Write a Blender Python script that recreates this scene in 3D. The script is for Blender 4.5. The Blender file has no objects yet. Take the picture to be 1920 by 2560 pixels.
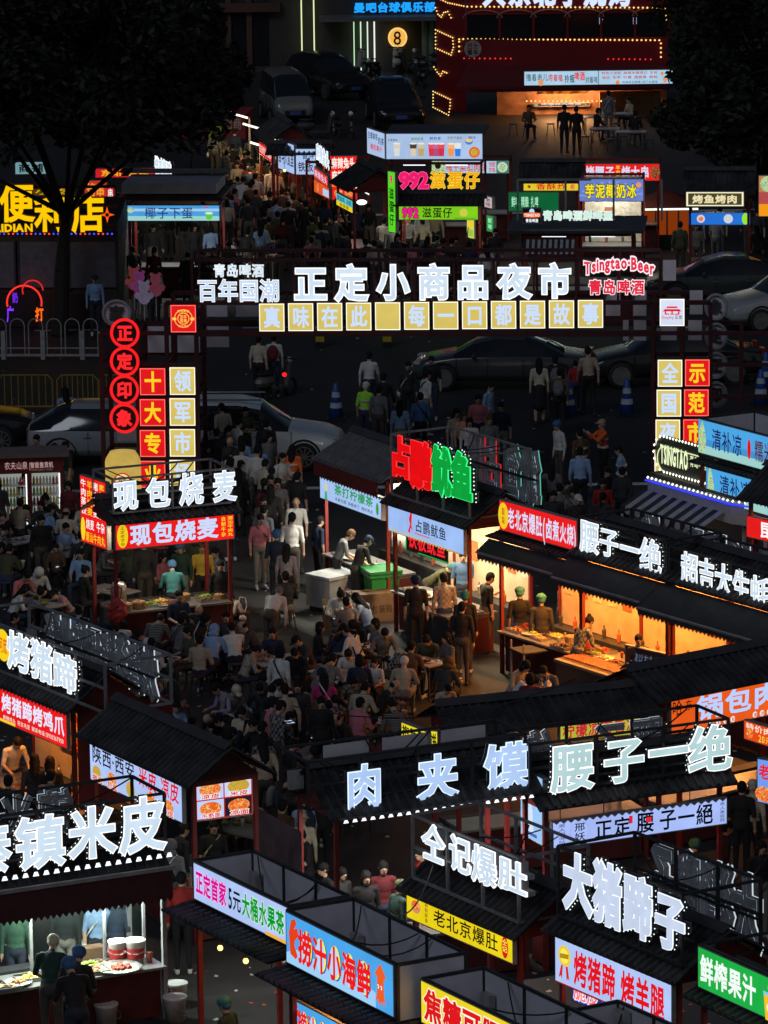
import bpy, bmesh, math, random
import numpy as np
from mathutils import Vector, Matrix
R = math.radians
random.seed(11)
sc = bpy.context.scene
col = sc.collection

# ------------------------------------------------------------------ camera, world, exposure
CAM_H, PITCH, ROLL, FPX = 23.5, 11.5, -0.75, 12500.0
cam = bpy.data.cameras.new('camera'); cam_o = bpy.data.objects.new('camera', cam); col.objects.link(cam_o)
cam.sensor_fit = 'VERTICAL'; cam.sensor_height = 24.0; cam.lens = 24.0 * FPX / 2560.0
cam.clip_start = 1.0; cam.clip_end = 3000.0
CR = Matrix.Rotation(R(90 - PITCH), 3, 'X') @ Matrix.Rotation(R(ROLL), 3, 'Z')
cam_o.matrix_world = Matrix.Translation((0, 0, CAM_H)) @ CR.to_4x4()
sc.camera = cam_o
sc.render.resolution_x, sc.render.resolution_y = 768, 1024
world = bpy.data.worlds.new('World'); sc.world = world; world.use_nodes = True
wn = world.node_tree.nodes; sky = wn.new('ShaderNodeTexSky'); sky.sky_type = 'NISHITA'; sky.sun_disc = False
sky.sun_elevation = R(38); sky.sun_rotation = R(150)
world.node_tree.links.new(sky.outputs[0], wn['Background'].inputs[0]); wn['Background'].inputs[1].default_value = 0.013
sun = bpy.data.lights.new('sun', 'SUN'); sun.energy = 0.33; sun.angle = R(20); sun.color = (0.8, 0.86, 1.0)  # weak overhead light added to stand in for diffuse city glow at night
sun_o = bpy.data.objects.new('sun', sun); col.objects.link(sun_o); sun_o.rotation_euler = (R(52), 0, R(-30))
sc.view_settings.view_transform = 'Standard'; sc.view_settings.look = 'None'
sc.view_settings.exposure = 0.0; sc.view_settings.gamma = 1.0
sc.cycles.use_denoising = True; sc.cycles.max_bounces = 4; sc.cycles.diffuse_bounces = 2
sc.cycles.glossy_bounces = 2; sc.cycles.transmission_bounces = 3; sc.cycles.sample_clamp_indirect = 2.0
sc.cycles.caustics_reflective = False; sc.cycles.caustics_refractive = False

CAM = Vector((0, 0, CAM_H)); CRT = CR.transposed()
def ray(px, py):
    return (CR @ Vector(((px - 960) / FPX, -(py - 1280) / FPX, -1.0))).normalized()
def at(px, py, z=0.0):
    d = ray(px, py); t = (z - CAM_H) / d.z
    return CAM + d * t
def proj(p):
    q = CRT @ (Vector(p) - CAM)
    return 960 + FPX * q.x / -q.z, 1280 - FPX * q.y / -q.z
def C(k, x, y):            # a point read off one of the twelve 640 px crops of the photo
    return 640 * (k % 3) + x / 2.592, 640 * (k // 3) + y / 2.592
def zat(p, py):            # height above p's foot that shows at row py
    lo, hi = -2.0, 30.0
    for _ in range(40):
        m = (lo + hi) / 2
        if proj((p.x, p.y, m))[1] > py: lo = m
        else: hi = m
    return lo

# ------------------------------------------------------------------ materials
def srgb(c):
    return tuple(((v / 12.92) if v <= 0.04045 else ((v + 0.055) / 1.055) ** 2.4) for v in c)
_M = {}
def emat(c, s=1.0, samp=False, spill=None):
    """a lit surface; c is the colour it shows"""
    key = ('e', tuple(round(v, 3) for v in c), s, samp)
    if key in _M: return _M[key]
    m = bpy.data.materials.new('lit'); m.use_nodes = True; nt = m.node_tree; nt.nodes.clear()
    e = nt.nodes.new('ShaderNodeEmission'); o = nt.nodes.new('ShaderNodeOutputMaterial')
    e.inputs[0].default_value = (*srgb(c), 1); e.inputs[1].default_value = s
    nt.links.new(e.outputs[0], o.inputs[0])
    m.cycles.emission_sampling = 'FRONT' if samp else 'NONE'
    _M[key] = m; return m
def panelmat(c, s=1.0, var=0.16, scale=1.6, c2=None):
    """back-lit acrylic or printed film: slightly uneven tubes behind it"""
    key = ('p', tuple(round(v, 3) for v in c), s, c2)
    if key in _M: return _M[key]
    m = bpy.data.materials.new('lit_panel'); m.use_nodes = True; nt = m.node_tree; nt.nodes.clear()
    e = nt.nodes.new('ShaderNodeEmission'); o = nt.nodes.new('ShaderNodeOutputMaterial')
    tc = nt.nodes.new('ShaderNodeTexCoord'); n = nt.nodes.new('ShaderNodeTexNoise'); n.inputs['Scale'].default_value = scale
    n.inputs['Detail'].default_value = 4
    mr = nt.nodes.new('ShaderNodeMapRange'); mr.inputs[1].default_value = .3; mr.inputs[2].default_value = .7
    mr.inputs[3].default_value = s * (1 - var); mr.inputs[4].default_value = s * (1 + var * .6)
    nt.links.new(tc.outputs['Object'], n.inputs['Vector']); nt.links.new(n.outputs[0], mr.inputs[0]); nt.links.new(mr.outputs[0], e.inputs[1])
    if c2:
        g = nt.nodes.new('ShaderNodeValToRGB'); g.color_ramp.elements[0].position = .42; g.color_ramp.elements[1].position = .58
        g.color_ramp.elements[0].color = (*srgb(c), 1); g.color_ramp.elements[1].color = (*srgb(c2), 1)
        n2 = nt.nodes.new('ShaderNodeTexNoise'); n2.inputs['Scale'].default_value = 5; n2.inputs['Detail'].default_value = 5
        nt.links.new(tc.outputs['Object'], n2.inputs['Vector']); nt.links.new(n2.outputs[0], g.inputs[0]); nt.links.new(g.outputs[0], e.inputs[0])
    else:
        e.inputs[0].default_value = (*srgb(c), 1)
    nt.links.new(e.outputs[0], o.inputs[0]); m.cycles.emission_sampling = 'FRONT'
    _M[key] = m; return m
def pm(c, rough=0.7, metal=0.0, var=0.25, scale=6.0, bump=0.0, objcol=False, spec=0.4, name='paint', rnd=None, emit=0.0):
    key = ('d', tuple(c), rough, metal, var, scale, bump, objcol, name, emit)
    if key in _M: return _M[key]
    m = bpy.data.materials.new(name); m.use_nodes = True; nt = m.node_tree
    b = nt.nodes['Principled BSDF']; b.inputs['Roughness'].default_value = rough; b.inputs['Metallic'].default_value = metal
    b.inputs['Specular IOR Level'].default_value = spec
    tc = nt.nodes.new('ShaderNodeTexCoord'); n = nt.nodes.new('ShaderNodeTexNoise')
    n.inputs['Scale'].default_value = scale; n.inputs['Detail'].default_value = 6
    nt.links.new(tc.outputs['Object'], n.inputs['Vector'])
    mr = nt.nodes.new('ShaderNodeMapRange'); mr.inputs[1].default_value = .25; mr.inputs[2].default_value = .75
    mr.inputs[3].default_value = 1 - var; mr.inputs[4].default_value = 1 + var
    nt.links.new(n.outputs[0], mr.inputs[0])
    mx = nt.nodes.new('ShaderNodeVectorMath'); mx.operation = 'SCALE'
    if rnd:
        oi = nt.nodes.new('ShaderNodeObjectInfo'); rp = nt.nodes.new('ShaderNodeValToRGB'); rp.color_ramp.interpolation = 'CONSTANT'
        el = rp.color_ramp.elements
        while len(el) < len(rnd): el.new(.5)
        for i, q in enumerate(rnd): el[i].position = i / len(rnd); el[i].color = (*q, 1)
        nt.links.new(oi.outputs['Random'], rp.inputs[0]); nt.links.new(rp.outputs[0], mx.inputs[0])
    elif objcol:
        oi = nt.nodes.new('ShaderNodeObjectInfo'); nt.links.new(oi.outputs['Color'], mx.inputs[0])
    else:
        mx.inputs[0].default_value = c
    nt.links.new(mr.outputs[0], mx.inputs['Scale']); nt.links.new(mx.outputs[0], b.inputs['Base Color'])
    if bump:
        bp = nt.nodes.new('ShaderNodeBump'); bp.inputs['Strength'].default_value = bump; bp.inputs['Distance'].default_value = .02
        nt.links.new(n.outputs[0], bp.inputs['Height']); nt.links.new(bp.outputs[0], b.inputs['Normal'])
    _M[key] = m; return m
def foodmat(c1, c2, c3, scale=40, lit=False):
    key = ('f', c1, c2, c3, scale, lit)
    if key in _M: return _M[key]
    m = bpy.data.materials.new('food'); m.use_nodes = True; nt = m.node_tree
    tc = nt.nodes.new('ShaderNodeTexCoord'); v = nt.nodes.new('ShaderNodeTexVoronoi'); v.inputs['Scale'].default_value = scale
    n = nt.nodes.new('ShaderNodeTexNoise'); n.inputs['Scale'].default_value = scale * .4; n.inputs['Distortion'].default_value = 2.0
    nt.links.new(tc.outputs['Object'], n.inputs['Vector']); nt.links.new(n.outputs['Color'], v.inputs['Vector'])
    v.inputs['Scale'].default_value = 9
    g = nt.nodes.new('ShaderNodeValToRGB'); el = g.color_ramp.elements; el.new(.5)
    for i, (p, q) in enumerate(((.2, c1), (.45, c2), (.7, c3))): el[i].position = p; el[i].color = (*srgb(q), 1)
    nt.links.new(n.outputs[0], g.inputs[0])
    if lit:
        nt.nodes.remove(nt.nodes['Principled BSDF']); e = nt.nodes.new('ShaderNodeEmission')
        nt.links.new(g.outputs[0], e.inputs[0]); nt.links.new(e.outputs[0], nt.nodes['Material Output'].inputs[0]); m.cycles.emission_sampling = 'NONE'
    else:
        nt.links.new(g.outputs[0], nt.nodes['Principled BSDF'].inputs['Base Color'])
        bp = nt.nodes.new('ShaderNodeBump'); bp.inputs['Strength'].default_value = .8; nt.links.new(v.outputs[0], bp.inputs['Height'])
        nt.links.new(bp.outputs[0], nt.nodes['Principled BSDF'].inputs['Normal'])
    _M[key] = m; return m
def glassmat():
    if 'glass' in _M: return _M['glass']
    m = bpy.data.materials.new('clear_glass'); m.use_nodes = True; nt = m.node_tree
    b = nt.nodes['Principled BSDF']; t = nt.nodes.new('ShaderNodeBsdfTransparent'); x = nt.nodes.new('ShaderNodeMixShader')
    b.inputs['Base Color'].default_value = (.02, .03, .03, 1); b.inputs['Roughness'].default_value = .05
    x.inputs[0].default_value = .12
    nt.links.new(t.outputs[0], x.inputs[1]); nt.links.new(b.outputs[0], x.inputs[2]); nt.links.new(x.outputs[0], nt.nodes['Material Output'].inputs[0])
    _M['glass'] = m; return m
BLACKROOF = pm((.034, .032, .035), .58, var=.8, scale=2.5, bump=.25, name='tile_sheet')
RIDGE = pm((.05, .05, .055), .6, var=.3, scale=3, name='ridge_sheet')
DKRED = pm((.16, .018, .018), .55, var=.3, scale=3, name='red_paint')
DKRED2 = pm((.075, .012, .012), .6, var=.3, scale=3, name='maroon_paint')
STEEL = pm((.28, .28, .29), .5, .3, var=.3, scale=4, name='grey_steel')
DKSTEEL = pm((.05, .05, .055), .5, .4, var=.3, scale=4, name='dark_steel')
GREYP = pm((.62, .60, .66), .8, var=.18, scale=2.2, name='grey_panel')
BACKP = pm((.32, .32, .34), .7, var=.2, scale=3, name='letter_back')
SIDEM = pm((.07, .07, .08), .5, .3, var=.2, scale=3, name='letter_side')
WHITE = pm((.72, .72, .70), .5, var=.1, scale=4, name='white_plastic')
STAIN = pm((.45, .45, .44), .3, .8, var=.15, scale=3, name='stainless')
WOOD = pm((.18, .10, .05), .6, var=.3, scale=8, name='wood')
BLACK = pm((.012, .012, .014), .5, var=.2, scale=5, name='black')
MAROONCL = pm((.05, .012, .014), .8, var=.3, scale=5, name='maroon_cloth')
GLOW_W = emat((.92, .96, 1.0), 1.5, True)
GLOW_Y = emat((1.0, .85, .55), 1.5, True)
BEAD = emat((.95, 1, .98), 1.6); BEADY = emat((1, .84, .55), 1.5); BEADR = emat((1, .25, .25), 1.1)

# ------------------------------------------------------------------ mesh building
class MB:
    def __init__(s): s.v = []; s.f = []; s.m = []; s.mats = []; s.sm = False
    def mi(s, m):
        if m not in s.mats: s.mats.append(m)
        return s.mats.index(m)
    def add(s, vs, fs, m):
        b = len(s.v); s.v += [tuple(v) for v in vs]; i = s.mi(m)
        for f in fs: s.f.append(tuple(b + k for k in f)); s.m.append(i)
        return s
    def box(s, x0, x1, y0, y1, z0, z1, m):
        return s.add([(x0, y0, z0), (x1, y0, z0), (x1, y1, z0), (x0, y1, z0), (x0, y0, z1), (x1, y0, z1), (x1, y1, z1), (x0, y1, z1)],
                     [(0, 3, 2, 1), (4, 5, 6, 7), (0, 1, 5, 4), (1, 2, 6, 5), (2, 3, 7, 6), (3, 0, 4, 7)], m)
    def bar(s, p, q, r, m, n=4, r2=None):
        p, q = Vector(p), Vector(q); d = (q - p)
        if d.length < 1e-6: return s
        d.normalize(); a = d.cross(Vector((0, 0, 1)) if abs(d.z) < .95 else Vector((1, 0, 0))).normalized(); b = d.cross(a)
        r2 = r if r2 is None else r2; vs = []
        for c, rr in ((p, r), (q, r2)):
            for k in range(n):
                t = 2 * math.pi * (k + .5) / n; vs.append(c + (a * math.cos(t) + b * math.sin(t)) * rr * (1.414 if n == 4 else 1))
        fs = [(k, (k + 1) % n, n + (k + 1) % n, n + k) for k in range(n)] + [tuple(range(n))[::-1], tuple(range(n, 2 * n))]
        return s.add(vs, fs, m)
    def path(s, pts, r, m, n=6):
        for a, b in zip(pts[:-1], pts[1:]): s.bar(a, b, r, m, n)
        return s
    def lathe(s, c, prof, m, n=16, sx=1, sy=1):
        vs = []; fs = []
        for (r, z) in prof:
            for k in range(n):
                t = 2 * math.pi * k / n; vs.append((c[0] + r * sx * math.cos(t), c[1] + r * sy * math.sin(t), c[2] + z))
        for i in range(len(prof) - 1):
            for k in range(n):
                fs.append((i * n + k, i * n + (k + 1) % n, (i + 1) * n + (k + 1) % n, (i + 1) * n + k))
        fs.append(tuple(range(n))[::-1]); fs.append(tuple(range((len(prof) - 1) * n, len(prof) * n)))
        return s.add(vs, fs, m)
    def ball(s, c, r, m, n=8, sz=1, sx=1, sy=1):
        k = max(4, n // 2 + 1)
        return s.lathe(c, [(r * math.sin(math.pi * i / k) + 1e-4, -r * sz * math.cos(math.pi * i / k)) for i in range(k + 1)], m, n, sx, sy)
    def octa(s, c, r, m):
        x, y, z = c
        return s.add([(x - r, y, z), (x + r, y, z), (x, y - r, z), (x, y + r, z), (x, y, z - r), (x, y, z + r)],
                     [(0, 2, 5), (2, 1, 5), (1, 3, 5), (3, 0, 5), (2, 0, 4), (1, 2, 4), (3, 1, 4), (0, 3, 4)], m)
    def poly(s, pts, y, m, th=0.0):      # flat shape on the local xz plane, facing -y
        n = len(pts)
        if not th: return s.add([(a, y, b) for a, b in pts], [tuple(range(n))], m)
        vs = [(a, y, b) for a, b in pts] + [(a, y + th, b) for a, b in pts]
        return s.add(vs, [tuple(range(n)), tuple(range(n, 2 * n))[::-1]] + [(k, (k + 1) % n, n + (k + 1) % n, n + k) for k in range(n)], m)
    def build(s, name, parent=None, smooth=False, kind=None):
        me = bpy.data.meshes.new(name); me.from_pydata(s.v, [], s.f)
        for m in s.mats: me.materials.append(m)
        if s.f: me.polygons.foreach_set('material_index', s.m)
        if smooth: me.polygons.foreach_set('use_smooth', [True] * len(s.f))
        o = bpy.data.objects.new(name, me); col.objects.link(o)
        if parent: o.parent = parent
        if kind: o['kind'] = kind
        return o
def solo(name, fn, parent=None, **k):
    mb = MB(); fn(mb); return mb.build(name, parent, **k)
def tag(o, label=None, cat=None, group=None, kind=None):
    if label: o['label'] = label
    if cat: o['category'] = cat
    if group: o['group'] = group
    if kind: o['kind'] = kind
    return o
def thing(name, label, cat, loc=(0, 0, 0), rz=0.0, group=None):
    o = bpy.data.objects.new(name, None); col.objects.link(o); o.location = loc; o.rotation_euler = (0, 0, rz)
    o.empty_display_size = .2
    return tag(o, label, cat, group)
KIDS = {}
def copy_tree(o, parent=None):
    c = o.copy(); col.objects.link(c)
    if parent: c.parent = parent
    for ch in list(o.children): copy_tree(ch, c)
    return c
def spot(o, loc, rz=0, s=1.0, label=None):
    o.location = loc; o.rotation_euler = (0, 0, rz)
    if s != 1.0: o.scale = (s, s, s)
    if label: o['label'] = label
    return o

# ------------------------------------------------------------------ glyphs from Blender's own font
class Glyphs(dict):
    def __missing__(s, ch):
        c = bpy.data.curves.new('glyph', 'FONT'); c.body = ch; c.resolution_u = 2; c.size = 1.0
        q = bpy.data.objects.new('glyph', c); me = q.to_mesh()
        key = {}; idx = []; uv = []
        for v in me.vertices:
            k = (round(v.co.x, 4), round(v.co.y, 4))
            if k not in key: key[k] = len(uv); uv.append((v.co.x, v.co.y))
            idx.append(key[k])
        fs = []
        for p in me.polygons:
            f = [idx[i] for i in p.vertices]; f = [f[i] for i in range(len(f)) if f[i] != f[i - 1]]
            if len(f) > 2:
                a = sum(uv[f[i - 1]][0] * uv[f[i]][1] - uv[f[i]][0] * uv[f[i - 1]][1] for i in range(len(f)))
                fs.append(tuple(f) if a > 0 else tuple(f[::-1]))
        ed = {(f[i - 1], f[i]) for f in fs for i in range(len(f))}; nxt = {}
        for (a, b) in sorted(ed):
            if (b, a) not in ed: nxt.setdefault(a, []).append(b)
        loops = []
        while nxt:
            a0 = next(iter(nxt)); lp = [a0]; a = a0
            while a in nxt:
                b = nxt[a].pop()
                if not nxt[a]: del nxt[a]
                a = b
                if a == a0: break
                lp.append(a)
            if len(lp) > 2: loops.append([uv[i] for i in lp])
        xs = [v[0] for v in uv] or [.2]
        s[ch] = (uv, fs, loops, 1.0 if ord(ch) > 0x2000 else max(xs) + .07)
        q.to_mesh_clear(); bpy.data.objects.remove(q); bpy.data.curves.remove(c)
        return s[ch]
G = Glyphs()
def offset_loop(lp, w):
    n = len(lp); out = []
    for i in range(n):
        a, b, c = lp[i - 1], lp[i], lp[(i + 1) % n]
        d1 = (b[0] - a[0], b[1] - a[1]); d2 = (c[0] - b[0], c[1] - b[1])
        l1 = math.hypot(*d1) or 1e-6; l2 = math.hypot(*d2) or 1e-6
        n1 = (d1[1] / l1, -d1[0] / l1); n2 = (d2[1] / l2, -d2[0] / l2)
        m = (n1[0] + n2[0], n1[1] + n2[1]); k = m[0] * n1[0] + m[1] * n1[1]
        k = max(k, .45); out.append((b[0] + m[0] * w / k, b[1] + m[1] * w / k))
    return out
def glyph_xf(ch, x0, x1, z0, z1):
    # em box (0..1, -.1...87) to the cell
    w = G[ch][3] if ord(ch) < 0x2000 else 1.0
    sx = (x1 - x0) / w; sz = (z1 - z0) / (.96 if ord(ch) > 0x2000 else .74); zb = .10 if ord(ch) > 0x2000 else .01
    return lambda p: (x0 + p[0] * sx, z0 + (p[1] + zb) * sz)
def flat_glyph(mb, ch, x0, x1, z0, z1, y, m, bold=.02, mirror=False):
    if ch == ' ': return
    uv, fs, loops, w = G[ch]; X = glyph_xf(ch, x0, x1, z0, z1)
    if mirror: X0 = X; X = lambda p: (x0 + x1 - X0(p)[0], X0(p)[1])
    P = [X(p) for p in uv]; mb.add([(a, y, b) for a, b in P], fs, m)
    if bold:
        for lp in loops:
            q = offset_loop(lp, bold); n = len(lp)
            A = [X(p) for p in lp]; B = [X(p) for p in q]
            mb.add([(a, y, b) for a, b in A] + [(a, y, b) for a, b in B],
                   [(i, n + i, n + (i + 1) % n, (i + 1) % n) for i in range(n)], m)
def text(mb, s, x0, x1, z0, z1, y, m, bold=.02, vertical=False, mirror=False):
    if vertical:
        n = len(s); h = (z1 - z0) / n
        for i, ch in enumerate(s): flat_glyph(mb, ch, x0, x1, z1 - (i + .94) * h, z1 - (i + .06) * h, y, m, bold)
        return
    ad = [G[c][3] if c != ' ' else .5 for c in s]; T = sum(ad); x = x0
    for ch, a in zip(s, ad):
        w = (x1 - x0) * a / T; flat_glyph(mb, ch, x + w * .03, x + w * .97, z0, z1, y, m, bold, mirror); x += w
def channel_letter(ch, x0, x1, z0, z1, yf, depth, face, rim, side, back, bold, parent, beads=None, mirror=False, rimw=.022, beadr=.02, away=False, bead_sp=.085, bside=1):
    """a raised letter: lit face, brighter rim, dark return, grey back; led beads round the return"""
    uv, fs, loops, w = G[ch]; X = glyph_xf(ch, x0, x1, z0, z1)
    if away:
        X0 = X; X = lambda p: (x0 + x1 - X0(p)[0], X0(p)[1])
    sg = -1 if not away else 1
    y0 = yf; y1 = yf - sg * depth      # face, back
    mb = MB()
    def put(vs, y, faces, m, flip):
        mb.add([(a, y, b) for a, b in vs], [f[::-1] if flip else f for f in faces], m)
    P = [X(p) for p in uv]
    put(P, y0, fs, face, away); put(P, y1, fs, back, not away)
    bl = []
    for li, lp in enumerate(loops):
        n = len(lp); i1 = offset_loop(lp, bold - rimw); i2 = offset_loop(lp, bold)
        A = [X(p) for p in lp]; B = [X(p) for p in i1]; D = [X(p) for p in i2]
        ring = [(i, n + i, n + (i + 1) % n, (i + 1) % n) for i in range(n)]
        put(A + B, y0, ring, face, away); put(B + D, y0 - sg * (.003 + .0006 * li), ring, rim, away); put(A + D, y1 - sg * (.003 + .0012 * li), ring, back, not away)
        ym = y0 + (y1 - y0) * .22
        mb.add([(a, y0, b) for a, b in D] + [(a, ym, b) for a, b in D], [(i, n + i, n + (i + 1) % n, (i + 1) % n) for i in range(n)], rim)
        mb.add([(a, ym, b) for a, b in D] + [(a, y1, b) for a, b in D], [(i, n + i, n + (i + 1) % n, (i + 1) % n) for i in range(n)], side)
        bl.append(D)
    o = mb.build('letter', parent)
    if beads:
        bm_ = MB()
        for D in bl:
            acc = 0.0
            for i in range(len(D)):
                a = D[i]; b = D[(i + 1) % len(D)]; L = math.hypot(b[0] - a[0], b[1] - a[1])
                nx, nz = (b[1] - a[1]) / (L or 1), -(b[0] - a[0]) / (L or 1)
                if nx * bside < .15: acc = 0; continue
                while acc < L:
                    t = acc / L; bm_.octa((a[0] + (b[0] - a[0]) * t + nx * .008, y0 - sg * depth * .62, a[1] + (b[1] - a[1]) * t + nz * .008), beadr, beads); acc += bead_sp
                acc -= L
        bo = bm_.build('led_beads', o, kind='stuff')
    return o

# ------------------------------------------------------------------ frames: a front line on the ground
class Frame:
    def __init__(s, P, Q):
        s.P = Vector((P.x, P.y, 0)); d = Vector((Q.x - P.x, Q.y - P.y, 0)); s.W = d.length; s.u = d.normalized()
        s.n = Vector((-s.u.y, s.u.x, 0)); s.rz = math.atan2(s.u.y, s.u.x)
    def w(s, x, y, z): return s.P + s.u * x + s.n * y + Vector((0, 0, z))
    def hit(s, px, py, y=0.0):
        d = ray(px, py); p0 = s.w(0, y, 0); t = (p0 - CAM).dot(s.n) / d.dot(s.n); h = CAM + d * t
        return (h - s.P).dot(s.u), h.z
    def cell(s, box, y=0.0):
        x0, y0, x1, y1 = box; cx, cy = (x0 + x1) / 2, (y0 + y1) / 2
        lx, lz = s.hit(cx, cy, y); a = proj(s.w(lx - .5, y, lz)); b = proj(s.w(lx + .5, y, lz)); c = proj(s.w(lx, y, lz + .5)); d = proj(s.w(lx, y, lz - .5))
        dx = abs(b[0] - a[0]); dy = abs(b[1] - a[1]); w = (x1 - x0) / max(dx, 1); v = abs(d[1] - c[1])
        h = max((y1 - y0) - dy * w, .3 * (y1 - y0)) / v
        return lx - w / 2, lx + w / 2, lz - h / 2, lz + h / 2
def fr(BL, BR, z0):
    return Frame(at(*BL, z0), at(*BR, z0))

# ------------------------------------------------------------------ lit sign board
def ell(cx, cz, rx, rz, n=20): return [(cx + rx * math.cos(2 * math.pi * i / n), cz + rz * math.sin(2 * math.pi * i / n)) for i in range(n)]
def board(F, x0, x1, z0, z1, base, items, label, y=-.06, th=.1, frame=STEEL, cat='sign', name='sign_board', s=1.0, group=None, rot=0.0, teeth=False, both=False, dark=False):
    o = thing(name, label, cat, F.w((x0 + x1) / 2, y, z0), F.rz + rot, group)
    W = x1 - x0; H = z1 - z0; mb = MB()
    mb.box(-W / 2 - .02, W / 2 + .02, .0, th, -.02, H + .02, frame); mb.build('casing', o)
    bm_ = base if isinstance(base, bpy.types.Material) else panelmat(base, s, .12)
    mb = MB()
    if teeth:      # film cut in scallops along its top edge, under the roof tiles
        n = max(4, int(W / .13)); pts = [(-W / 2, 0), (W / 2, 0)]
        for i in range(n * 2, -1, -1): pts.append((-W / 2 + W * i / (n * 2), H - (.05 if i % 2 else .0)))
        for i in range(len(pts) - 3):
            pass
        top = pts[2:]
        for a, b in zip(top[:-1], top[1:]): mb.poly([(b[0], 0), (a[0], 0), a, b], -.004, bm_)
    else: mb.poly([(-W / 2, 0), (W / 2, 0), (W / 2, H), (-W / 2, H)], -.004, bm_)
    mb.build('lit_face', o)
    yy = -.008
    for it in items:
        k = it[0]; mb = MB(); nm = 'lettering'
        if k in ('t', 'tv'):
            _, s_, u0, u1, v0, v1, c = it[:7]; bold = .66 * it[7] if len(it) > 7 else .015; oc = it[8] if len(it) > 8 else None; ow = it[9] if len(it) > 9 else .05
            if oc: text(mb, s_, -W / 2 + u0 * W, -W / 2 + u1 * W, v0 * H, v1 * H, yy, emat(oc), bold + ow, k == 'tv'); yy -= .003
            text(mb, s_, -W / 2 + u0 * W, -W / 2 + u1 * W, v0 * H, v1 * H, yy, emat(c), bold, k == 'tv')
        elif k == 'r':
            _, u0, u1, v0, v1, c = it; nm = 'printed_band'
            mb.poly([(-W / 2 + u0 * W, v0 * H), (-W / 2 + u1 * W, v0 * H), (-W / 2 + u1 * W, v1 * H), (-W / 2 + u0 * W, v1 * H)], yy, c if isinstance(c, bpy.types.Material) else emat(c))
        elif k == 'o':
            _, u, v, ru, rv, c = it; nm = 'printed_picture'
            mb.poly(ell(-W / 2 + u * W, v * H, ru * H, rv * H), yy, c if isinstance(c, bpy.types.Material) else emat(c))
        elif k == 'p':
            _, pts, c = it; nm = 'printed_picture'
            mb.poly([(-W / 2 + a * W, b * H) for a, b in pts], yy, c if isinstance(c, bpy.types.Material) else emat(c))
        elif k == 'px':     # polygon in units of the board height from a u,v origin
            _, u, v, pts, c = it; nm = 'printed_picture'
            mb.poly([(-W / 2 + u * W + a * H, (v + b) * H) for a, b in pts], yy, c if isinstance(c, bpy.types.Material) else emat(c))
        mb.build(nm, o); yy -= .003
    return o
# ------------------------------------------------------------------ people
SKIN = pm((.42, .27, .19), .55, var=.08, name='skin')
TOP = pm((1, 1, 1), .85, var=.22, scale=7, objcol=True, bump=.3, name='top_cloth')
PANTS = pm((1, 1, 0), .85, var=.25, scale=7, name='trousers', rnd=[(.012, .012, .016), (.02, .025, .045), (.05, .045, .04), (.012, .012, .016), (.16, .15, .13), (.03, .045, .09), (.015, .015, .02), (.07, .06, .05)])
SHOE = pm((1, 0, 1), .7, var=.2, name='shoes', rnd=[(.5, .5, .5), (.02, .02, .02), (.3, .3, .3), (.03, .03, .03)])
HAIRM = pm((1, 1, 1), .75, var=.35, scale=22, objcol=True, bump=.4, name='hair', spec=.12)
def weave(kind):
    m = TOP.copy(); nt = m.node_tree; b = nt.nodes['Principled BSDF']; src = b.inputs['Base Color'].links[0].from_socket
    w = nt.nodes.new('ShaderNodeTexChecker' if kind == 'checked' else 'ShaderNodeTexWave'); w.inputs['Scale'].default_value = 16 if kind == 'checked' else 11
    if kind != 'checked': w.bands_direction = 'Z'
    mx = nt.nodes.new('ShaderNodeMix'); mx.data_type = 'RGBA'; mx.blend_type = 'MIX'; tc = nt.nodes.new('ShaderNodeTexCoord'); nt.links.new(tc.outputs['Object'], w.inputs['Vector'])
    nt.links.new(w.outputs[1], mx.inputs[0]); nt.links.new(src, mx.inputs[6]); mx.inputs[7].default_value = (.22, .21, .2, 1); nt.links.new(mx.outputs[2], b.inputs['Base Color']); return m
DARKEYE = pm((.015, .01, .01), .4, name='eye')
LIP = pm((.30, .11, .09), .6, name='lip')
def capsule(a, b, r1, r2, n=10):
    a, b = Vector(a), Vector(b); d = b - a; L = d.length or 1e-5; d /= L
    u = d.cross(Vector((0, 0, 1)) if abs(d.z) < .9 else Vector((1, 0, 0))).normalized(); v = d.cross(u); vs = []; rings = []
    for t in (-.999, -.7, -.35, 0): rings.append((a + d * r1 * t, r1 * math.sqrt(1 - t * t)))
    for t in (0, .35, .7, .999): rings.append((b + d * r2 * t, r2 * math.sqrt(1 - t * t)))
    for c, r in rings:
        for k in range(n):
            q = 2 * math.pi * k / n; vs.append(c + (u * math.cos(q) + v * math.sin(q)) * r)
    fs = [(i * n + k, i * n + (k + 1) % n, (i + 1) * n + (k + 1) % n, (i + 1) * n + k) for i in range(len(rings) - 1) for k in range(n)]
    fs.append(tuple(range(n))[::-1]); fs.append(tuple(range((len(rings) - 1) * n, len(rings) * n)))
    return vs, fs
def ellipsoid(c, rx, ry, rz, M=None, n=14, k=9):
    vs = []; c = Vector(c)
    for i in range(k + 1):
        t = math.pi * i / k; t = min(max(t, .02), math.pi - .02)
        for j in range(n):
            p = 2 * math.pi * j / n; w = Vector((rx * math.sin(t) * math.cos(p), ry * math.sin(t) * math.sin(p), -rz * math.cos(t)))
            vs.append(c + (M @ w if M else w))
    fs = [(i * n + j, i * n + (j + 1) % n, (i + 1) * n + (j + 1) % n, (i + 1) * n + j) for i in range(k) for j in range(n)]
    fs.append(tuple(range(n))[::-1]); fs.append(tuple(range(k * n, (k + 1) * n)))
    return vs, fs
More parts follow.
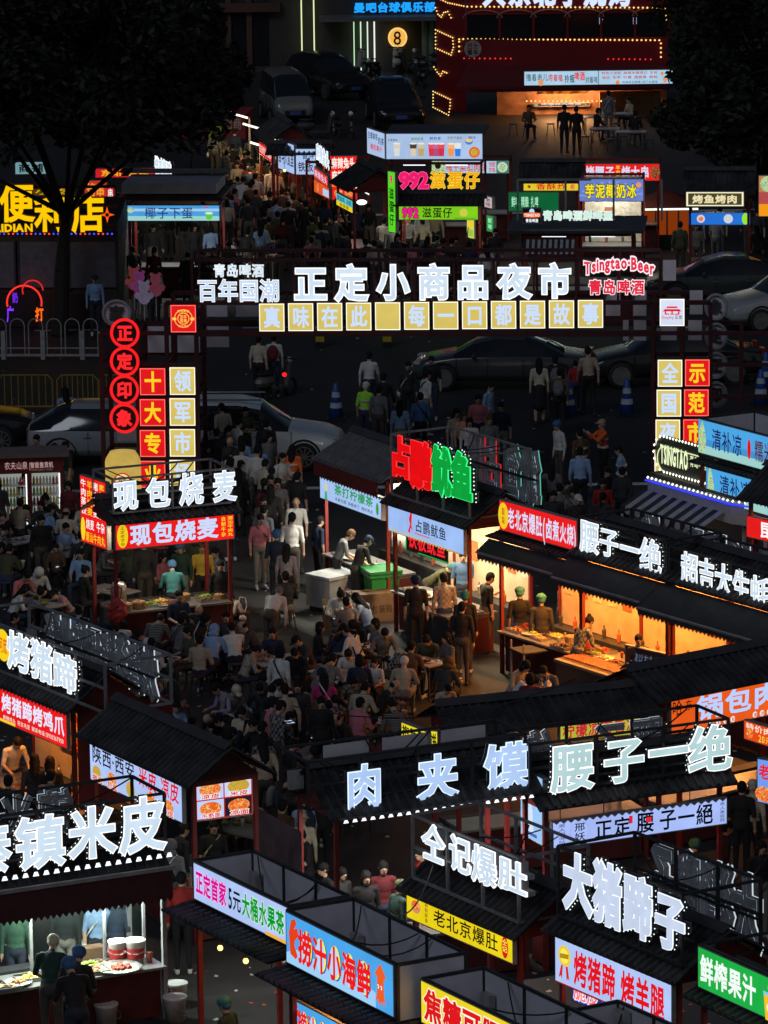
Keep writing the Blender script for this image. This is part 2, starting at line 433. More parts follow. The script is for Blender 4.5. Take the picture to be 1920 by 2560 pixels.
def remeshed(parts, voxel, name, smooth=4):
    vs = []; fs = []
    for v, f in parts:
        b = len(vs); vs += [tuple(x) for x in v]; fs += [tuple(b + k for k in q) for q in f]
    me = bpy.data.meshes.new(name + '_src'); me.from_pydata(vs, [], fs); o = bpy.data.objects.new(name, me); col.objects.link(o)
    m = o.modifiers.new('r', 'REMESH'); m.mode = 'VOXEL'; m.voxel_size = voxel; m.adaptivity = 0
    s = o.modifiers.new('s', 'SMOOTH'); s.iterations = smooth; s.factor = .5
    dg = bpy.context.evaluated_depsgraph_get(); out = bpy.data.meshes.new_from_object(o.evaluated_get(dg)); out.name = name
    bpy.data.objects.remove(o); bpy.data.meshes.remove(me)
    out.polygons.foreach_set('use_smooth', [True] * len(out.polygons))
    return out
def paint_by(me, prims, mats):
    """material of each face = that of the nearest limb"""
    n = len(me.polygons); c = np.empty(n * 3); me.polygons.foreach_get('center', c); c = c.reshape(-1, 3)
    best = np.full(n, 1e9); idx = np.zeros(n, int)
    for a, b, r1, r2, mi in prims:
        a = np.array(a); b = np.array(b); d = b - a; L = (d @ d) or 1e-9
        t = np.clip(((c - a) @ d) / L, 0, 1); q = np.linalg.norm(c - (a + t[:, None] * d), axis=1) - (r1 + (r2 - r1) * t)
        k = q < best; best[k] = q[k]; idx[k] = mi
    me.materials.clear()
    for m in mats: me.materials.append(m)
    me.polygons.foreach_set('material_index', idx.tolist())
BM = [SKIN, TOP, PANTS, SHOE, DARKEYE, LIP]
POSES = {}; HP = {}
def pose(name, seat=False, lean=4, head=6, armL=None, armR=None, stride=0.0, hunch=0.0, spread=.10, short=True, skirt=False, turn=0.0):
    """arm = (elbow offset from shoulder, wrist offset from elbow) in the chest's frame; -y is forward"""
    pz = .50 if seat else .93; pel = Vector((0, 0, pz)); Rl = Matrix.Rotation(R(lean), 3, 'X')
    P = []; parts = []
    def cap(a, b, r1, r2, mi): P.append((tuple(a), tuple(b), r1, r2, mi)); parts.append(capsule(a, b, r1, r2))
    def X(v): return pel + Rl @ Vector(v)
    ch = X((0, 0, .36)); sh = .175
    parts.append(ellipsoid(X((0, 0, .06)), .155, .115, .15, Rl)); parts.append(ellipsoid(X((0, .0, .34)), .165, .112, .20, Rl)); parts.append(ellipsoid(X((0, .0, .2)), .145, .105, .18, Rl))
    P.append((tuple(X((-.07, 0, .12))), tuple(X((-.1, 0, .44))), .1, .1, 1)); P.append((tuple(X((.07, 0, .12))), tuple(X((.1, 0, .44))), .1, .1, 1)); P.append((tuple(X((0, 0, .1))), tuple(X((0, 0, .46))), .11, .1, 1))
    P.append((tuple(X((-.06, 0, .0))), tuple(X((.06, 0, .0))), .12, .12, 2))
    cap(X((-sh + .03, 0, .455)), X((sh - .03, 0, .455)), .062, .062, 1)
    nk = X((0, -.005 - hunch, .50)); hd_dir = Rl @ (Matrix.Rotation(R(head), 3, 'X') @ Vector((0, 0, 1)))
    Hc = nk + hd_dir * .155 + Rl @ Vector((0, -.02, 0)); HM = Matrix.Rotation(R(turn), 3, 'Z') @ Rl @ Matrix.Rotation(R(head), 3, 'X')
    cap(nk - hd_dir * .02, nk + hd_dir * .08, .056, .052, 0)
    parts.append(ellipsoid(Hc + HM @ Vector((0, .012, .018)), .078, .095, .098, HM)); parts.append(ellipsoid(Hc + HM @ Vector((0, -.022, -.045)), .058, .062, .07, HM))
    P.append((tuple(Hc), tuple(Hc + HM @ Vector((0, -.02, -.05))), .09, .06, 0))
    for v, f in ((capsule(Hc + HM @ Vector((0, -.082, .01)), Hc + HM @ Vector((0, -.098, -.022)), .009, .015)), capsule(Hc + HM @ Vector((.078, .01, -.01)), Hc + HM @ Vector((.08, .014, .012)), .012, .016), capsule(Hc + HM @ Vector((-.078, .01, -.01)), Hc + HM @ Vector((-.08, .014, .012)), .012, .016)):
        parts.append((v, f))
    for sx in (-1, 1): P.append((tuple(Hc + HM @ Vector((sx * .03, -.088, .006))), tuple(Hc + HM @ Vector((sx * .036, -.086, .006))), .0125, .0125, 4))
    P.append((tuple(Hc + HM @ Vector((-.018, -.086, -.055))), tuple(Hc + HM @ Vector((.018, -.086, -.055))), .011, .011, 5))
    for sx, arm in ((-1, armR), (1, armL)):
        if sx == 1 and arm: q_ = X((sh, 0, .45)) + Rl @ (Vector(arm[0]) + Vector(arm[1])); HP[name] = (q_.x - .02, q_.y - .09, q_.z + .03)
        s = X((sx * sh, 0, .45)); e_, w_ = arm or ((sx * .045, .02, -.27), (sx * .01, -.06, -.24))
        e = s + Rl @ Vector(e_); w = e + Rl @ Vector(w_); d = (w - e).normalized()
        cap(s, e, .056, .045, 1)
        cap(s.lerp(e, .6), e, .05, .046, 1); cap(e, w, .041, .028, 0 if short else 1)
        side = d.cross(Vector((1, 0, 0)) if abs(d.x) < .8 else Vector((0, 1, 0))).normalized(); pal = w + d * .05
        cap(w, pal, .03, .034, 0)
        for k, (o_, l_) in enumerate(((-.027, .062), (-.009, .072), (.009, .068), (.027, .052))):
            b0 = pal + side * o_ + d * .015; b1 = b0 + d * l_ * .55; b2 = b1 + (d * .8 + Vector((0, 0, -.5))).normalized() * l_ * .5
            cap(b0, b1, .0095, .009, 0); cap(b1, b2, .009, .008, 0)
        th = w + side * -.02 + d * .02; t1 = th + (side * -.8 + d * .7).normalized() * .045; cap(th, t1, .012, .01, 0)
    for sx in (-1, 1):
        hp = pel + Vector((sx * .085, 0, -.02))
        if seat: kn = Vector((sx * (.09 + spread * .6), -.42, .50)); an = Vector((sx * (.1 + spread * .5), -.40 + .05 * sx, .09))
        else: kn = Vector((sx * spread * .95, -.02 - stride * sx * .5 - (.03 if stride else 0), .49)); an = Vector((sx * spread, stride * -sx + .02, .085))
        cap(hp, kn, .088, .060, 2); cap(kn, an, .058, .040, 0 if skirt else 2); cap(an, an + Vector((sx * .02, -.15, -.045)), .042, .036, 3); cap(an + Vector((0, .03, -.04)), an + Vector((0, -.02, -.04)), .04, .04, 3)
    if skirt and not seat:
        cap(pel + Vector((0, 0, .0)), pel + Vector((0, -.01, -.42)), .15, .20, 2)
    elif not seat:   # loose hem of the top over the hips
        parts.append(ellipsoid(pel + Vector((0, 0, .0)), .165, .125, .13, Rl))
    me = remeshed(parts, .0135, 'person'); paint_by(me, P, BM)
    POSES[name] = (me, Hc.copy(), HM.copy())
def A(s, e, w): return ((s * e[0], e[1], e[2]), (s * w[0], w[1], w[2]))
for sfx, sh_ in (('', True), ('_l', False)):
    pose('stand' + sfx, short=sh_)
    pose('walk' + sfx, stride=.17, armL=A(1, (.05, -.1, -.25), (.0, -.15, -.18)), armR=A(-1, (.05, .1, -.25), (.0, -.02, -.25)), short=sh_, lean=6)
    pose('phone' + sfx, head=22, armL=A(1, (.04, -.06, -.26), (-.05, -.22, .08)), armR=A(-1, (.06, .02, -.27), (.0, -.05, -.24)), short=sh_)
    pose('sit_eat' + sfx, seat=True, lean=24, head=16, hunch=.02, armL=A(1, (.08, -.14, -.21), (-.06, -.20, .06)), armR=A(-1, (.1, -.12, -.2), (-.04, -.22, .1)), short=sh_)
    pose('sit_talk' + sfx, seat=True, lean=6, head=2, armL=A(1, (.06, -.1, -.24), (-.1, -.22, .02)), armR=A(-1, (.06, -.08, -.25), (-.08, -.22, -.02)), short=sh_)
    pose('work' + sfx, lean=22, head=20, hunch=.01, armL=A(1, (.07, -.12, -.22), (-.05, -.22, -.02)), armR=A(-1, (.08, -.12, -.22), (-.05, -.2, -.06)), short=sh_)
pose('sit_low', seat=True, lean=38, head=26, hunch=.03, armL=A(1, (.1, -.16, -.16), (-.1, -.16, .12)), armR=A(-1, (.08, -.16, -.2), (-.06, -.2, .1)), short=False)
pose('photo_l', head=-6, armL=A(1, (.06, -.22, -.14), (-.08, -.16, .18)), armR=A(-1, (.06, -.22, -.14), (-.08, -.16, .18)), short=False)
pose('fold', head=4, armL=A(1, (.06, -.06, -.26), (-.22, -.12, .05)), armR=A(-1, (.06, -.06, -.26), (-.22, -.13, .0)), short=True)
pose('skirt', stride=.1, skirt=True, short=False)
pose('bend', lean=55, head=0, armL=A(1, (.04, -.2, -.16), (-.02, -.2, -.12)), armR=A(-1, (.04, -.2, -.16), (-.02, -.2, -.12)), short=False)
def hairmesh(parts, name, vox=.012, cut=None, mats=(HAIRM,)):
    me = remeshed(parts, vox, name, 2)
    me.materials.clear()
    for m in mats: me.materials.append(m)
    return me
HAIR = {}
skull = ellipsoid((0, .022, .034), .089, .103, .100)
HAIR['short'] = hairmesh([ellipsoid((0, .02, .036), .087, .101, .097), ellipsoid((0, .05, -.01), .075, .062, .075)], 'hair')
HAIR['bob'] = hairmesh([skull, ellipsoid((.062, .03, -.04), .032, .06, .09), ellipsoid((-.062, .03, -.04), .032, .06, .09), ellipsoid((0, .06, -.03), .08, .055, .1)], 'hair')
HAIR['long'] = hairmesh([skull, capsule((.05, .05, -.02), (.05, .085, -.27), .05, .035), capsule((-.05, .05, -.02), (-.05, .085, -.27), .05, .035), capsule((0, .06, 0), (0, .1, -.3), .06, .04), ellipsoid((.07, .01, -.03), .02, .04, .07), ellipsoid((-.07, .01, -.03), .02, .04, .07)], 'hair')
HAIR['pony'] = hairmesh([skull, capsule((0, .1, .05), (0, .17, .03), .03, .035), capsule((0, .17, .03), (0, .18, -.2), .035, .015)], 'hair')
HAIR['bun'] = hairmesh([skull, ellipsoid((0, .09, .11), .042, .042, .04)], 'hair')
HAIR['bald'] = hairmesh([ellipsoid((0, .045, .0), .082, .07, .06)], 'hair')
HAIR['net'] = hairmesh([ellipsoid((0, .015, .055), .108, .122, .088), ellipsoid((0, .05, .0), .09, .075, .075)], 'cap')
HAIR['cap'] = hairmesh([ellipsoid((0, .012, .05), .094, .108, .082), ellipsoid((0, -.1, .035), .07, .075, .012), ellipsoid((0, .05, -.005), .078, .06, .07)], 'cap')
HAIR['hat'] = hairmesh([ellipsoid((0, .012, .055), .094, .108, .085), ellipsoid((0, .01, .02), .15, .165, .012)], 'hat')
HAIR['hood'] = hairmesh([ellipsoid((0, .03, .03), .112, .118, .118), ellipsoid((0, .06, -.1), .12, .08, .06)], 'hood')
COLN = {'black': (.012, .012, .014), 'white': (.55, .55, .54), 'grey': (.14, .14, .15), 'charcoal': (.03, .03, .034), 'navy': (.014, .022, .05), 'blue': (.05, .12, .28),
        'light blue': (.22, .34, .55), 'red': (.30, .02, .02), 'pink': (.50, .16, .20), 'magenta': (.42, .02, .14), 'beige': (.38, .30, .22), 'brown': (.10, .055, .03),
        'green': (.03, .09, .05), 'olive': (.06, .07, .035), 'yellow': (.5, .34, .05), 'lavender': (.26, .22, .36), 'teal': (.04, .18, .22), 'orange': (.75, .12, .02),
        'cream': (.48, .43, .33), 'lime': (.35, .8, .05), 'peach': (.75, .38, .25), 'maroon': (.12, .015, .02), 'dark green': (.015, .04, .035)}
PPL = []
PTS = []
WV = {}; PR = random.Random(77); _C = {}; PHN = []
def cached(k, f):
    if k not in _C: o = f(); _C[k] = o.data; bpy.data.objects.remove(o)
    return _C[k]
def PACK(): return cached('pack', lambda: solo('backpack', lambda b: (b.ball((0, .2, 1.24), .17, TOP, 10, 1.3, .9, .5), b.ball((0, .27, 1.15), .1, TOP, 8, 1, 1, .5)), smooth=True))
def SACK(): return cached('sack', lambda: solo('bag', lambda b: (b.ball((.23, .04, .86), .12, TOP, 10, .8, .4, 1), b.path([(.22, .04, .95), (.12, -.13, 1.2), (-.1, -.1, 1.44), (-.06, .08, 1.42), (.1, .14, 1.2), (.22, .06, .95)], .011, TOP, 4)), smooth=True))
def SCREEN(): return cached('phone', lambda: solo('phone', lambda b: (b.box(-.038, .038, -.08, .08, 0, .008, BLACK), b.box(-.033, .033, -.072, .072, .0085, .0095, emat((.75, .85, 1), .9)))))
def person(p, ps, rot, topc, hair='short', hc=None, s=1.0, note=None, extra=None):
    """stands at ground point p, faces the way rot says (0 = towards the camera side)"""
    me, Hc, HM = POSES[ps]
    o = bpy.data.objects.new('person', me); col.objects.link(o); o.location = (p[0], p[1], p[2] if len(p) > 2 else 0); o.rotation_euler = (0, 0, R(rot))
    mx = random.choice((-1, 1)); o.scale = (s * mx, s, s)
    o.color = (*COLN[topc], 1)
    h = bpy.data.objects.new('hat' if hair in ('cap', 'hat') else ('hair_net' if hair == 'net' else ('hood' if hair == 'hood' else 'hair')), HAIR[hair]); col.objects.link(h)
    h.parent = o; h.matrix_basis = Matrix.Translation(Hc) @ HM.to_4x4()
    hc = hc or {'net': 'blue', 'cap': 'black', 'hat': 'beige', 'hood': topc}.get(hair, 'black'); h.color = (*COLN[hc], 1)
    pat = 'checked' if note and 'checked' in note else (None if note or PR.random() > .2 else PR.choice(('checked', 'striped')))
    if pat:
        sl = o.material_slots[1]; sl.link = 'OBJECT'; sl.material = WV.setdefault(pat, WV.get(pat) or weave(pat)); o['pat'] = pat
    if ps.startswith(('stand', 'walk')) and (note and 'backpack' in note or not note and PR.random() < .16):
        b = bpy.data.objects.new('backpack', PACK()); col.objects.link(b); b.parent = o; b.color = (*COLN[PR.choice(('black', 'navy', 'grey', 'maroon'))], 1)
    elif PR.random() < .16 and not ps.startswith(('work', 'bend')):
        b = bpy.data.objects.new('shoulder_bag', SACK()); col.objects.link(b); b.parent = o; b.location = (0, 0, -.35 if ps.startswith('sit') else 0); b.color = (*COLN[PR.choice(('black', 'brown', 'beige', 'white'))], 1)
    if ps.startswith(('phone', 'sit_talk')) and PR.random() < .4:
        q = HP.get(ps)
        if q: b = bpy.data.objects.new('phone', SCREEN()); col.objects.link(b); b.matrix_basis = o.matrix_basis @ Matrix.Translation(q); PHN.append((b, o))
    o['category'] = 'person'
    PPL.append([o, ps, topc, hair, hc, s, note, rot]); PTS.append((o.location.x, o.location.y))
    return o
def HEADZ(ps, s=1.0): return POSES[ps][1].z * s
def ph(px, py, ps, rot, topc, hair='short', hc=None, s=1.0, note=None, z=0.0):
    """place by where the head is seen"""
    me, Hc, HM = POSES[ps]; q = at(px, py, Hc.z * s + z); off = Matrix.Rotation(R(rot), 3, 'Z') @ Vector((0, Hc.y * s, 0))
    return person((q.x - off.x, q.y - off.y, z), ps, rot, topc, hair, hc, s, note)

# ------------------------------------------------------------------ furniture and small things
def proto_stool(c):
    o = thing('stool', 'x', 'stool'); 
    solo('seat', lambda b: b.lathe((0, 0, 0), [(.15, .43), (.165, .44), (.165, .46), (.14, .47)], c, 12), o)
    for sx, sy in ((1, 1), (1, -1), (-1, 1), (-1, -1)): solo('leg', lambda b: b.bar((sx * .1, sy * .1, .43), (sx * .15, sy * .15, 0), .012, DKSTEEL), o)
    return o
def proto_table(w=1.1, d=.62, m=None):
    o = thing('dining_table', 'x', 'table')
    m = m or pm((.34, .33, .33), .35, var=.2, scale=3, name='table_top')
    solo('tabletop', lambda b: b.box(-w / 2, w / 2, -d / 2, d / 2, .70, .735, m), o)
    solo('edge_band', lambda b: b.box(-w / 2 - .006, w / 2 + .006, -d / 2 - .006, d / 2 + .006, .705, .725, STEEL), o)
    for sx in (-1, 1):
        for sy in (-1, 1): solo('leg', lambda b: b.bar((sx * (w / 2 - .06), sy * (d / 2 - .06), .7), (sx * (w / 2 - .06), sy * (d / 2 - .06), 0), .016, DKSTEEL), o)
    return o
FOOD = [foodmat((.75, .45, .15), (.5, .2, .05), (.85, .7, .4)), foodmat((.3, .5, .1), (.6, .7, .25), (.15, .25, .05)), foodmat((.85, .75, .5), (.7, .4, .15), (.9, .85, .7)),
        foodmat((.65, .12, .05), (.45, .06, .03), (.8, .4, .2)), foodmat((.45, .28, .12), (.25, .12, .05), (.7, .5, .3)), foodmat((.9, .8, .3), (.8, .6, .1), (.95, .9, .6))]
BOWLM = pm((.6, .6, .58), .4, var=.08, name='bowl'); BAM = pm((.32, .2, .09), .6, var=.3, scale=20, name='bamboo')
def proto_bowl(k):
    o = solo('bowl', lambda b: b.lathe((0, 0, 0), [(.045, 0), (.08, .03), (.105, .065), (.095, .062), (.07, .035)], [BOWLM, WOOD, STAIN][k % 3], 14), smooth=True)
    solo('food', lambda b: b.ball((0, 0, .04), .085, FOOD[k % 6], 10, .45), o); return o
def proto_plate(k):
    o = solo('plate', lambda b: b.lathe((0, 0, 0), [(.07, 0), (.12, .012), (.14, .022), (.11, .014)], BOWLM, 16), smooth=True)
    def f(b):
        for i in range(7):
            a = i * 2.4 + k; b.ball((.05 * math.cos(a) * (i % 3) / 2, .05 * math.sin(a) * (i % 3) / 2, .025), .035, FOOD[(k + 2) % 6], 6, .6)
    solo('food', f, o); return o
def proto_cup(k):
    c = [WHITE, pm((.5, .1, .08), .4, name='red_paper'), pm((.45, .35, .2), .5, name='kraft_paper')][k % 3]
    o = solo('paper_cup', lambda b: b.lathe((0, 0, 0), [(.028, 0), (.04, .12), (.042, .125), (.01, .128)], c, 10), smooth=True)
    solo('straw', lambda b: b.bar((0, 0, .12), (.02, .01, .2), .004, BLACK), o); return o
def proto_steamer():
    o = thing('bamboo_steamer', 'x', 'steamer')
    for k in range(2): solo('tray', lambda b: b.lathe((0, 0, k * .075), [(.15, 0), (.155, .005), (.155, .065), (.15, .07), (.13, .07), (.13, .03)], BAM, 18), o)
    def f(b):
        for i in range(7):
            a = i * math.pi / 3; r = .085 if i < 6 else 0; b.ball((r * math.cos(a), r * math.sin(a), .14), .036, FOOD[2], 7, .8)
    solo('dumplings', f, o, kind='stuff'); return o
def bagmesh():
    b = MB(); rnd = random.Random(5); n = 12; k = 7
    for i in range(k + 1):
        for j in range(n):
            r = .1 * math.sin(math.pi * (.12 + .8 * i / k)) * rnd.uniform(.75, 1.15); b.v.append((r * math.cos(2 * math.pi * j / n), r * .7 * math.sin(2 * math.pi * j / n), .2 * i / k))
    for i in range(k):
        for j in range(n): b.f.append((i * n + j, i * n + (j + 1) % n, (i + 1) * n + (j + 1) % n, (i + 1) * n + j)); b.m.append(0)
    b.mi(pm((.5, .5, .52), .25, var=.1, scale=20, bump=.6, name='plastic_bag')); b.path([(-.03, 0, .18), (-.05, 0, .27), (0, 0, .3), (.05, 0, .27), (.03, 0, .18)], .006, b.mats[0], 4)
    return b
def proto_bucket(c, lid=True):
    o = thing('bucket', 'x', 'bucket')
    solo('pail', lambda b: b.lathe((0, 0, 0), [(.12, 0), (.15, .3), (.158, .31), (.158, .335), (.14, .335), (.12, .05)], c, 20), o, smooth=True)
    if lid: solo('lid', lambda b: b.lathe((0, 0, .325), [(.162, 0), (.162, .02), (.12, .028), (.115, .018)], WHITE, 20), o)
    solo('handle', lambda b: b.path([(.15, 0, .28), (.15, -.12, .2), (.06, -.19, .17), (-.06, -.19, .17), (-.15, -.12, .2), (-.15, 0, .28)], .004, STEEL), o)
    return o
# ------------------------------------------------------------------ cars
RUB = pm((.02, .02, .02), .8, name='tyre'); CGL = pm((.01, .012, .015), .06, .0, var=.05, spec=.8, name='car_glass'); RIM = pm((.35, .35, .36), .3, .8, name='alloy')
LAMPW = pm((.45, .47, .5), .15, .3, name='headlamp'); LAMPR = pm((.25, .01, .01), .2, name='tail_lamp')
def car(label, p, rz, paint, kind='suv', lights=False, plate='A 2M88'):
    """length along local x, front towards +x"""
    L, Wd, H = {'suv': (4.75, 1.9, 1.68), 'sedan': (4.85, 1.86, 1.45), 'hatch': (4.4, 1.82, 1.55), 'van': (4.2, 1.7, 1.9)}[kind]
    o = thing('parked_car', label, 'car', (p[0], p[1], 0), rz, 'cars parked and driving around the market')
    body = pm(paint, .2, .12, var=.06, scale=1.0, spec=.6, name='car_paint')
    nose = .80 if kind != 'van' else .95; belt = {'suv': 1.02, 'sedan': .92, 'hatch': .95, 'van': 1.05}[kind]
    # station: x, z sill, z shoulder, z top, half width shoulder, half width top
    if kind == 'sedan': st = [(0, .42, .70, .75, .70, .6), (.12, .3, .82, .9, .86, .7), (.7, .26, .93, .98, .92, .72), (1.2, .26, .93, 1.22, .93, .66), (1.75, .26, .93, 1.42, .93, .60), (2.5, .26, .92, 1.45, .93, .60), (3.1, .26, .9, 1.3, .93, .62), (3.65, .26, .89, .98, .92, .72), (4.4, .27, .78, .84, .9, .7), (4.72, .3, .66, .72, .82, .6), (4.85, .4, .56, .6, .6, .5)]
    elif kind == 'van': st = [(0, .45, 1.0, 1.2, .75, .6), (.08, .35, 1.05, 1.85, .84, .7), (.5, .3, 1.05, 1.9, .85, .72), (2.0, .3, 1.05, 1.9, .85, .72), (2.9, .3, 1.05, 1.86, .85, .7), (3.3, .3, 1.03, 1.7, .85, .68), (3.85, .3, .98, 1.12, .84, .7), (4.1, .32, .8, .9, .8, .65), (4.2, .42, .6, .7, .65, .55)]
    else:
        h = H; bk = .1 if kind == 'suv' else .35
        st = [(0, .5, .85, 1.0, .72, .6), (.08, .36, .95, 1.15 if bk < .2 else 1.08, .88, .68), (bk + .35, .3, belt, h - .12, .94, .62), (1.1, .3, belt, h, .95, .63), (2.2, .3, belt - .01, h, .95, .63), (2.75, .3, belt - .02, h - .12, .95, .63), (3.45, .3, belt - .04, belt + .02, .94, .74), (L - .45, .31, .84, .92, .92, .72), (L - .12, .34, .72, .8, .84, .62), (L, .45, .62, .66, .62, .5)]
    k = L / st[-1][0]; b = MB(); n = 11; top = MB()
    vs = []
    for (x, zs, zb, zt, wb, wt) in st:
        x = x * k - L / 2; wb *= Wd / 1.9; wt *= Wd / 1.9
        ring = [(wb * .86, zs), (wb * .99, zs + (zb - zs) * .25), (wb, zs + (zb - zs) * .62), (wb * .955, zb), (wt + (wb * .95 - wt) * .12, zt - (zt - zb) * .13), (wt * .6, zt + .012)]
        ring = ring + [(-a, z) for a, z in ring[::-1]]
        vs += [(x, a, z) for a, z in ring]
    m = 12
    for i in range(len(st) - 1):
        x, zs, zb, zt, wb, wt = st[i]; x2, _, zb2, zt2, _, _ = st[i + 1]; cab = max(zt - zb, zt2 - zb2) > .2
        for j in range(m - 1):
            side = j in (3, 7); roofj = j in (4, 5, 6)
            steep = abs((zt2 - zt) / max(x2 - x, .01)) > .28 and cab
            g = (side and cab and min(zt - zb, zt2 - zb2) > .02) or (roofj and steep and x2 - x < 1.3)
            b.f.append((i * m + j, (i + 1) * m + j, (i + 1) * m + j + 1, i * m + j + 1)); b.m.append(1 if g else 0)
        b.f.append((i * m + m - 1, (i + 1) * m + m - 1, (i + 1) * m, i * m)); b.m.append(2)
    b.f.append(tuple(range(m))); b.m.append(0); e = (len(st) - 1) * m; b.f.append(tuple(range(e, e + m))[::-1]); b.m.append(0)
    b.v = vs; b.mats = [body, CGL, BLACK]; bo = b.build('body', o, smooth=False)
    md = bo.modifiers.new('bev', 'BEVEL'); md.width = .035; md.segments = 2; md.angle_limit = R(12)
    bo.data.polygons.foreach_set('use_smooth', [True] * len(bo.data.polygons))
    wr = .36 if kind != 'van' else .3; xf, xr = L / 2 - .92, -L / 2 + .85
    for xx in (xf, xr):
        for sy in (-1, 1):
            w = thing('wheel', None, None, (xx, sy * (Wd / 2 - .12), wr)); del_ = w.pop('label', None); w.parent = o; w.rotation_euler = (R(90), 0, 0)
            solo('tyre', lambda q: q.lathe((0, 0, -.11), [(wr * .68, 0), (wr * .95, .0), (wr, .04), (wr, .18), (wr * .95, .22), (wr * .68, .22)], RUB, 24), w, smooth=True)
            def sp(q):
                q.lathe((0, 0, sy * -.115 if sy > 0 else .1), [(.05, 0), (.05, .015)], RIM, 8)
                for s_ in range(10):
                    a = s_ * math.pi / 5; z = -sy * .112; q.bar((.03 * math.cos(a), .03 * math.sin(a), z), (wr * .66 * math.cos(a + .12), wr * .66 * math.sin(a + .12), z), .014, RIM)
                q.lathe((0, 0, -.118), [(wr * .64, 0), (wr * .7, .0), (wr * .7, .236), (wr * .64, .236), (wr * .60, .12)], RIM, 20)
            solo('rim', sp, w); 
            solo('wheel_arch', lambda q: q.path([(xx + (wr + .05) * math.cos(t * math.pi / 8), sy * (Wd / 2 - .02), wr + (wr + .05) * math.sin(t * math.pi / 8)) for t in range(9)], .028, BLACK), o)
    for sy in (-1, 1):
        solo('headlight', lambda q: q.ball((L / 2 - .22, sy * (Wd / 2 - .3), .72 if kind != 'van' else .7), .15, emat((1, .97, .9), 1.2) if lights else LAMPW, 10, .45, .9, 1.2), o)
        solo('tail_light', lambda q: q.box(-L / 2 + .0, -L / 2 + .12, sy * (Wd / 2 - .35) - .16, sy * (Wd / 2 - .35) + .16, .82, .96, LAMPR), o)
        solo('mirror', lambda q: q.ball((L / 2 - 1.75, sy * (Wd / 2 + .08), belt + .05), .1, body, 8, .7, .6, 1.1), o)
        for dx in (-.25, .75):
            solo('door_handle', lambda q: q.bar((dx - .5, sy * (Wd / 2 + .0), belt - .16), (dx - .32, sy * (Wd / 2 + .0), belt - .16), .012, RIM), o)
        for dx in (-.65, .32, 1.15): solo('door_seam', lambda q: q.box(dx - .006, dx + .006, sy * Wd / 2 * .985 - .012, sy * Wd / 2 * .985 + .012, .36, belt - .03, BLACK), o)
    solo('grille', lambda q: q.box(L / 2 - .03, L / 2 + .01, -.4, .4, .42, .62, BLACK), o)
    for ex in (L / 2 + .015, -L / 2 - .015):
        q = MB(); q.box(ex - .008, ex + .008, -.22, .22, .46, .60, pm((.04, .09, .3), .5, name='plate')); q.build('number_plate', o)
    if kind == 'suv':
        for sy in (-1, 1): solo('roof_rail', lambda q: q.bar((-1.4, sy * .56, H + .03), (.4, sy * .56, H + .03), .018, RIM), o)
    return o
# ------------------------------------------------------------------ trees
LEAF = pm((.013, .020, .009), .7, var=.5, scale=.7, name='leaf'); BARK = pm((.022, .018, .014), .9, var=.4, scale=9, bump=.6, name='bark')
def tree(label, p, H, rad, cz, seed, n=9000, lean=(0, 0)):
    rnd = random.Random(seed); o = thing('tree', label, 'tree', (p[0], p[1], 0))
    b = MB(); top = Vector((lean[0], lean[1], cz)); pts = [Vector((0, 0, 0)), Vector((lean[0] * .3, lean[1] * .3, cz * .4)), Vector((lean[0] * .8, lean[1] * .8, cz * .75))]
    b.bar(pts[0], pts[1], .26, BARK, 10, .21); b.bar(pts[1], pts[2], .21, BARK, 10, .15)
    tips = []
    for i in range(14):
        a = rnd.uniform(0, 6.28); q = pts[2].lerp(pts[1], rnd.uniform(0, .22)); e = q + Vector((math.cos(a) * rad * rnd.uniform(.4, .85), math.sin(a) * rad * rnd.uniform(.4, .85), rnd.uniform(.2, .9) * (H - cz)))
        b.bar(q, e, .08, BARK, 6, .03); tips.append(e)
        for j in range(3):
            e2 = e + Vector((rnd.uniform(-1, 1), rnd.uniform(-1, 1), rnd.uniform(-.3, 1))) * rad * .3; b.bar(e, e2, .03, BARK, 4, .01); tips.append(e2)
    b.build('trunk', o)
    cl = []
    for i in range(110):
        a = rnd.uniform(0, 6.28); u = rnd.uniform(-.6, 1) if i % 3 else rnd.uniform(-.62, -.2); rr = rad * math.sqrt(max(0, 1 - u * u * .8)) * rnd.uniform(.45, 1.0)
        cl.append((Vector((lean[0] + math.cos(a) * rr, lean[1] + math.sin(a) * rr, cz + (H - cz) * (.5 + u * .5))), rnd.uniform(.5, 1.0) * rad * .25))
    v = []; f = []
    for i in range(n):
        c, r = rnd.choice(cl); d = Vector((rnd.gauss(0, 1), rnd.gauss(0, 1), rnd.gauss(0, .8))).normalized() * r * rnd.random() ** .4
        q = c + d; s = rnd.uniform(.1, .2); a = Vector((rnd.gauss(0, 1), rnd.gauss(0, 1), rnd.gauss(0, .6))).normalized(); w = a.cross(Vector((rnd.gauss(0, 1), rnd.gauss(0, 1), rnd.gauss(0, 1)))).normalized()
        k = len(v); v += [tuple(q - a * s), tuple(q + w * s * .45), tuple(q + a * s), tuple(q - w * s * .45)]; f.append((k, k + 1, k + 2, k + 3))
    m = MB(); m.v = v; m.f = f; m.m = [0] * len(f); m.mats = [LEAF]; m.build('crown', o, kind='stuff')
    return o
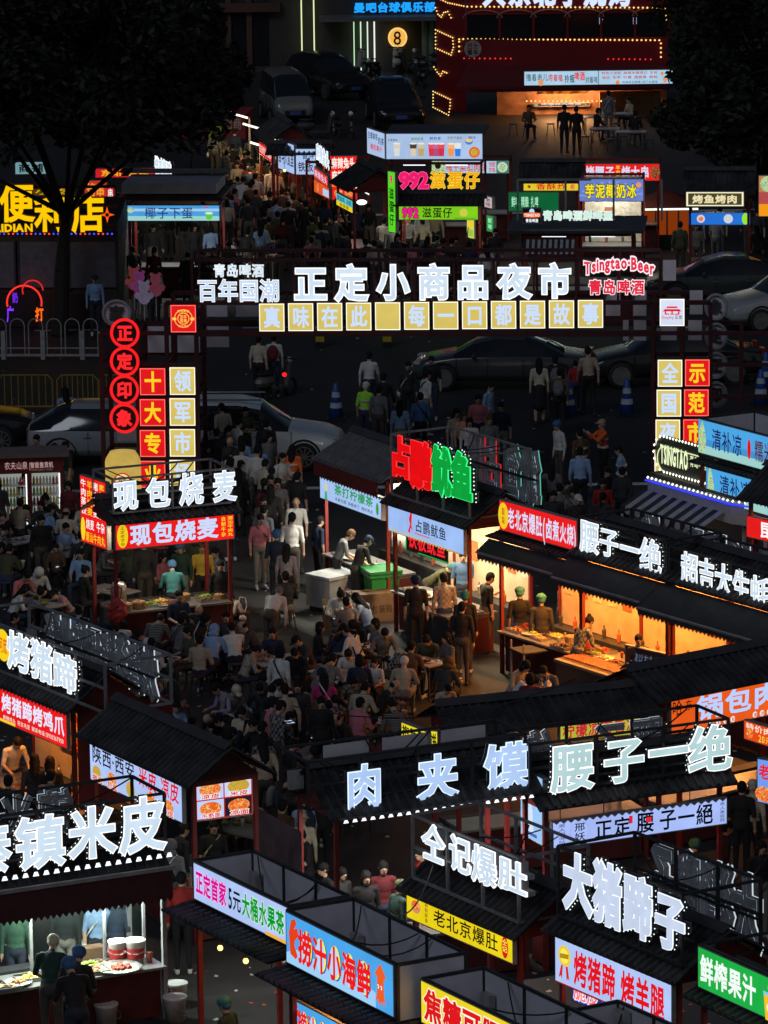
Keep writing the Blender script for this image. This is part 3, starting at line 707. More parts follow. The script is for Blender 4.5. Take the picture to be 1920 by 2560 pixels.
# ------------------------------------------------------------------ market stall
def sheet(mb, x0, x1, ya, za, yb, zb, m, pitch=.16, amp=.022, th=.03):
    """ribbed tile sheet from eave (ya, za) to ridge (yb, zb); ribs run down the slope"""
    n = max(3, int((x1 - x0) / pitch)); xs = []
    for i in range(n):
        x = x0 + (x1 - x0) * i / n; w = (x1 - x0) / n
        xs += [(x, 0), (x + w * .5, 0), (x + w * .6, amp * 1.6), (x + w * .8, amp * 2.2), (x + w * .93, amp * 1.4)]
    xs.append((x1, 0)); rows = 5; vs = []
    for r in range(rows):
        t = r / (rows - 1); t2 = t
        for lift in ((0, .014) if 0 < r < rows - 1 else (0,)):
            for x, h in xs: vs.append((x, ya + (yb - ya) * t, za + (zb - za) * t + h + lift))
    nr = len(vs) // len(xs); k = len(xs)
    fs = [(a * k + i, a * k + i + 1, (a + 1) * k + i + 1, (a + 1) * k + i) for a in range(nr - 1) for i in range(k - 1)]
    b0 = len(vs); vs += [(x, ya, za - th) for x, h in xs]; fs += [(b0 + i, b0 + i + 1, i + 1, i) for i in range(k - 1)]
    c0 = len(vs); vs += [(x, yb, zb - th) for x, h in xs]; fs += [(b0 + i, c0 + i, c0 + i + 1, b0 + i + 1) for i in range(k - 1)]
    mb.add(vs, fs, m)
def heap(mb, c, rx, ry, h, m, seed=0, n=14):
    rnd = random.Random(seed)
    for i in range(n):
        a = rnd.uniform(0, 6.28); r = rnd.random() ** .6; mb.ball((c[0] + rx * r * math.cos(a), c[1] + ry * r * math.sin(a), c[2] + h * (1 - r) * rnd.uniform(.4, 1)), rnd.uniform(.025, .05), m, 6, .7)
DS = .64
def stall(F, label, x0=0.0, x1=None, depth=2.0, eave=2.85, ridge=None, over=.18, roofm=None, postm=None, gable=None, light=None, watts=18, front=True, back=None,
          awning=None, rack=None, rackm=None, foods=(0, 1, 2), y0=0.0, frontover=.22, seed=0, noroof=False, cat='market stall', posts=True, warm=False, lamp=True):
    depth = DS * depth; x1 = F.W if x1 is None else x1; W = x1 - x0; postm = postm or DKRED; roofm = roofm or BLACKROOF; ridge = ridge or eave + .55
    o = thing('market_stall', label, cat, F.w(x0, y0, 0), F.rz, 'market stalls')
    if posts:
        for (px, py) in ((.04, .02), (W - .04, .02), (.04, depth - .04), (W - .04, depth - .04)):
            solo('post', lambda b: b.box(px - .035, px + .035, py - .035, py + .035, 0, eave - .03, postm), o)
    for py in (.03, depth - .04): solo('beam', lambda b: b.box(.08, W - .08, py - .03, py + .03, eave - .13, eave - .05, postm), o)
    for px in (.04, W - .04): solo('beam', lambda b: b.box(px - .03, px + .03, .07, depth - .08, eave - .13, eave - .05, postm), o)
    if not noroof:
        ym = depth / 2; r = MB(); sheet(r, -over, W + over, -frontover, eave - .05, ym, ridge, roofm); r.build('front_roof', o)
        r = MB(); sheet(r, -over, W + over, depth + frontover, eave - .05, ym, ridge, roofm); r.build('rear_roof', o)
        solo('ridge_cap', lambda b: b.add([(-over, ym - .14, ridge + .0), (W + over, ym - .14, ridge + .0), (-over, ym, ridge + .11), (W + over, ym, ridge + .11), (-over, ym + .14, ridge), (W + over, ym + .14, ridge)], [(0, 1, 3, 2), (2, 3, 5, 4)], RIDGE), o)
        for gx in (.0, W):
            solo('gable_panel', lambda b: b.add([(gx - .012, .0, eave - .04), (gx - .012, depth, eave - .04), (gx - .012, ym, ridge - .05), (gx + .012, .0, eave - .04), (gx + .012, depth, eave - .04), (gx + .012, ym, ridge - .05)], [(0, 1, 2), (5, 4, 3), (0, 2, 5, 3), (1, 4, 5, 2), (0, 3, 4, 1)], gable or DKRED), o)
    if front:
        solo('counter', lambda b: (b.box(.1, W - .1, .06, .1, .05, .86, DKRED2), b.box(.1, W - .1, .1, .62, .80, .84, STAIN), b.box(.1, .14, .1, .62, .05, .8, DKRED2), b.box(W - .14, W - .1, .1, .62, .05, .8, DKRED2)), o)
        solo('counter_top', lambda b: b.box(.06, W - .06, -.12, .7, .86, .90, STAIN), o)
        solo('back_counter', lambda b: b.box(.1, W - .1, depth - .4, depth - .1, .0, .85, DKSTEEL), o)
    if back:
        solo('back_wall', lambda b: b.box(.09, W - .09, depth - .06, depth - .03, .85, eave - .15, back), o)
        for i in range(int(W / .5)):
            hh = .3 + .12 * (i % 3); PP = pm(((.5, .45, .35), (.4, .12, .05), (.55, .52, .45))[i % 3], .7, var=.35, scale=14, name='menu_sheet')
            solo('menu_sheet', lambda b: b.box(.2 + i * .5, .2 + i * .5 + .3, depth - .075, depth - .065, 1.5, 1.5 + hh, PP), o)
            solo('shelf_bottle', lambda b: b.lathe((.25 + i * .5, depth - .2, .86), [(.04, 0), (.045, .16), (.015, .2), (.015, .26)], [RIDGE, PP, STAIN][i % 3], 8), o)
    if light:
        cw = (1, .33, .05) if warm else light; watts *= 1.0 if warm else .42
        if lamp:
            for fx in ((.28, .72) if W > 2 else (.5,)):
                t = MB(); t.bar((W * fx - .35, depth * .35, eave - .22), (W * fx + .35, depth * .35, eave - .22), .018, GLOW_Y if warm else GLOW_W, 8); t.build('lamp_tube', o)
        for k in range(2 if W > 2 else 1):
            ld = bpy.data.lights.new('stall_lamp', 'AREA'); ld.shape = 'RECTANGLE'; ld.size = min(W * .5, 1.2); ld.size_y = .1; ld.energy = watts / (2 if W > 2 else 1); ld.color = cw
            lo = bpy.data.objects.new('stall_lamp', ld); col.objects.link(lo); lo.parent = o; lo.location = (W * ((.28, .72)[k] if W > 2 else .5), depth * .35, eave - .25)
    if warm:
        for i in range(int(W / .8)):
            bx_ = .4 + i * .8; solo('hanging_bulb', lambda b: (b.ball((bx_, .18, eave - .62), .045, emat((1, .86, .5), 2.5), 8), b.bar((bx_, .18, eave - .58), (bx_, .18, eave - .12), .006, BLACK)), o)
    if awning:
        L_, m_ = awning; r = MB(); n = int(W / .12); drop = .16
        za = eave - .1; zb = eave - .1 - L_ * .7
        r.add([(-.08, -.2, za), (W + .08, -.2, za), (W + .08, -.2 - L_, zb), (-.08, -.2 - L_, zb)], [(0, 1, 2, 3)], m_)
        for i in range(n):
            a, b = W * i / n, W * (i + 1) / n
            r.add([(a, -.2 - L_, zb), (b, -.2 - L_, zb), (b, -.2 - L_, zb - drop * .6), ((a + b) / 2, -.2 - L_ - .01, zb - drop), (a, -.2 - L_, zb - drop * .6)], [(0, 1, 2, 3, 4)], m_)
        r.build('awning', o); solo('awning_bar', lambda b: b.bar((0, -.2 - L_, zb + .01), (W, -.2 - L_, zb + .01), .02, STEEL), o)
    if rack:
        ra, rb, za, zb, dep, panels = rack; dep *= DS; ra -= x0; rb -= x0; rm = rackm or DKSTEEL; ya, yb = -.02, dep
        def br(n_, p, q, r_=.022): solo(n_, lambda b: b.bar(p, q, r_, rm), o)
        for y in (ya, yb):
            nx = max(1, round((rb - ra) / 1.1))
            for i in range(nx + 1):
                x = ra + (rb - ra) * i / nx; br('rack_post', (x, y, za), (x, y, zb))
            for z in (za, zb) if panels else (za, (za + zb) / 2, zb): br('rack_rail', (ra, y, z), (rb, y, z), .02)
        for x in (ra, rb):
            for z in (za, zb): br('rack_rail', (x, ya, z), (x, yb, z), .02)
        wr_ = random.Random(seed + int(W * 100)); solo('junction_box', lambda b: b.box(ra + .1, ra + .35, yb - .12, yb - .03, za + .1, za + .4, pm((.3, .3, .3), .6, var=.4, name='dirty_box')), o)
        for i in range(3):
            xa_, xb_ = wr_.uniform(ra, (ra + rb) / 2), wr_.uniform((ra + rb) / 2, rb); sg_ = wr_.uniform(.15, .45)
            solo('cable', lambda b: b.path([(xa_ + (xb_ - xa_) * t, ya + .05 + (yb - ya - .1) * (t if i else 1 - t), zb - .02 - sg_ * 4 * t * (1 - t)) for t in [j / 8 for j in range(9)]], .009, BLACK, 4), o)
        if panels:
            nx = max(1, round((rb - ra) / 1.1)); w = (rb - ra) / nx
            for i in range(nx): solo('rack_panel', lambda b: b.box(ra + i * w + .03, ra + (i + 1) * w - .03, yb + .0, yb + .02, za + .05, zb - .03, GREYP), o)
            for x in (ra, rb): solo('rack_panel', lambda b: b.box(x - .01, x + .01, ya + .03, yb - .03, za + .05, zb - .03, GREYP), o)
            for i in range(nx): solo('rack_panel', lambda b: b.box(ra + i * w + .03, ra + (i + 1) * w - .03, ya + .03, ya + .05, za + .05, zb - .03, GREYP), o)
    return o
def raised_sign(F, label, cells, y=-.12, face=(.84, .92, .99), rim=(1, 1, 1), bold=.035, depth=.12, beads=BEAD, fs=.93, off=False, rimw=.02, z_add=0, name='letter_sign', side=None, rear=None, beadr=.012, slope=None):
    """cells: list of (char, px box) on the plane y of frame F"""
    cs = [(c, F.cell(bx, y)) for c, bx in cells]
    hm = sorted(c[1][3] - c[1][2] for c in cs)[len(cs) // 2]
    xa = min(c[1][0] for c in cs); xb = max(c[1][1] for c in cs); za = min(c[1][2] for c in cs)
    o = thing(name, label, 'letter sign', F.w(xa, y, za), F.rz)
    fm = panelmat(face, fs, .1, 3); rmm = emat(rim, 1.3)
    bs = 1 if F.u.dot(CAM - F.P) > 0 else -1
    for ch, (a, b, c, d) in cs:
        if ch in '一': c, d = (c + d) / 2 - hm / 2, (c + d) / 2 + hm / 2
        channel_letter(ch, a - xa, b - xa, c - za, d - za, 0, depth, fm, rmm, side or SIDEM, BACKP, bold, o, beads, rimw=rimw, beadr=beadr, bside=bs)
    zb = max(c[1][3] for c in cs); F.lz = (za, zb)
    for z in (za + (zb - za) * .22, za + (zb - za) * .75):
        solo('mounting_rail', lambda b_: b_.bar((-.05, depth + .03, z - za), (xb - xa + .05, depth + .03, z - za), .016, DKSTEEL), o)
    return o, cs
def rear_sign(F, label, text_, xa, xb, za, zb, y, bold=.035, depth=.12, rim=(.9, .96, 1), beads=None, face=(.78, .87, .97)):
    """letters on the far side of a rack that face away: grey backs with lit edges"""
    o = thing('letter_sign', label, 'letter sign', F.w(xa, y * DS, za), F.rz); n = len(text_); w = (xb - xa) / n
    fm = panelmat(face, .95, .1, 3); rmm = emat(rim, .75)
    for i, ch in enumerate(text_):
        channel_letter(ch, (n - 1 - i) * w + .03, (n - i) * w - .03, 0, zb - za, depth, depth, fm, rmm, BACKP, BACKP, bold, o, beads, away=True)
    solo('mounting_rail', lambda b_: b_.bar((-.05, -.03, (zb - za) * .5), (xb - xa + .05, -.03, (zb - za) * .5), .016, DKSTEEL), o)
    return o
def B(k, x0, y0, x1, y1): a = C(k, x0, y0); b = C(k, x1, y1); return (a[0], a[1], b[0], b[1])
LM = []      # landmarks that the labels of people and small things refer to
def lm(name, p): LM.append((name, p[0], p[1]))
# ------------------------------------------------------------------ ground
ASPH = pm((.017, .017, .019), .75, var=.35, scale=.35, bump=.2, name='asphalt'); PAVE = pm((.026, .025, .026), .7, var=.3, scale=.6, bump=.15, name='paving')
tag(solo('ground', lambda b: b.box(-400, 400, -60, 900, -.3, -.012, pm((.03, .03, .032), .9, var=.3, scale=.1, name='earth'))), kind='structure')
g0 = at(960, 1235); g1 = at(960, 700); YA, YB = g0.y - 2, g1.y + 14      # the road that runs between the gate and the far market
tag(solo('road', lambda b: b.box(-120, 120, YA + 3, YB, -.011, -.004, ASPH)), kind='structure')
tag(solo('market_pavement', lambda b: b.box(-120, 120, -20, YA + 2.7, -.011, 0.0, PAVE)), kind='structure')
tag(solo('far_pavement', lambda b: b.box(-120, 120, YB + .3, 330, -.011, 0.0, PAVE)), kind='structure')
tag(solo('kerb', lambda b: (b.box(-120, 120, YA + 2.7, YA + 3, -.1, .004, GREYP), b.box(-120, 120, YB, YB + .3, -.1, .004, GREYP))), kind='structure')
for i in range(9):
    x = -22 + i * 6; tag(solo('lane_marking', lambda b: b.box(x, x + 3, (YA + YB) / 2 + 2, (YA + YB) / 2 + 2.14, -.002, .002, pm((.4, .4, .38), .7, var=.3, name='road_paint'))), kind='structure')

def litter(b):
    r = random.Random(9); M_ = [pm(c, .8, name='scrap') for c in ((.45, .45, .42), (.3, .28, .2), (.35, .06, .05), (.5, .5, .52))]
    for i in range(900):
        q = at(r.uniform(-50, 1970), r.uniform(700, 2700)); a = r.uniform(0, 3.1); s_ = r.uniform(.02, .06); c, d = math.cos(a) * s_, math.sin(a) * s_
        b.add([(q.x - c, q.y - d, .004), (q.x + d, q.y - c, .006), (q.x + c, q.y + d, .02), (q.x - d, q.y + c, .005)], [(0, 1, 2, 3)], M_[i % 4])
tag(solo('litter', litter), 'scattered paper scraps and wrappers on the paving', 'litter', kind='stuff')
# ------------------------------------------------------------------ the gate
gb = 1262.0
gl = at(252, gb); gr = at(1815, gb); GF = Frame(gl, Vector((gr.x, gl.y - (-.0) , 0)))
GF = Frame(gl, at(1800, gb + 4)); lm('the market gate', GF.w(GF.W / 2, 0, 0))
GRED = pm((.055, .010, .014), .5, var=.3, scale=3, name='gate_maroon')
gate = thing('market_gate', 'maroon steel lattice gate spanning the market entrance with lit letters and square lit tiles', 'gate', GF.w(0, 0, 0), GF.rz)
def gpt(px, py, y=0.0): return GF.hit(px, py, y)
def gbeam(n, x0, z0, x1, z1, y=0.0, r=.05): solo(n, lambda b: b.bar((x0, y, z0), (x1, y, z1), r, GRED), gate)
# columns of the lattice: x lines by pixel at row 1000
xl = [gpt(x, 1000)[0] for x in (256, 345, 420, 494)]; xr_ = [gpt(x, 1000)[0] for x in (1632, 1704, 1776)]
zt = [gpt(425, y)[1] for y in (757, 833, 911, 989, 1066, 1143)]
zrow = zt + [zt[-1] - .78, 0.0]
gdep = 1.5
for y in (0.0, gdep):
    for x in xl: gbeam('upright', x, 0, x, zt[1] if x < xl[2] - .01 else zt[0], y)
    for x in xr_ + [xr_[-1] + .72]: gbeam('upright', x, 0, x, zt[0] if x < xr_[-1] + .1 else zt[1], y)
    for z in zrow[1:-1]:
        gbeam('cross_bar', xl[0], z, xl[-1], z, y, .045); gbeam('cross_bar', xr_[0], z, xr_[-1] + .72, z, y, .045)
    ztop = zt[0]; zbot = zt[1]; zl0 = gpt(700, 757)[1]; zl1 = gpt(700, 655)[1]
    gbeam('top_beam', xl[2], ztop, xr_[-1], ztop, y, .05); gbeam('bottom_beam', xl[-1], zbot, xr_[0], zbot, y, .07)
    gbeam('top_beam', gpt(480, 700)[0], zl1 + .05, gpt(1650, 700)[0], zl1 + .05, y, .04)
    x = gpt(480, 700)[0]
    k = 0
    for px_ in (480, 640, 735, 835, 935, 1035, 1135, 1235, 1335, 1440, 1545, 1650): gbeam('rear_strut' if y else 'strut', gpt(px_, 700)[0], ztop, gpt(px_, 700)[0], zl1 + .05, y, .028)
for x in xl + xr_: 
    for z in zrow[1:-1]: solo('tie_bar', lambda b: b.bar((x, 0.05, z), (x, gdep - .05, z), .03, GRED), gate)
for px_ in range(560, 1600, 73): solo('tie_bar', lambda b: b.bar((gpt(px_, 760)[0], .05, ztop), (gpt(px_, 760)[0], gdep - .05, ztop), .028, GRED), gate)
# dark grey blank tiles that fill the rear lattice
def gblank(px0, py0, px1, py1, y=gdep - .05):
    a = gpt(px0, py1); b = gpt(px1, py0)
    solo('blank_panel', lambda m: m.box(a[0], b[0], y - .05, y, a[1], b[1], GREYP), gate)
for (k, x0, y0, x1, y1) in ((3, 912, 520, 1060, 690), (3, 1107, 520, 1250, 690), (3, 1298, 320, 1430, 455), (3, 1490, 320, 1640, 455), (3, 1298, 520, 1440, 655), (5, 595, 285, 690, 450), (5, 775, 285, 860, 450), (5, 970, 85, 1055, 220), (5, 1145, 285, 1230, 440), (5, 708, 480, 745, 612), (5, 778, 480, 860, 612), (5, 955, 480, 1060, 610), (5, 1135, 480, 1225, 610), (3, 712, 1135, 838, 1270)):
    bx = B(k, x0, y0, x1, y1); gblank(*bx)
def gtile(ch, box, base, ink, label, bold=.05, items=None, ow=None):
    a, b, c, d = GF.cell(box, -.08)
    o = board(GF, a, b, c, d, base, items if items is not None else ([('t', ch, .14, .86, .12, .88, ink, bold)] if ch else []), label, y=-.08, th=.1, frame=GRED, name='lit_tile', cat='lit tile', s=1.0)
    mb = MB(); W = b - a; H = d - c
    for r_ in ((0, W, 0, .02), (0, W, H - .02, H), (0, .02, .02, H - .02), (W - .02, W, .02, H - .02)): mb.poly([(r_[0] - W / 2, r_[2]), (r_[1] - W / 2, r_[2]), (r_[1] - W / 2, r_[3]), (r_[0] - W / 2, r_[3])], -.03, emat((1, 1, .92) if base[1] > .5 else (1, .45, .4), 1.2))
    mb.build('bright_edge', o); return o
CRM = (.86, .77, .40); RED = (.90, .10, .12); LB = (.80, .88, 1.0); YL = (1.0, .82, .15)
order = ['first', 'second', 'third', 'fourth', 'fifth', 'sixth', 'seventh', 'eighth', 'ninth', 'tenth', 'eleventh', 'twelfth']
for i, ch in enumerate('真味在此 每一口都是故事'):
    x0 = 640 + (22 + i * 187.7) / 2.592; y0 = 640 + (308 - i * 2.1) / 2.592
    gtile(ch if ch != ' ' else '', (x0, y0, x0 + 62.5, y0 + 69), CRM, LB, f'cream lit tile, {order[i]} in the row across the gate beam' + ('' if ch != ' ' else ', blank'), .045)
for i, ch in enumerate('十大专业'):
    gtile(ch, B(3, 908, 727 + i * 200, 1072, 900 + i * 200), RED, YL, f'red tile with yellow character, {order[i]} from top on the pillar behind the dumpling stall', .05)
for i, ch in enumerate('领军市场'):
    gtile(ch, B(3, 1101, 721 + i * 200, 1265, 898 + i * 200), CRM, LB, f'square cream tile, {order[i]} from top on the pillar behind the dumpling stall', .045)
for i, ch in enumerate('全国夜经'):
    gtile(ch, B(5, 945 - i * 7, 672 + i * 194, 1103 - i * 7, 845 + i * 194), CRM, LB, f'square cream tile, {order[i]} from top on the pillar by the beer kiosk', .045)
for i, ch in enumerate('示范市场'):
    gtile(ch, B(5, 1122 - i * 6, 670 + i * 194, 1280 - i * 6, 842 + i * 194), RED, YL, f'red tile with yellow character, {order[i]} from top on the pillar by the beer kiosk', .05)
GO = (.98, .80, .35)
gtile('', B(3, 1107, 317, 1270, 493), RED, YL, 'square red lit tile with round gold brewery seal at the corner of the gate', items=[('o', .5, .5, .34, .34, GO), ('o', .5, .5, .31, .31, RED), ('o', .5, .5, .22, .22, GO), ('o', .5, .5, .19, .19, RED), ('r', .06, .22, .44, .54, GO), ('r', .78, .94, .44, .54, GO), ('t', '百年', .36, .64, .5, .64, GO, .03), ('t', '国潮', .36, .64, .36, .5, GO, .03), ('t', '青岛啤酒', .26, .74, .73, .82, GO, .03), ('t', '始于1903', .3, .7, .19, .27, GO, .03)])
gtile('', B(5, 958, 278, 1117, 452), (.86, .89, .98), YL, 'square white lit tile with red gatehouse emblem at the corner of the gate', items=[
    ('p', [(.3, .72), (.7, .72), (.74, .66), (.26, .66)], RED), ('p', [(.2, .62), (.8, .62), (.9, .52), (.84, .54), (.16, .54), (.1, .52)], RED), ('r', .2, .26, .42, .54, RED), ('r', .74, .8, .42, .54, RED), ('r', .2, .38, .42, .46, RED), ('r', .62, .8, .42, .46, RED), ('r', .47, .53, .42, .56, RED), ('r', .42, .6, .42, .45, RED), ('t', 'Zhengding', .06, .56, .27, .38, (.75, .25, .3), .01), ('t', '正定', .6, .92, .26, .4, (.35, .1, .12), .02)])
# raised letters on top of the gate
cells = [('正', B(4, 245, 68, 460, 292)), ('定', B(4, 510, 60, 725, 290)), ('小', B(4, 783, 58, 992, 285)), ('商', B(4, 1045, 56, 1257, 282)), ('品', B(4, 1300, 58, 1508, 278)), ('夜', (640 + 1565 / 2.592, 640 + 55 / 2.592, 1280 + 122 / 2.592, 640 + 275 / 2.592)), ('市', B(5, 170, 52, 383, 272))]
raised_sign(GF, 'seven large white lit letters naming the night market on top of the gate', cells, y=-.1, bold=.055, depth=.16, beads=None, face=(.86, .93, 1), rimw=.03)
raised_sign(GF, 'four bold white slogan letters at the end of the gate beam', [(c, (493 + i * 52, 640 + 152 / 2.592, 493 + i * 52 + 50, 640 + 296 / 2.592)) for i, c in enumerate('百年国潮')], y=-.1, bold=.04, depth=.1, beads=None, face=(.82, .9, 1))
raised_sign(GF, 'four small white letters above the slogan on the gate', [(c, (533 + i * 32, 660, 533 + i * 32 + 31, 693)) for i, c in enumerate('青岛啤酒')], y=-.1, bold=.03, depth=.06, beads=None)
def latin_sign(F, label, s, px0, px1, py0, py1, y, face, halo, arc=0.0, bold=.03, hb=.09):
    a = F.hit(px0, (py0 + py1) / 2, y); b = F.hit(px1, (py0 + py1) / 2, y); z0 = F.hit((px0 + px1) / 2, py1, y)[1]; z1 = F.hit((px0 + px1) / 2, py0, y)[1]
    o = thing('letter_sign', label, 'letter sign', F.w(a[0], y, z0), F.rz); W = b[0] - a[0]; H = z1 - z0
    ad = [G[c][3] for c in s]; T = sum(ad); x = 0
    for c_, q in zip(s, ad):
        w = W * q / T; u = (x + w / 2) / W * 2 - 1; dz = arc * H * (1 - u * u)
        for (yy, m, bo) in ((.02, halo, hb), (0, face, bold)):
            mb = MB(); flat_glyph(mb, c_, x + w * .04, x + w * .96, dz, dz + H * (1 - abs(arc)), yy, emat(m, 1.1), bo); mb.build('letter_halo' if yy else 'letter', o)
        x += w
    return o
latin_sign(GF, 'red beer lettering with white glowing outline arched over the gate end', 'Tsingtao·Beer', *[v for v in (1460, 1637)], 640, 688, -.1, (.86, .18, .28), (1, .93, .95), .35, .04, .13)
latin_sign(GF, 'four red letters with white glowing outline under the arched beer lettering', '青岛啤酒', 1470, 1612, 700, 736, -.1, (.86, .15, .25), (1, .93, .95), 0, .035, .085)
# round neon medallions
def medallion(ch, box, lit, label, y=-.25):
    a, b, c, d = GF.cell(box, y); W = b - a; H = d - c; o = thing('neon_medallion', label, 'neon sign', GF.w((a + b) / 2, y, c), GF.rz)
    m = emat((1, .13, .15), 1.0, True) if lit else BACKP; m2 = emat((1, .16, .18), 1.0) if lit else SIDEM
    pts = [(W / 2 * math.cos(t * math.pi / 12), 0, H / 2 + H / 2 * math.sin(t * math.pi / 12)) for t in range(25)]
    solo('ring', lambda q: q.path(pts, .036, m, 6), o)
    solo('backing', lambda q: q.poly(ell(0, H / 2, W * .46, H * .46), .05, BLACK if lit else GREYP, .03), o)
    q = MB(); text(q, ch, -W * .31, W * .31, H * .2, H * .8, .0, m2, .05); q.build('character', o)
    return o
for i, ch in enumerate('正定印象'): medallion(ch, B(3, 722 - i, 412 + i * 184, 895 - i, 588 + i * 184), True, f'red neon ring with a character, {order[i]} from the top of its column')
medallion('家', B(3, 668, 290, 845, 455), False, 'unlit grey ring with a character above the red neon rings', y=.9)
for i in range(4): medallion('象定正印'[i], (1280 + 1255 / 2.592, 640 + (250 + i * 190) / 2.592, 1280 + 1390 / 2.592, 640 + (410 + i * 190) / 2.592), False, f'unlit ring with a character seen from behind, {order[i]} from top, far gate pillar', y=1.2)
for i, x in enumerate((xr_[-1] + .72, xr_[-1] + 1.9)):
    for y in (0, gdep): gbeam('upright', x, 0, x, zt[1], y, .04)
for z in zrow[1:-1]: gbeam('cross_bar', xr_[-1] + .72, z, xr_[-1] + 1.9, z, 0, .04)
# gold beer can model standing at the foot of the gate
cp = at(*C(3, 808, 1700)); 
def can():
    o = thing('beer_can_model', 'giant gold beer can model standing at the foot of the gate behind the dumpling stall', 'display', (cp.x, cp.y - .2, 0)); o.scale = (1, 1, .8)
    gold = pm((.55, .42, .12), .3, .6, var=.1, name='gold_foil', emit=0)
    solo('can_body', lambda b: b.lathe((0, 0, 0), [(.30, .5), (.41, .6), (.42, .7), (.42, 1.75), (.40, 1.85), (.33, 2.0), (.30, 2.02), (.31, 2.05), (.27, 2.05)], panelmat((.85, .72, .36), .8, .25, 2), 28), o, smooth=True)
    solo('stand', lambda b: b.box(-.35, .35, -.35, .35, 0, .5, BLACK), o)
    q = MB(); q.poly(ell(0, 1.3, .2, .22), -.435, emat((.85, .2, .12))); q.poly(ell(0, 1.3, .16, .18), -.438, emat((.95, .88, .6))); text(q, '百年', -.1, .1, 1.22, 1.4, -.441, emat((.6, .1, .08)), .03); text(q, '中国红世界潮', -.22, .22, 1.66, 1.73, -.43, emat((.3, .12, .06)), .01); q.build('label_print', o)
can()

# ------------------------------------------------------------------ helper for a stall whose banner gives its front line
def banner(BL, BR, TLy, z0, base, items, label, teeth=True, y=-.14, th=.07, **k):
    F = fr(BL, BR, z0); z1 = zat(F.w(0, 0, 0), TLy)
    o = board(F, 0, F.W, z0, z1, base, items, label, y=y, th=th, teeth=teeth, **k)
    F.z0, F.z1 = z0, z1; return F
WB = (.70, .79, .98); RB = (.93, .12, .12)
def lit_side(F, x, d0, d1, z0, z1, base, items, label, away=False, **k):
    """a sign on the side of a stall, facing along the front line"""
    P = F.w(x, d0, 0); Q = F.w(x, d1, 0)
    S = Frame(P, Q) if not away else Frame(Q, P)
    return board(S, 0, S.W, z0, z1, base, items, label, y=-.06, th=.06, **k)
def side_from_px(p0, p1, z0, z1, base, items, label, **k):
    F = fr(p0, p1, z0); return F, board(F, 0, F.W, z0, z1, base, items, label, **k)
NOOD = foodmat((.95, .55, .15), (.9, .3, .08), (.98, .85, .5), lit=True); NOOD2 = foodmat((.9, .8, .4), (.85, .6, .2), (.5, .7, .3), lit=True); GRN = foodmat((.3, .6, .2), (.8, .9, .7), (.15, .4, .1), lit=True); BRN = foodmat((.55, .25, .1), (.35, .12, .05), (.85, .5, .3), lit=True)
WALLY = pm((.5, .42, .32), .6, var=.2, scale=3, name='stall_wall')

# 1 --- blue letters, cold noodle stall at the near corner (bottom, leftmost)
F1 = fr(C(9, -120, 1010), C(9, 1075, 832), 2.0)
raised_sign(F1, 'large white bead-edged letters over the cold noodle stall at the near corner', [('秦', B(9, -190, 345, 72, 705)), ('镇', B(9, 100, 290, 425, 668)), ('米', B(9, 445, 232, 755, 605)), ('皮', B(9, 775, 172, 1075, 565))], y=-.1, bold=.042)
s1 = stall(F1, 'near corner stall with open lit counter, noodle trays and maroon scalloped valance', depth=2.2, eave=zat(F1.w(0, 0, 0), C(9, 0, 830)[1] + 14), light=(.85, 1, .88), watts=470, rack=(-.1, F1.W + .0, 2.95, F1.lz[1], 1.9, False), postm=STEEL, over=.1)
lm('the corner stall', F1.w(F1.W / 2, .2, 0))
solo('valance', lambda b: [b.add([(F1.W * i / 30, -.26, 2.52), (F1.W * (i + 1) / 30, -.26, 2.52), (F1.W * (i + 1) / 30, -.28, 2.06), (F1.W * (i + .5) / 30, -.28, 1.99), (F1.W * i / 30, -.28, 2.06)], [(0, 1, 2, 3, 4)], MAROONCL) for i in range(30)], s1)
solo('valance_rail', lambda b: b.bar((-.05, -.25, 2.53), (F1.W + .05, -.25, 2.53), .03, STEEL), s1)
solo('window_pane', lambda b: b.box(.1, F1.W - .1, .66, .672, 1.15, 2.0, glassmat()), s1)
for x in (.1, F1.W * .35, F1.W * .75, F1.W - .1): solo('window_post', lambda b: b.box(x - .02, x + .02, .64, .69, .9, 2.05, STEEL), s1)
solo('fascia_beads', lambda b: [b.add([(F1.W * (i + .2) / 18, -.36, 2.74), (F1.W * (i + .8) / 18, -.36, 2.74), (F1.W * (i + .65) / 18, -.36, 2.81), (F1.W * (i + .35) / 18, -.36, 2.81)], [(0, 1, 2, 3)], GLOW_W) for i in range(18)], s1, kind='stuff')
rear_sign(F1, 'backs of letters on the far side of the corner stall roof rack', '镇米皮', .2, F1.W - 1.0, F1.lz[0] + .1, F1.lz[1] - .05, 1.85)

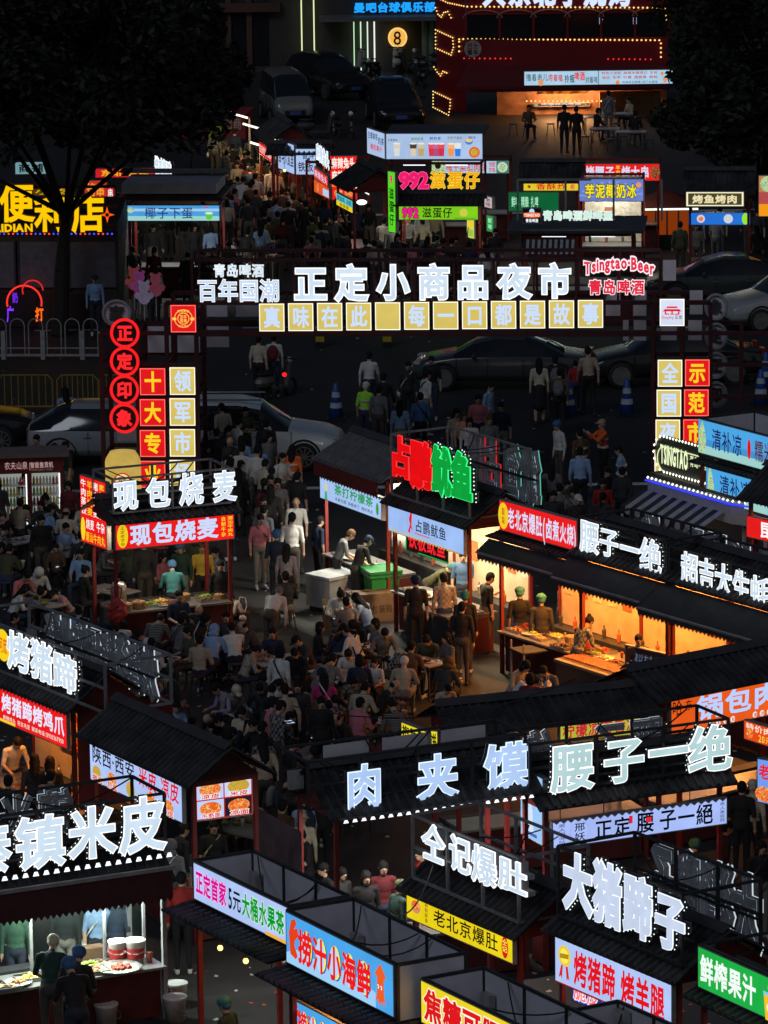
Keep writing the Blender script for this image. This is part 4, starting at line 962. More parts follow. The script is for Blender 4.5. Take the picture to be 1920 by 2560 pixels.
# 2 --- roast trotter stall (middle left)
F2 = banner(C(6, 0, 1325), C(6, 480, 1525), C(6, 0, 1110)[1], 2.15, RB, [('t', '秘', -.0, .1, .5, .85, YL, .03), ('t', '制', .0, .1, .15, .5, YL, .03), ('t', '烤猪蹄烤鸡爪', .13, .98, .33, .88, (.92, .9, 1), .05), ('t', '麻辣鸡头 花生毛豆 联系电话:13930367950', .15, .97, .1, .24, (.95, .9, .85), .02), ('r', 0, .32, .02, .1, YL)], 'red lit banner with white lettering on the roast trotter stall')
S2W = F2.W
raised_sign(F2, 'white bead-edged letters on the roof rack of the roast trotter stall', [('烤', B(6, 42, 758, 186, 1058)), ('猪', B(6, 195, 815, 335, 1122)), ('蹄', B(6, 340, 895, 492, 1192))], y=-.1, bold=.042)
ov = F2.cell(B(6, -55, 745, 40, 990), -.15); oo = board(F2, ov[0], ov[1], ov[2], ov[3], pm((.05, .05, .05), .6), [('o', .5, .5, .5 * (ov[1] - ov[0]) / (ov[3] - ov[2]), .5, (.98, .83, .12)), ('t', '阿庞', .2, .8, .25, .75, (.9, .3, .1), .02)], 'yellow oval lit badge with red writing at the start of the trotter roof letters')
s2 = stall(F2, 'roast trotter stall with red gable end and warm orange serving window', x0=-1.2, depth=2.1, eave=F2.z1 + .12, gable=DKRED, light=(1, .5, .18), watts=80, warm=True, back=WALLY, rack=(-1.2, S2W + 1.22, F2.z1 + .25, F2.lz[1], 2.0, False), rackm=STEEL)
solo('side_wall', lambda b: b.box(S2W + 1.15, S2W + 1.19, .1, 2.0, 1.0, F2.z1 + .05, DKRED), s2)
rear_sign(F2, 'grey backs of roof letters with lit edges behind the roast trotter letters', '烤猪蹄烤', -.6, S2W + .7, F2.lz[1] - .95, F2.lz[1] - .05, 1.95)
lm('the trotter stall', F2.w(F2.W * .4, .2, 0))
board(F2, -.1, 1.1, 1.45, 2.1, (.75, .12, .05), [('t', '龍', .02, .35, .1, .9, (1, .5, .1), .04), ('t', '麻辣鸡头 花生毛豆', .4, .98, .55, .85, (1, .6, .2), .02), ('t', '毛豆 10元', .4, .98, .1, .45, (1, .6, .2), .02)], 'orange red menu board with a dragon character inside the trotter stall', y=1.2)

# 3 --- Shaanxi cold noodle stall
F3 = banner(C(9, 637, 62), C(9, 1230, 345), C(6, 637, 1470)[1], 2.1, WB, [('t', '陕西·西安', .02, .5, .48, .92, (.05, .05, .07), .02), ('t', '米皮', .54, .74, .42, .92, (.9, .08, .1), .03), ('t', '凉皮', .78, .98, .42, .92, (.9, .08, .1), .03), ('o', .08, .26, .0, .0, NOOD2)] + [('px', u, .22, ell(0, 0, .24, .21, 16), m) for u, m in ((.08, NOOD2), (.25, NOOD), (.46, NOOD2), (.68, NOOD), (.88, NOOD))] + [('t', t_, u - .06, u + .06, .02, .2, (.8, .1, .1), .03, (1, 1, 1)) for u, t_ in ((.1, '擀面'), (.27, '热面'), (.88, '凉面'))], 'blue-white lit banner with noodle pictures on the Shaanxi cold noodle stall')
q0 = C(9, 1262, 338); q1 = C(9, 1628, 290)
F3b = fr(q0, q1, 2.1); z3 = zat(F3b.w(0, 0, 0), C(9, 0, 88)[1])
board(F3b, 0, F3b.W, 2.1, z3, (.95, .92, .95), [('r', 0, 1, 0, 1, (.75, .08, .08)), ('r', .02, .49, .52, .97, (.75, .82, .98)), ('r', .51, .98, .52, .97, (.8, .85, .98)), ('r', .02, .49, .03, .49, (.75, .82, .98)), ('r', .51, .98, .03, .49, (.12, .12, .16))] + [('o', u, v, .3, .17, m) for u, v, m in ((.25, .78, NOOD), (.75, .78, NOOD2), (.25, .28, NOOD), (.75, .28, NOOD))] + [('t', t_, u - .17, u + .17, v, v + .12, (.85, .1, .12), .04, (1, 1, 1), .08) for t_, u, v in (('凉皮', .25, .54), ('米皮', .75, .54), ('牛筋面', .25, .05), ('凉面', .75, .05))], 'square lit menu sign with four noodle photos on the end of the Shaanxi stall', y=-.05)
s3 = stall(F3, 'Shaanxi cold noodle stall with black ribbed roof and maroon gable', x0=-.2, x1=F3.W + .15, depth=1.9, eave=F3.z1 + .05, ridge=F3.z1 + .55, light=(1, .9, .6), watts=22, gable=DKRED2, over=.25)
lm('the Shaanxi stall', F3.w(F3.W / 2, 0, 0))

# 4,5 --- the long row of boxes at the bottom
F4 = fr(C(9, 1280, 840), (727, 640 * 3 + 1140 / 2.592), 3.05)
F4.z0 = 3.05; F4.z1 = zat(F4.w(0, 0, 0), C(9, 0, 612)[1])
board(F4, 0, F4.W, F4.z0, F4.z1, WB, [('t', '正定首家', .02, .36, .2, .85, (.85, .05, .6), .05, (1, .8, .95), .03), ('t', '5元', .38, .52, .22, .82, (.05, .05, .08), .03), ('t', '大桶水果茶', .53, .98, .2, .85, (.0, .6, .2), .05, (.85, 1, .85), .03), ('r', .78, 1, 0, .1, (.95, .7, .3))], 'blue-white lit sign offering five yuan fruit tea on the roof of the end stall', y=-.05)
s4 = stall(F4, 'fruit tea stall at the end of the near row with grey-panelled roof rack', x0=-.05, x1=F4.W + .02, depth=2.2, eave=2.95, rack=(-.03, F4.W + .02, 2.95, F4.z1 + .03, 1.5, True), light=(1, .6, .35), watts=24, warm=True, frontover=.5, ridge=3.0)
lm('the tea row', F4.w(.4, -.3, 0))
F5 = fr(C(10, 222, 1250), C(10, 912, 1608), 3.05); F5.z0 = 3.05; F5.z1 = zat(F5.w(0, 0, 0), C(10, 0, 932)[1])
CY = (.30, .66, .93)
sq = [(-.0, .42), (.10, .28), (.15, .2), (.09, .17), (.09, -.12), (.14, -.3), (.07, -.22), (.05, -.34), (.0, -.24), (-.05, -.34), (-.07, -.22), (-.14, -.3), (-.09, -.12), (-.09, .17), (-.15, .2), (-.10, .28)]
claw = [(-.12, -.3), (-.16, .1), (-.08, .36), (.04, .42), (.1, .34), (.0, .2), (.12, .26), (.16, .12), (.04, .0), (.02, -.1), (.12, -.28), (.06, -.36)]
def haojixian(F, k): return [('px', .0, .5, [(0, -.5), (3.6, -.5), (3.6, -.2), (2.6, -.05), (1.5, -.2), (.6, -.1), (0, -.3)], (.62, .82, .98)), ('px', .075, .52, [(a * 1.25, b * 1.05) for a, b in claw], (.90, .26, .10))] + [('px', .21 + i * .137, .47, ell(0, 0, .22, .34, 18), (.15, .3, .65)) for i in range(5)] + [('px', .21 + i * .137, .5, ell(0, 0, .22, .34, 18), (.93, .95, .35)) for i in range(5)] + [('px', .21 + i * .137, .5, ell(0, 0, .19, .31, 18), (.72, .86, .98)) for i in range(5)] + [('t', '捞汁小海鲜', .14, .835, .16, .84, (.93, .12, .12), .055)] + [('px', .92, .5, [(a * 1.5, b * 1.12) for a, b in sq], (.93, .38, .16))] + [('px', .915 + d, .5, ell(0, 0, .035, .045, 10), (1, 1, 1)) for d in (-.015, .015)] + [('px', .915 + d, .5, ell(0, 0, .016, .024, 8), (.1, .05, .3)) for d in (-.015, .015)]
board(F5, 0, F5.W, F5.z0, F5.z1, CY, haojixian(F5, 0), 'large sky blue lit sign with red seafood lettering, a claw and a squid', y=-.05)
s5 = stall(F5, 'seafood stall with deep grey-panelled roof rack beside the fruit tea stall', x0=.0, x1=F5.W + .05, depth=2.0, eave=2.95, rack=(-.02, F5.W + .07, 2.95, F5.z1 + .03, 1.65, True), light=(1, .6, .4), watts=24, warm=True, frontover=.5, ridge=3.0)
lm('the seafood stall', F5.w(F5.W / 2, -.3, 0))
F5b = fr(C(10, 255, 1690), C(10, 700, 1930), 1.95); zz = zat(F5b.w(0, 0, 0), C(10, 0, 1495)[1])
board(F5b, 0, F5b.W, 1.95, zz, CY, haojixian(F5b, 1), 'smaller seafood sign with the same claw under the eave of the seafood stall', y=-.05)
F6 = fr(C(10, 1095, 1640), C(10, 1095 + 800, 1640 + 400), 3.0); F6.z1 = zat(F6.w(0, 0, 0), C(10, 0, 1375)[1])
board(F6, 0, F6.W, 3.0, F6.z1, (.95, .85, .15), [('t', '焦糖可颂面包', .02, .98, .12, .88, (.88, .1, .12), .06, (1, 1, .9), .04)], 'yellow lit sign with red dessert lettering next along from the seafood sign', y=-.05)
s6 = stall(F6, 'dessert stall with yellow roof sign and grey-panelled rack', depth=2.4, eave=2.9, rack=(-.02, F6.W, 2.9, F6.z1 + .02, 1.5, True), light=(1, .6, .4), watts=14, warm=True, ridge=2.95)
# green fruit juice sign (right bottom) and small green one
F7 = fr(C(11, 1228, 1410), C(11, 1228 + 560, 1410 + 258), 2.9); F7.z1 = zat(F7.w(0, 0, 0), C(11, 0, 1155)[1])
board(F7, 0, F7.W, 2.9, F7.z1, (.12, .70, .28), [('t', '鲜榨果汁', .02, .68, .15, .85, (.95, 1, .97), .05), ('px', .84, .45, [(-.28, .15), (.28, .15), (.2, -.5), (-.2, -.5)], (.98, .75, .2)), ('px', .84, .45, [(-.3, .2), (.3, .2), (.28, .12), (-.28, .12)], (.5, .8, .98)), ('px', .86, .78, ell(0, 0, .16, .14, 14), (1, .75, .15)), ('px', .84, .28, ell(0, 0, .12, .12, 14), (1, 1, .9))], 'green lit fresh juice sign with white letters and a jug of orange juice', y=-.05)
s7 = stall(F7, 'fresh juice stall with black tiled roof under a green sign', depth=2.2, eave=2.8, light=(1, .7, .4), watts=12, ridge=3.1, rack=(-.02, F7.W, 2.8, F7.z1 + .02, 2.1, False), gable=DKRED)
lm('the juice stall', F7.w(F7.W / 2, 0, 0))
F8 = fr(C(11, 255, 1760), C(11, 560, 1900), 3.0); F8.z1 = zat(F8.w(0, 0, 0), C(11, 0, 1605)[1]); board(F8, 0, F8.W, 3.0, F8.z1, (.12, .68, .2), [('t', '炸鲜奶', .2, .95, .15, .8, (.95, 1, .9), .05)], 'small green lit sign at the very bottom edge by the dessert stall', y=-.05)
stall(F8, 'stall with grey-panelled rack under the small green sign', depth=2.3, eave=2.9, ridge=2.95, rack=(.0, F8.W + .6, 2.9, F8.z1 + .02, 1.7, True))

# 9 --- roast trotter & lamb leg stall
F9 = banner(C(11, 335, 1368), C(11, 1085, 1690), C(11, 0, 1068)[1], 2.15, WB, [('r', 0, 1, .0, .02, (.8, .1, .15)), ('px', .085, .62, [(-.16 * 0 + .24 * math.cos(t * math.pi / 12) * (1 if t % 2 else .86), .24 * math.sin(t * math.pi / 12) * (1 if t % 2 else .86)) for t in range(24)], (.95, .80, .15)), ('px', .085, .62, ell(0, 0, .16, .16), (.98, .92, .4)), ('px', .085, .62, [(-.16, .03), (.16, .07), (.16, -.03), (-.16, -.07)], (.7, .55, .1)), ('px', .06, .3, [(0, .12), (-.1, -.18), (-.02, -.12), (.02, -.2), (.06, .12)], (.85, .15, .12)), ('px', .11, .3, [(-.04, .12), (.0, -.2), (.04, -.12), (.1, -.18), (.04, .12)], (.85, .15, .12)), ('t', '烤猪蹄', .17, .54, .12, .85, (.9, .08, .12), .045), ('t', '烤羊腿', .58, .96, .12, .85, (.9, .08, .12), .045)], 'blue-white lit banner with gold medal and red lettering under the bubble letters')
raised_sign(F9, 'four big rounded bluish letters with bead edges above the gold medal banner', [('大', B(11, 330, 530, 512, 965)), ('猪', B(11, 525, 590, 702, 1052)), ('蹄', B(11, 720, 675, 902, 1130)), ('子', B(11, 925, 785, 1112, 1212))], y=-.1, bold=.056, face=(.82, .87, .97), rim=(.9, .95, 1), rimw=.012)
s9 = stall(F9, 'trotter and lamb leg stall with black tiled roof and red end wall', x0=-.1, depth=2.4, eave=F9.z1 + .08, gable=DKRED, light=(1, .6, .3), watts=20, warm=True, rack=(-.1, F9.W + .1, F9.z1 + .25, F9.lz[1] - .05, 2.1, False), rackm=DKSTEEL)
rear_sign(F9, 'rounded grey letter backs with lit edges behind the trotter and lamb leg letters', '大猪蹄子', .2, F9.W + .0, F9.lz[1] - 1.2, F9.lz[1] - .1, 2.15, bold=.05)
lm('the lamb stall', F9.w(F9.W / 2, 0, 0))
F9b = fr(C(11, 350, 1500), C(11, 710, 1650), 1.75); board(F9b, 0, F9b.W, 1.72, 2.08, (.15, .2, .7), [('t', '脆皮五花', .02, .98, .1, .9, (1, .45, .5), .03, (1, 1, 1))], 'small blue lit strip with pink outlined letters under the medal banner', y=.12)

# 10 --- Quan family tripe stall
F10 = banner(C(10, 1030, 955), C(11, 55, 1255), C(10, 0, 790)[1], 2.15, (.93, .83, .10), [('px', .09, .55, ell(0, 0, .33, .26, 18), (.85, .55, .4)), ('px', .09, .6, ell(0, 0, .27, .18, 18), NOOD), ('tv', '秘制鲜香', .18, .21, .1, .9, (.5, .1, .05), .01), ('t', '老北京爆肚', .26, .88, .18, .82, (.05, .04, .04), .02), ('px', .94, .5, ell(0, 0, .22, .42, 20), (.85, .12, .1)), ('tv', '仝记', .915, .965, .3, .82, (1, .9, .3), .04)], 'yellow lit banner with tripe bowl picture and black brush lettering')
raised_sign(F10, 'four slanting white letters on the roof of the tripe stall', [('仝', B(10, 1070, 342, 1215, 642)), ('记', B(10, 1247, 415, 1385, 708)), ('爆', B(10, 1392, 483, 1552, 790)), ('肚', (640 + 1565 / 2.592, 1920 + 560 / 2.592, 1280 + 90 / 2.592, 1920 + 845 / 2.592))], y=-.1, bold=.035, beads=None, depth=.16, side=BACKP)
s10 = stall(F10, 'old Beijing tripe stall with black tiled roof and red gable', x0=-.05, depth=2.2, eave=F10.z1 + .06, gable=DKRED, light=(.9, 1, .95), watts=22, rack=(-.0, F10.W, F10.z1 + .2, F10.lz[1], 1.9, False), rackm=STEEL)
lm('the tripe stall', F10.w(F10.W / 2, 0, 0))

# 11 --- rou jia mo letters + kidney stall (near, wide)
F11 = banner(C(11, 240, 505), C(11, 1362, 345), C(11, 0, 340)[1], 2.1, (.66, .74, .98), [('tv', '男人加油站', .03, .07, .1, .9, (.2, .2, .3), .005), ('px', .15, .5, ell(0, 0, .42, .42, 24), (.6, .68, .93)), ('px', .15, .5, ell(0, 0, .39, .39, 24), (.66, .74, .98)), ('tv', '邢妖', .12, .18, .12, .88, (.05, .05, .07), .02), ('t', '正定', .23, .45, .1, .85, (.04, .04, .05), .03), ('t', '腰', .47, .58, .1, .92, (.04, .04, .05), .03), ('r', .53, .56, .5, .7, (.9, .15, .2)), ('r', .43, .45, .55, .85, (.85, .15, .2)), ('t', '子一絕', .60, .92, .1, .92, (.04, .04, .05), .03), ('tv', '男人美容院', .955, .985, .1, .9, (.2, .2, .3), .005)], 'long blue-white lit banner with black brush calligraphy on the kidney skewer stall')
cc = [('腰', (1378, 1852, 1487, 1984)), ('子', (1510, 1838, 1612, 1962)), ('一', (1622, 1855, 1722, 1905)), ('绝', (1722, 1808, 1832, 1937))]
raised_sign(F11, 'pale greenish bead-edged letters over the kidney skewer stall', cc, y=-.1, bold=.042, face=(.74, .87, .88))
s11 = stall(F11, 'kidney skewer stall with black tiled roof under tall lit letters', x0=-.1, depth=2.2, eave=F11.z1 + .3, light=(1, .5, .2), watts=16, warm=True, rack=(-.35, F11.W + .1, F11.z1 + .5, F11.lz[1] + .05, 1.6, False), rackm=DKSTEEL, gable=DKRED2)
lm('the kidney stall', F11.w(F11.W / 2, 0, 0))
rear_sign(F11, 'backs of letters on the rear rail of the kidney stall rack', '腰子一绝', .0, F11.W - .5, F11.lz[1] - .75, F11.lz[1] - .05, 1.55)
F12 = Frame(F11.w(-3.75, .15, 0), F11.w(-.3, .15, 0)); lm('the meat bun stall', F12.w(F12.W / 2, 0, 0))
raised_sign(F12, 'three wide-spaced light blue letters over the meat bun stall', [('肉', (866, 1906, 957, 2028)), ('夹', (1044, 1880, 1146, 2004)), ('馍', (1212, 1852, 1322, 1980))], y=-.1, bold=.045, beads=None, face=(.72, .83, 1), rim=(.85, .93, 1))
s12 = stall(F12, 'meat bun stall with black tiled roof, lit tubes and red posts', x0=0, depth=2.2, eave=3.1, ridge=3.7, light=(1, .93, .82), watts=330, rack=(-.45, F12.W - .05, 3.2, F12.lz[1] + .1, 1.6, False), gable=DKRED2)
for i in range(3):
    xx = .3 + i * 1.05; solo('rack_panel', lambda b: b.box(xx, xx + .8, 1.0, 1.02, F12.lz[1] - .65, F12.lz[1] + .05, GREYP), s12)
solo('side_screen', lambda b: b.box(-.5, -.48, .2, 1.8, 1.4, 2.8, pm((.12, .08, .09), .8, var=.5, scale=3, name='grimy_board')), s12)
solo('fascia_light', lambda b: [b.add([(F12.W * (i + .2) / 22, -.28, 2.98), (F12.W * (i + .8) / 22, -.28, 2.98), (F12.W * (i + .65) / 22, -.28, 3.03), (F12.W * (i + .35) / 22, -.28, 3.03)], [(0, 1, 2, 3)], GLOW_W) for i in range(22)], s12, kind='stuff')
FX = fr(C(11, 60, 420), C(11, 200, 500), 2.1); board(FX, 0, FX.W, 2.1, 3.2, (.62, .80, .98), [('px', .45, .35, [(-.12, -.3), (.12, -.3), (.08, .1), (.05, .12), (.04, .35), (0, .48), (-.04, .35), (-.05, .12), (-.08, .1)], (.85, .9, .98)), ('r', .2, .75, .05, .1, (.3, .4, .7))], 'tall blue lit panel with a white pagoda drawing between the two roofs', y=.0)

# 13 --- stalls behind: lemon ice, cheese, guo bao rou
F13 = banner(C(8, 945, 1275), C(8, 1760, 1235), C(8, 0, 1195)[1], 2.2, (.93, .36, .10), [], 'tmp') if False else None
a13 = C(8, 1000, 1435); b13 = C(8, 1700, 1290)
F13 = fr(a13, b13, 2.15); F13.z1 = zat(F13.w(0, 0, 0), C(8, 0, 1205)[1])
board(F13, 0, F13.W, 2.15, F13.z1, (.92, .36, .11), [('t', '哈', .0, .1, .5, .95, (.05, .04, .04), .01), ('t', '东', .12, .19, .6, .9, (.05, .04, .04), .01), ('t', '锅包肉', .22, 1.0, .25, .93, (.74, .82, 1), .05)] + [('px', u, .1, ell(0, 0, .09, .09, 12), (.95, .93, .9)) for u in (.36, .425, .49, .555, .76, .825, .89, .955)] + [('t', c_, u - .02, u + .02, .03, .17, (.8, .2, .1), .02) for c_, u in zip('真材实料鲜肉现炸', (.36, .425, .49, .555, .76, .825, .89, .955))], 'orange lit banner with pale blue bubble lettering of the sweet sour pork stall', y=-.14, teeth=True)
s13 = stall(F13, 'sweet sour pork stall with wide black roof and orange lit gable', x0=-.2, x1=F13.W + 1, depth=2.2, eave=F13.z1 + .06, ridge=F13.z1 + .42, light=(1, .5, .2), watts=20, warm=True, gable=pm((.45, .10, .03), .6, name='orange_gable'))  # orange light on the gable is painted into its base colour
F14 = fr(C(8, 300, 1480), C(8, 815, 1425), 2.3); F14.z1 = zat(F14.w(0, 0, 0), C(8, 0, 1365)[1])
board(F14, 0, F14.W, 2.3, F14.z1, (.80, .80, .25), [('t', '柠檬凉百香冰', .02, .98, .15, .9, (.75, .15, .2), .04)], 'dim yellow green lit strip with red lemon drink lettering behind the rack', y=-.1, s=.8)
s14 = stall(F14, 'long low stall with dark ribbed roof behind the meat bun letters', x0=-1.9, x1=F14.W + .2, depth=1.9, eave=F14.z1 + .06, ridge=F14.z1 + .38, light=(1, .7, .4), watts=10, gable=DKRED)
F15 = fr(C(7, 1040, 1530), C(7, 1175, 1545), 2.3)
board(F15, 0, F15.W, 2.3, zat(F15.w(0, 0, 0), C(7, 0, 1410)[1]), (.93, .86, .15), [('t', '芝士饼', .02, .98, .1, .9, (.1, .08, .04), .04)], 'small yellow lit sign with black cheese pancake lettering', y=.0)
F15b = fr(C(7, 945, 1450), C(7, 1100, 1510), 2.5); board(F15b, 0, F15b.W, 2.5, zat(F15b.w(0, 0, 0), C(7, 0, 1365)[1]), (.93, .86, .15), [('t', '抱茄芝', .02, .98, .1, .9, (.1, .08, .04), .04)], 'slanting yellow lit strip below the dark ribbed roof end', y=.0)

# 16 --- upper right row: Beijing tripe, kidney, oyster
F16 = fr((1255, 1322), (1447, 1376), 3.0); F16.z1 = zat(F16.w(0, 0, 0), 1250)
board(F16, 0, F16.W, 3.0, F16.z1, RB, [('o', .05, .5, .3, .46, (.95, .8, .15)), ('tv', '聪聪', .03, .07, .2, .8, (.8, .1, .05), .02), ('t', '老北京爆肚(卤煮火烧)', .11, 1.0, .14, .84, (.85, .88, 1), .035)], 'long red lit roof sign with white Beijing tripe lettering', y=-.05)
s16 = stall(F16, 'Beijing tripe and stew stall with orange lit counter and dark roof', x0=-.1, x1=F16.W + .1, depth=2.4, eave=2.9, light=(1, .5, .15), watts=190, warm=True, back=WALLY, postm=DKRED, awning=(.35, DKSTEEL), ridge=3.0)
lm('the stew stall', F16.w(F16.W / 2, -.5, 0))
E17 = [('腰', B(8, 437, 40, 560, 282)), ('子', B(8, 563, 88, 685, 308)), ('一', B(8, 695, 185, 822, 300)), ('绝', B(8, 825, 160, 965, 418))]
F17 = Frame(F16.w(F16.W + .05, 0, 0), F16.w(F16.W + 3.0, 0, 0))
raised_sign(F17, 'white bead-edged letters over the orange lit grill stall', E17, y=-.1, bold=.03)
F17.W = F17.cell(E17[3][1], -.1)[1] + .1
s17 = stall(F17, 'grill stall with deep dark awning and glowing orange counter', depth=2.4, eave=3.0, light=(1, .5, .15), watts=240, warm=True, back=WALLY, postm=DKRED, awning=(.5, DKSTEEL), rack=(0, F17.W, 3.1, F17.lz[1], 2.0, False))
lm('the grill stall', F17.w(F17.W / 2, -.5, 0))
rear_sign(F17, 'grey letter backs with lit edges behind the grill stall letters', '腰子一绝', .2, F17.W + .1, F17.lz[1] - .85, F17.lz[1] - .05, 2.0)
E18 = [('超', B(8, 1092, 250, 1202, 505)), ('吉', B(8, 1205, 288, 1306, 530)), ('大', B(8, 1310, 322, 1422, 568)), ('生', B(8, 1425, 368, 1538, 608)), ('蚝', B(8, 1540, 402, 1668, 648))]
F18 = Frame(F17.w(F17.W + .08, 0, 0), F17.w(F17.W + 4.2, 0, 0))
raised_sign(F18, 'five white bead-edged letters over the oyster stall', E18, y=-.1, bold=.03)
s18 = stall(F18, 'oyster stall with dark ribbed roof and deep awning at the picture edge', depth=2.4, eave=3.0, light=(1, .55, .2), watts=130, warm=True, back=WALLY, awning=(.6, DKSTEEL), rack=(0, 3.9, 3.1, F18.lz[1], 2.0, False))
rear_sign(F18, 'grey letter backs with lit edges behind the oyster stall letters', '超吉大生蚝', .1, 3.9, F18.lz[1] - .85, F18.lz[1] - .05, 2.0)
lm('the oyster stall', F18.w(F18.W / 2, -.5, 0))
# low blue notice
FN = fr(C(8, 735, 1010), C(8, 1010, 1075), .9); board(FN, 0, FN.W, .9, zat(FN.w(0, 0, 0), C(8, 0, 865)[1]), pm((.012, .016, .03), .6), [('t', '此牌以右为出口', .05, .95, .35, .8, (.35, .4, .5), .01)], 'dark blue unlit notice board beside the grill counter', y=0)  # board has no lamp; its lettering colour is set to glow faintly

# 19 --- squid stall and lemon tea stall
F19 = banner((986, 1323), (1174, 1385), 1259, 2.2, (.62, .75, .96), [('px', .3, .6, [(-.18, -.4), (-.02, -.1), (-.1, .1), (.05, .45), (.14, .4), (.1, .05), (.08, -.15), (.2, -.35), (.02, -.22), (-.05, -.45)], (.9, .12, .15)), ('t', '占鹏鱿鱼', .36, .78, .3, .8, (.1, .1, .12), .015), ('r', .36, .56, .2, .24, (.9, .3, .3))] + [('px', (i + .5) / 26, 0, [(-.06, 0), (.06, 0), (.02, .12 + .12 * ((i * 7) % 5) / 5)], (.88, .72, .25)) for i in range(26)], 'pale blue lit banner with a red squid on the griddle squid stall', teeth=False)
RDf, GNf = (.93, .06, .08), (.06, .66, .25)
for nm, E, fc, rm_, n_ in (('red', [('占', B(4, 868, 1155, 998, 1450)), ('鹏', B(4, 998, 1188, 1136, 1520))], RDf, (1, .2, .2), 1), ('green', [('鱿', B(4, 1136, 1225, 1260, 1562)), ('鱼', B(4, 1262, 1262, 1396, 1600))], GNf, (.2, .95, .5), 2)):
    raised_sign(F19, f'two big {nm} lit letters on the roof of the griddle squid stall', E, y=-.1, bold=.06, face=fc, rim=rm_, beads=BEAD if n_ == 2 else BEADR, beadr=.018, depth=.16, rimw=.01)
s19 = stall(F19, 'griddle squid stall with red frame, red led screen and bright hot plate', x0=-.05, depth=2.4, eave=F19.z1 + .08, light=(1, .72, .4), watts=520, back=WALLY, rack=(-.05, F19.W + .05, F19.z1 + .2, F19.lz[1] - .05, 2.3, False), rackm=STEEL, warm=False)
rear_sign(F19, 'dark letter backs with green and red lit edges behind the squid letters', '占鹏', .5, F19.W / 2 + .3, F19.lz[1] - 1.2, F19.lz[1] - .1, 2.3, rim=(1, .15, .15), bold=.05)
rear_sign(F19, 'letter backs with pale green lit edges behind the squid letters', '鱿鱼', F19.W / 2 + .4, F19.W + .3, F19.lz[1] - 1.2, F19.lz[1] - .1, 2.3, rim=(.4, .8, .7), bold=.05)
lm('the squid stall', F19.w(F19.W / 2, -.3, 0))
x9 = F19.cell(B(7, 905, 150, 1150, 250), .1)
board(F19, .05, F19.W * .58, 1.75, 2.3, pm((.02, .015, .015), .5), [('t', '铁板鱿鱼', .05, .95, .12, .9, (1, .15, .2), .03), ('r', 0, .02, 0, 1, (.1, .7, .3)), ('r', .3, 1, .0, .04, (.1, .7, .3))], 'red glowing led screen under the squid banner', y=.25)
solo('glass_guard', lambda b: b.box(.1, F19.W * .55, -.1, -.09, .9, 1.6, glassmat()), s19)
F20 = fr(C(4, 455, 1560), C(4, 850, 1660 + 45), 2.15); F20.z1 = zat(F20.w(0, 0, 0), C(4, 0, 1425)[1])
board(F20, 0, F20.W, 2.15, F20.z1, (.66, .78, .96), [('px', .1, .5, ell(0, .1, .16, .2, 14), (.85, .8, .6)), ('px', .1, .3, [(-.15, -.3), (.15, -.3), (.1, .1), (-.1, .1)], (.3, .65, .5)), ('t', '茶打柠檬茶', .24, .88, .42, .9, (.1, .6, .25), .035), ('t', '冰爽光照 来都来了 喝杯再走', .25, .88, .12, .3, (.2, .25, .3), .01), ('px', .95, .45, ell(0, 0, .14, .3, 12), (.25, .6, .25))], 'pale blue lit banner with green lemon tea lettering', y=-.14, teeth=True)
s20 = stall(F20, 'lemon tea stall with ribbed grey roof and red fascia, brightly lit inside', x0=-.1, x1=F20.W + .02, depth=2.6, eave=F20.z1 + .42, ridge=F20.z1 + .9, light=(1, .93, .75), watts=560, back=pm((.7, .68, .6), .5, name='cream_wall'), roofm=pm((.13, .13, .14), .45, var=.3, name='grey_sheet'))
solo('fascia', lambda b: b.box(-.1, F20.W, -.2, -.16, F20.z1 + .02, F20.z1 + .40, DKRED), s20)
board(F20, .15, F20.W - .6, 1.72, 2.05, (.85, .88, .85), [('t', '奶茶', .08, .35, .15, .85, (.1, .5, .25), .03), ('t', '冰沙', .4, .62, .15, .85, (.1, .5, .3), .03), ('t', '果汁', .7, .95, .15, .85, (.1, .5, .3), .03)], 'white inner menu strip with green drink names in the lemon tea stall', y=.9)
lm('the lemon tea stall', F20.w(F20.W / 2, -.3, 0))

# 21 --- dumpling (shao mai) stall in front of the gate pillar
F21 = banner(C(6, 738, 237), C(6, 1500, 162), C(6, 0, 70)[1], 2.25, RB, [('px', .055, .5, ell(0, 0, .22, .46, 18), (.95, .82, .12)), ('tv', '正定老字号', .035, .075, .1, .9, (.5, .1, .03), .01), ('t', '现包烧麦', .11, .87, .1, .9, (.80, .86, 1), .055), ('tv', '自制牛杂', .89, .93, .1, .9, YL, .03), ('tv', '潮汕牛肉丸', .945, .99, .1, .9, YL, .03)], 'red lit banner with white dumpling lettering under the roof letters')
raised_sign(F21, 'four white lit letters with thick strokes on the dumpling stall roof', [('现', B(3, 738, 1448, 897, 1655)), ('包', B(3, 950, 1432, 1105, 1637)), ('烧', B(3, 1163, 1398, 1320, 1618)), ('麦', B(3, 1382, 1386, 1532, 1597))], y=-.1, bold=.04, beads=None, face=(.86, .93, 1))
s21 = stall(F21, 'dumpling stall with red banner and bamboo steamers on its open counter', depth=2.2, eave=F21.z1 + .06, light=(1, .85, .55), watts=110, rack=(0, F21.W, F21.z1 + .2, F21.lz[1], 1.8, False), rackm=STEEL, ridge=F21.z1 + .4)
lm('the dumpling stall', F21.w(F21.W / 2, -.2, 0))
F21b = fr(C(6, 538, 185), C(6, 700, 240), 2.1); z21 = zat(F21b.w(0, 0, 0), C(3, 0, 1420)[1])
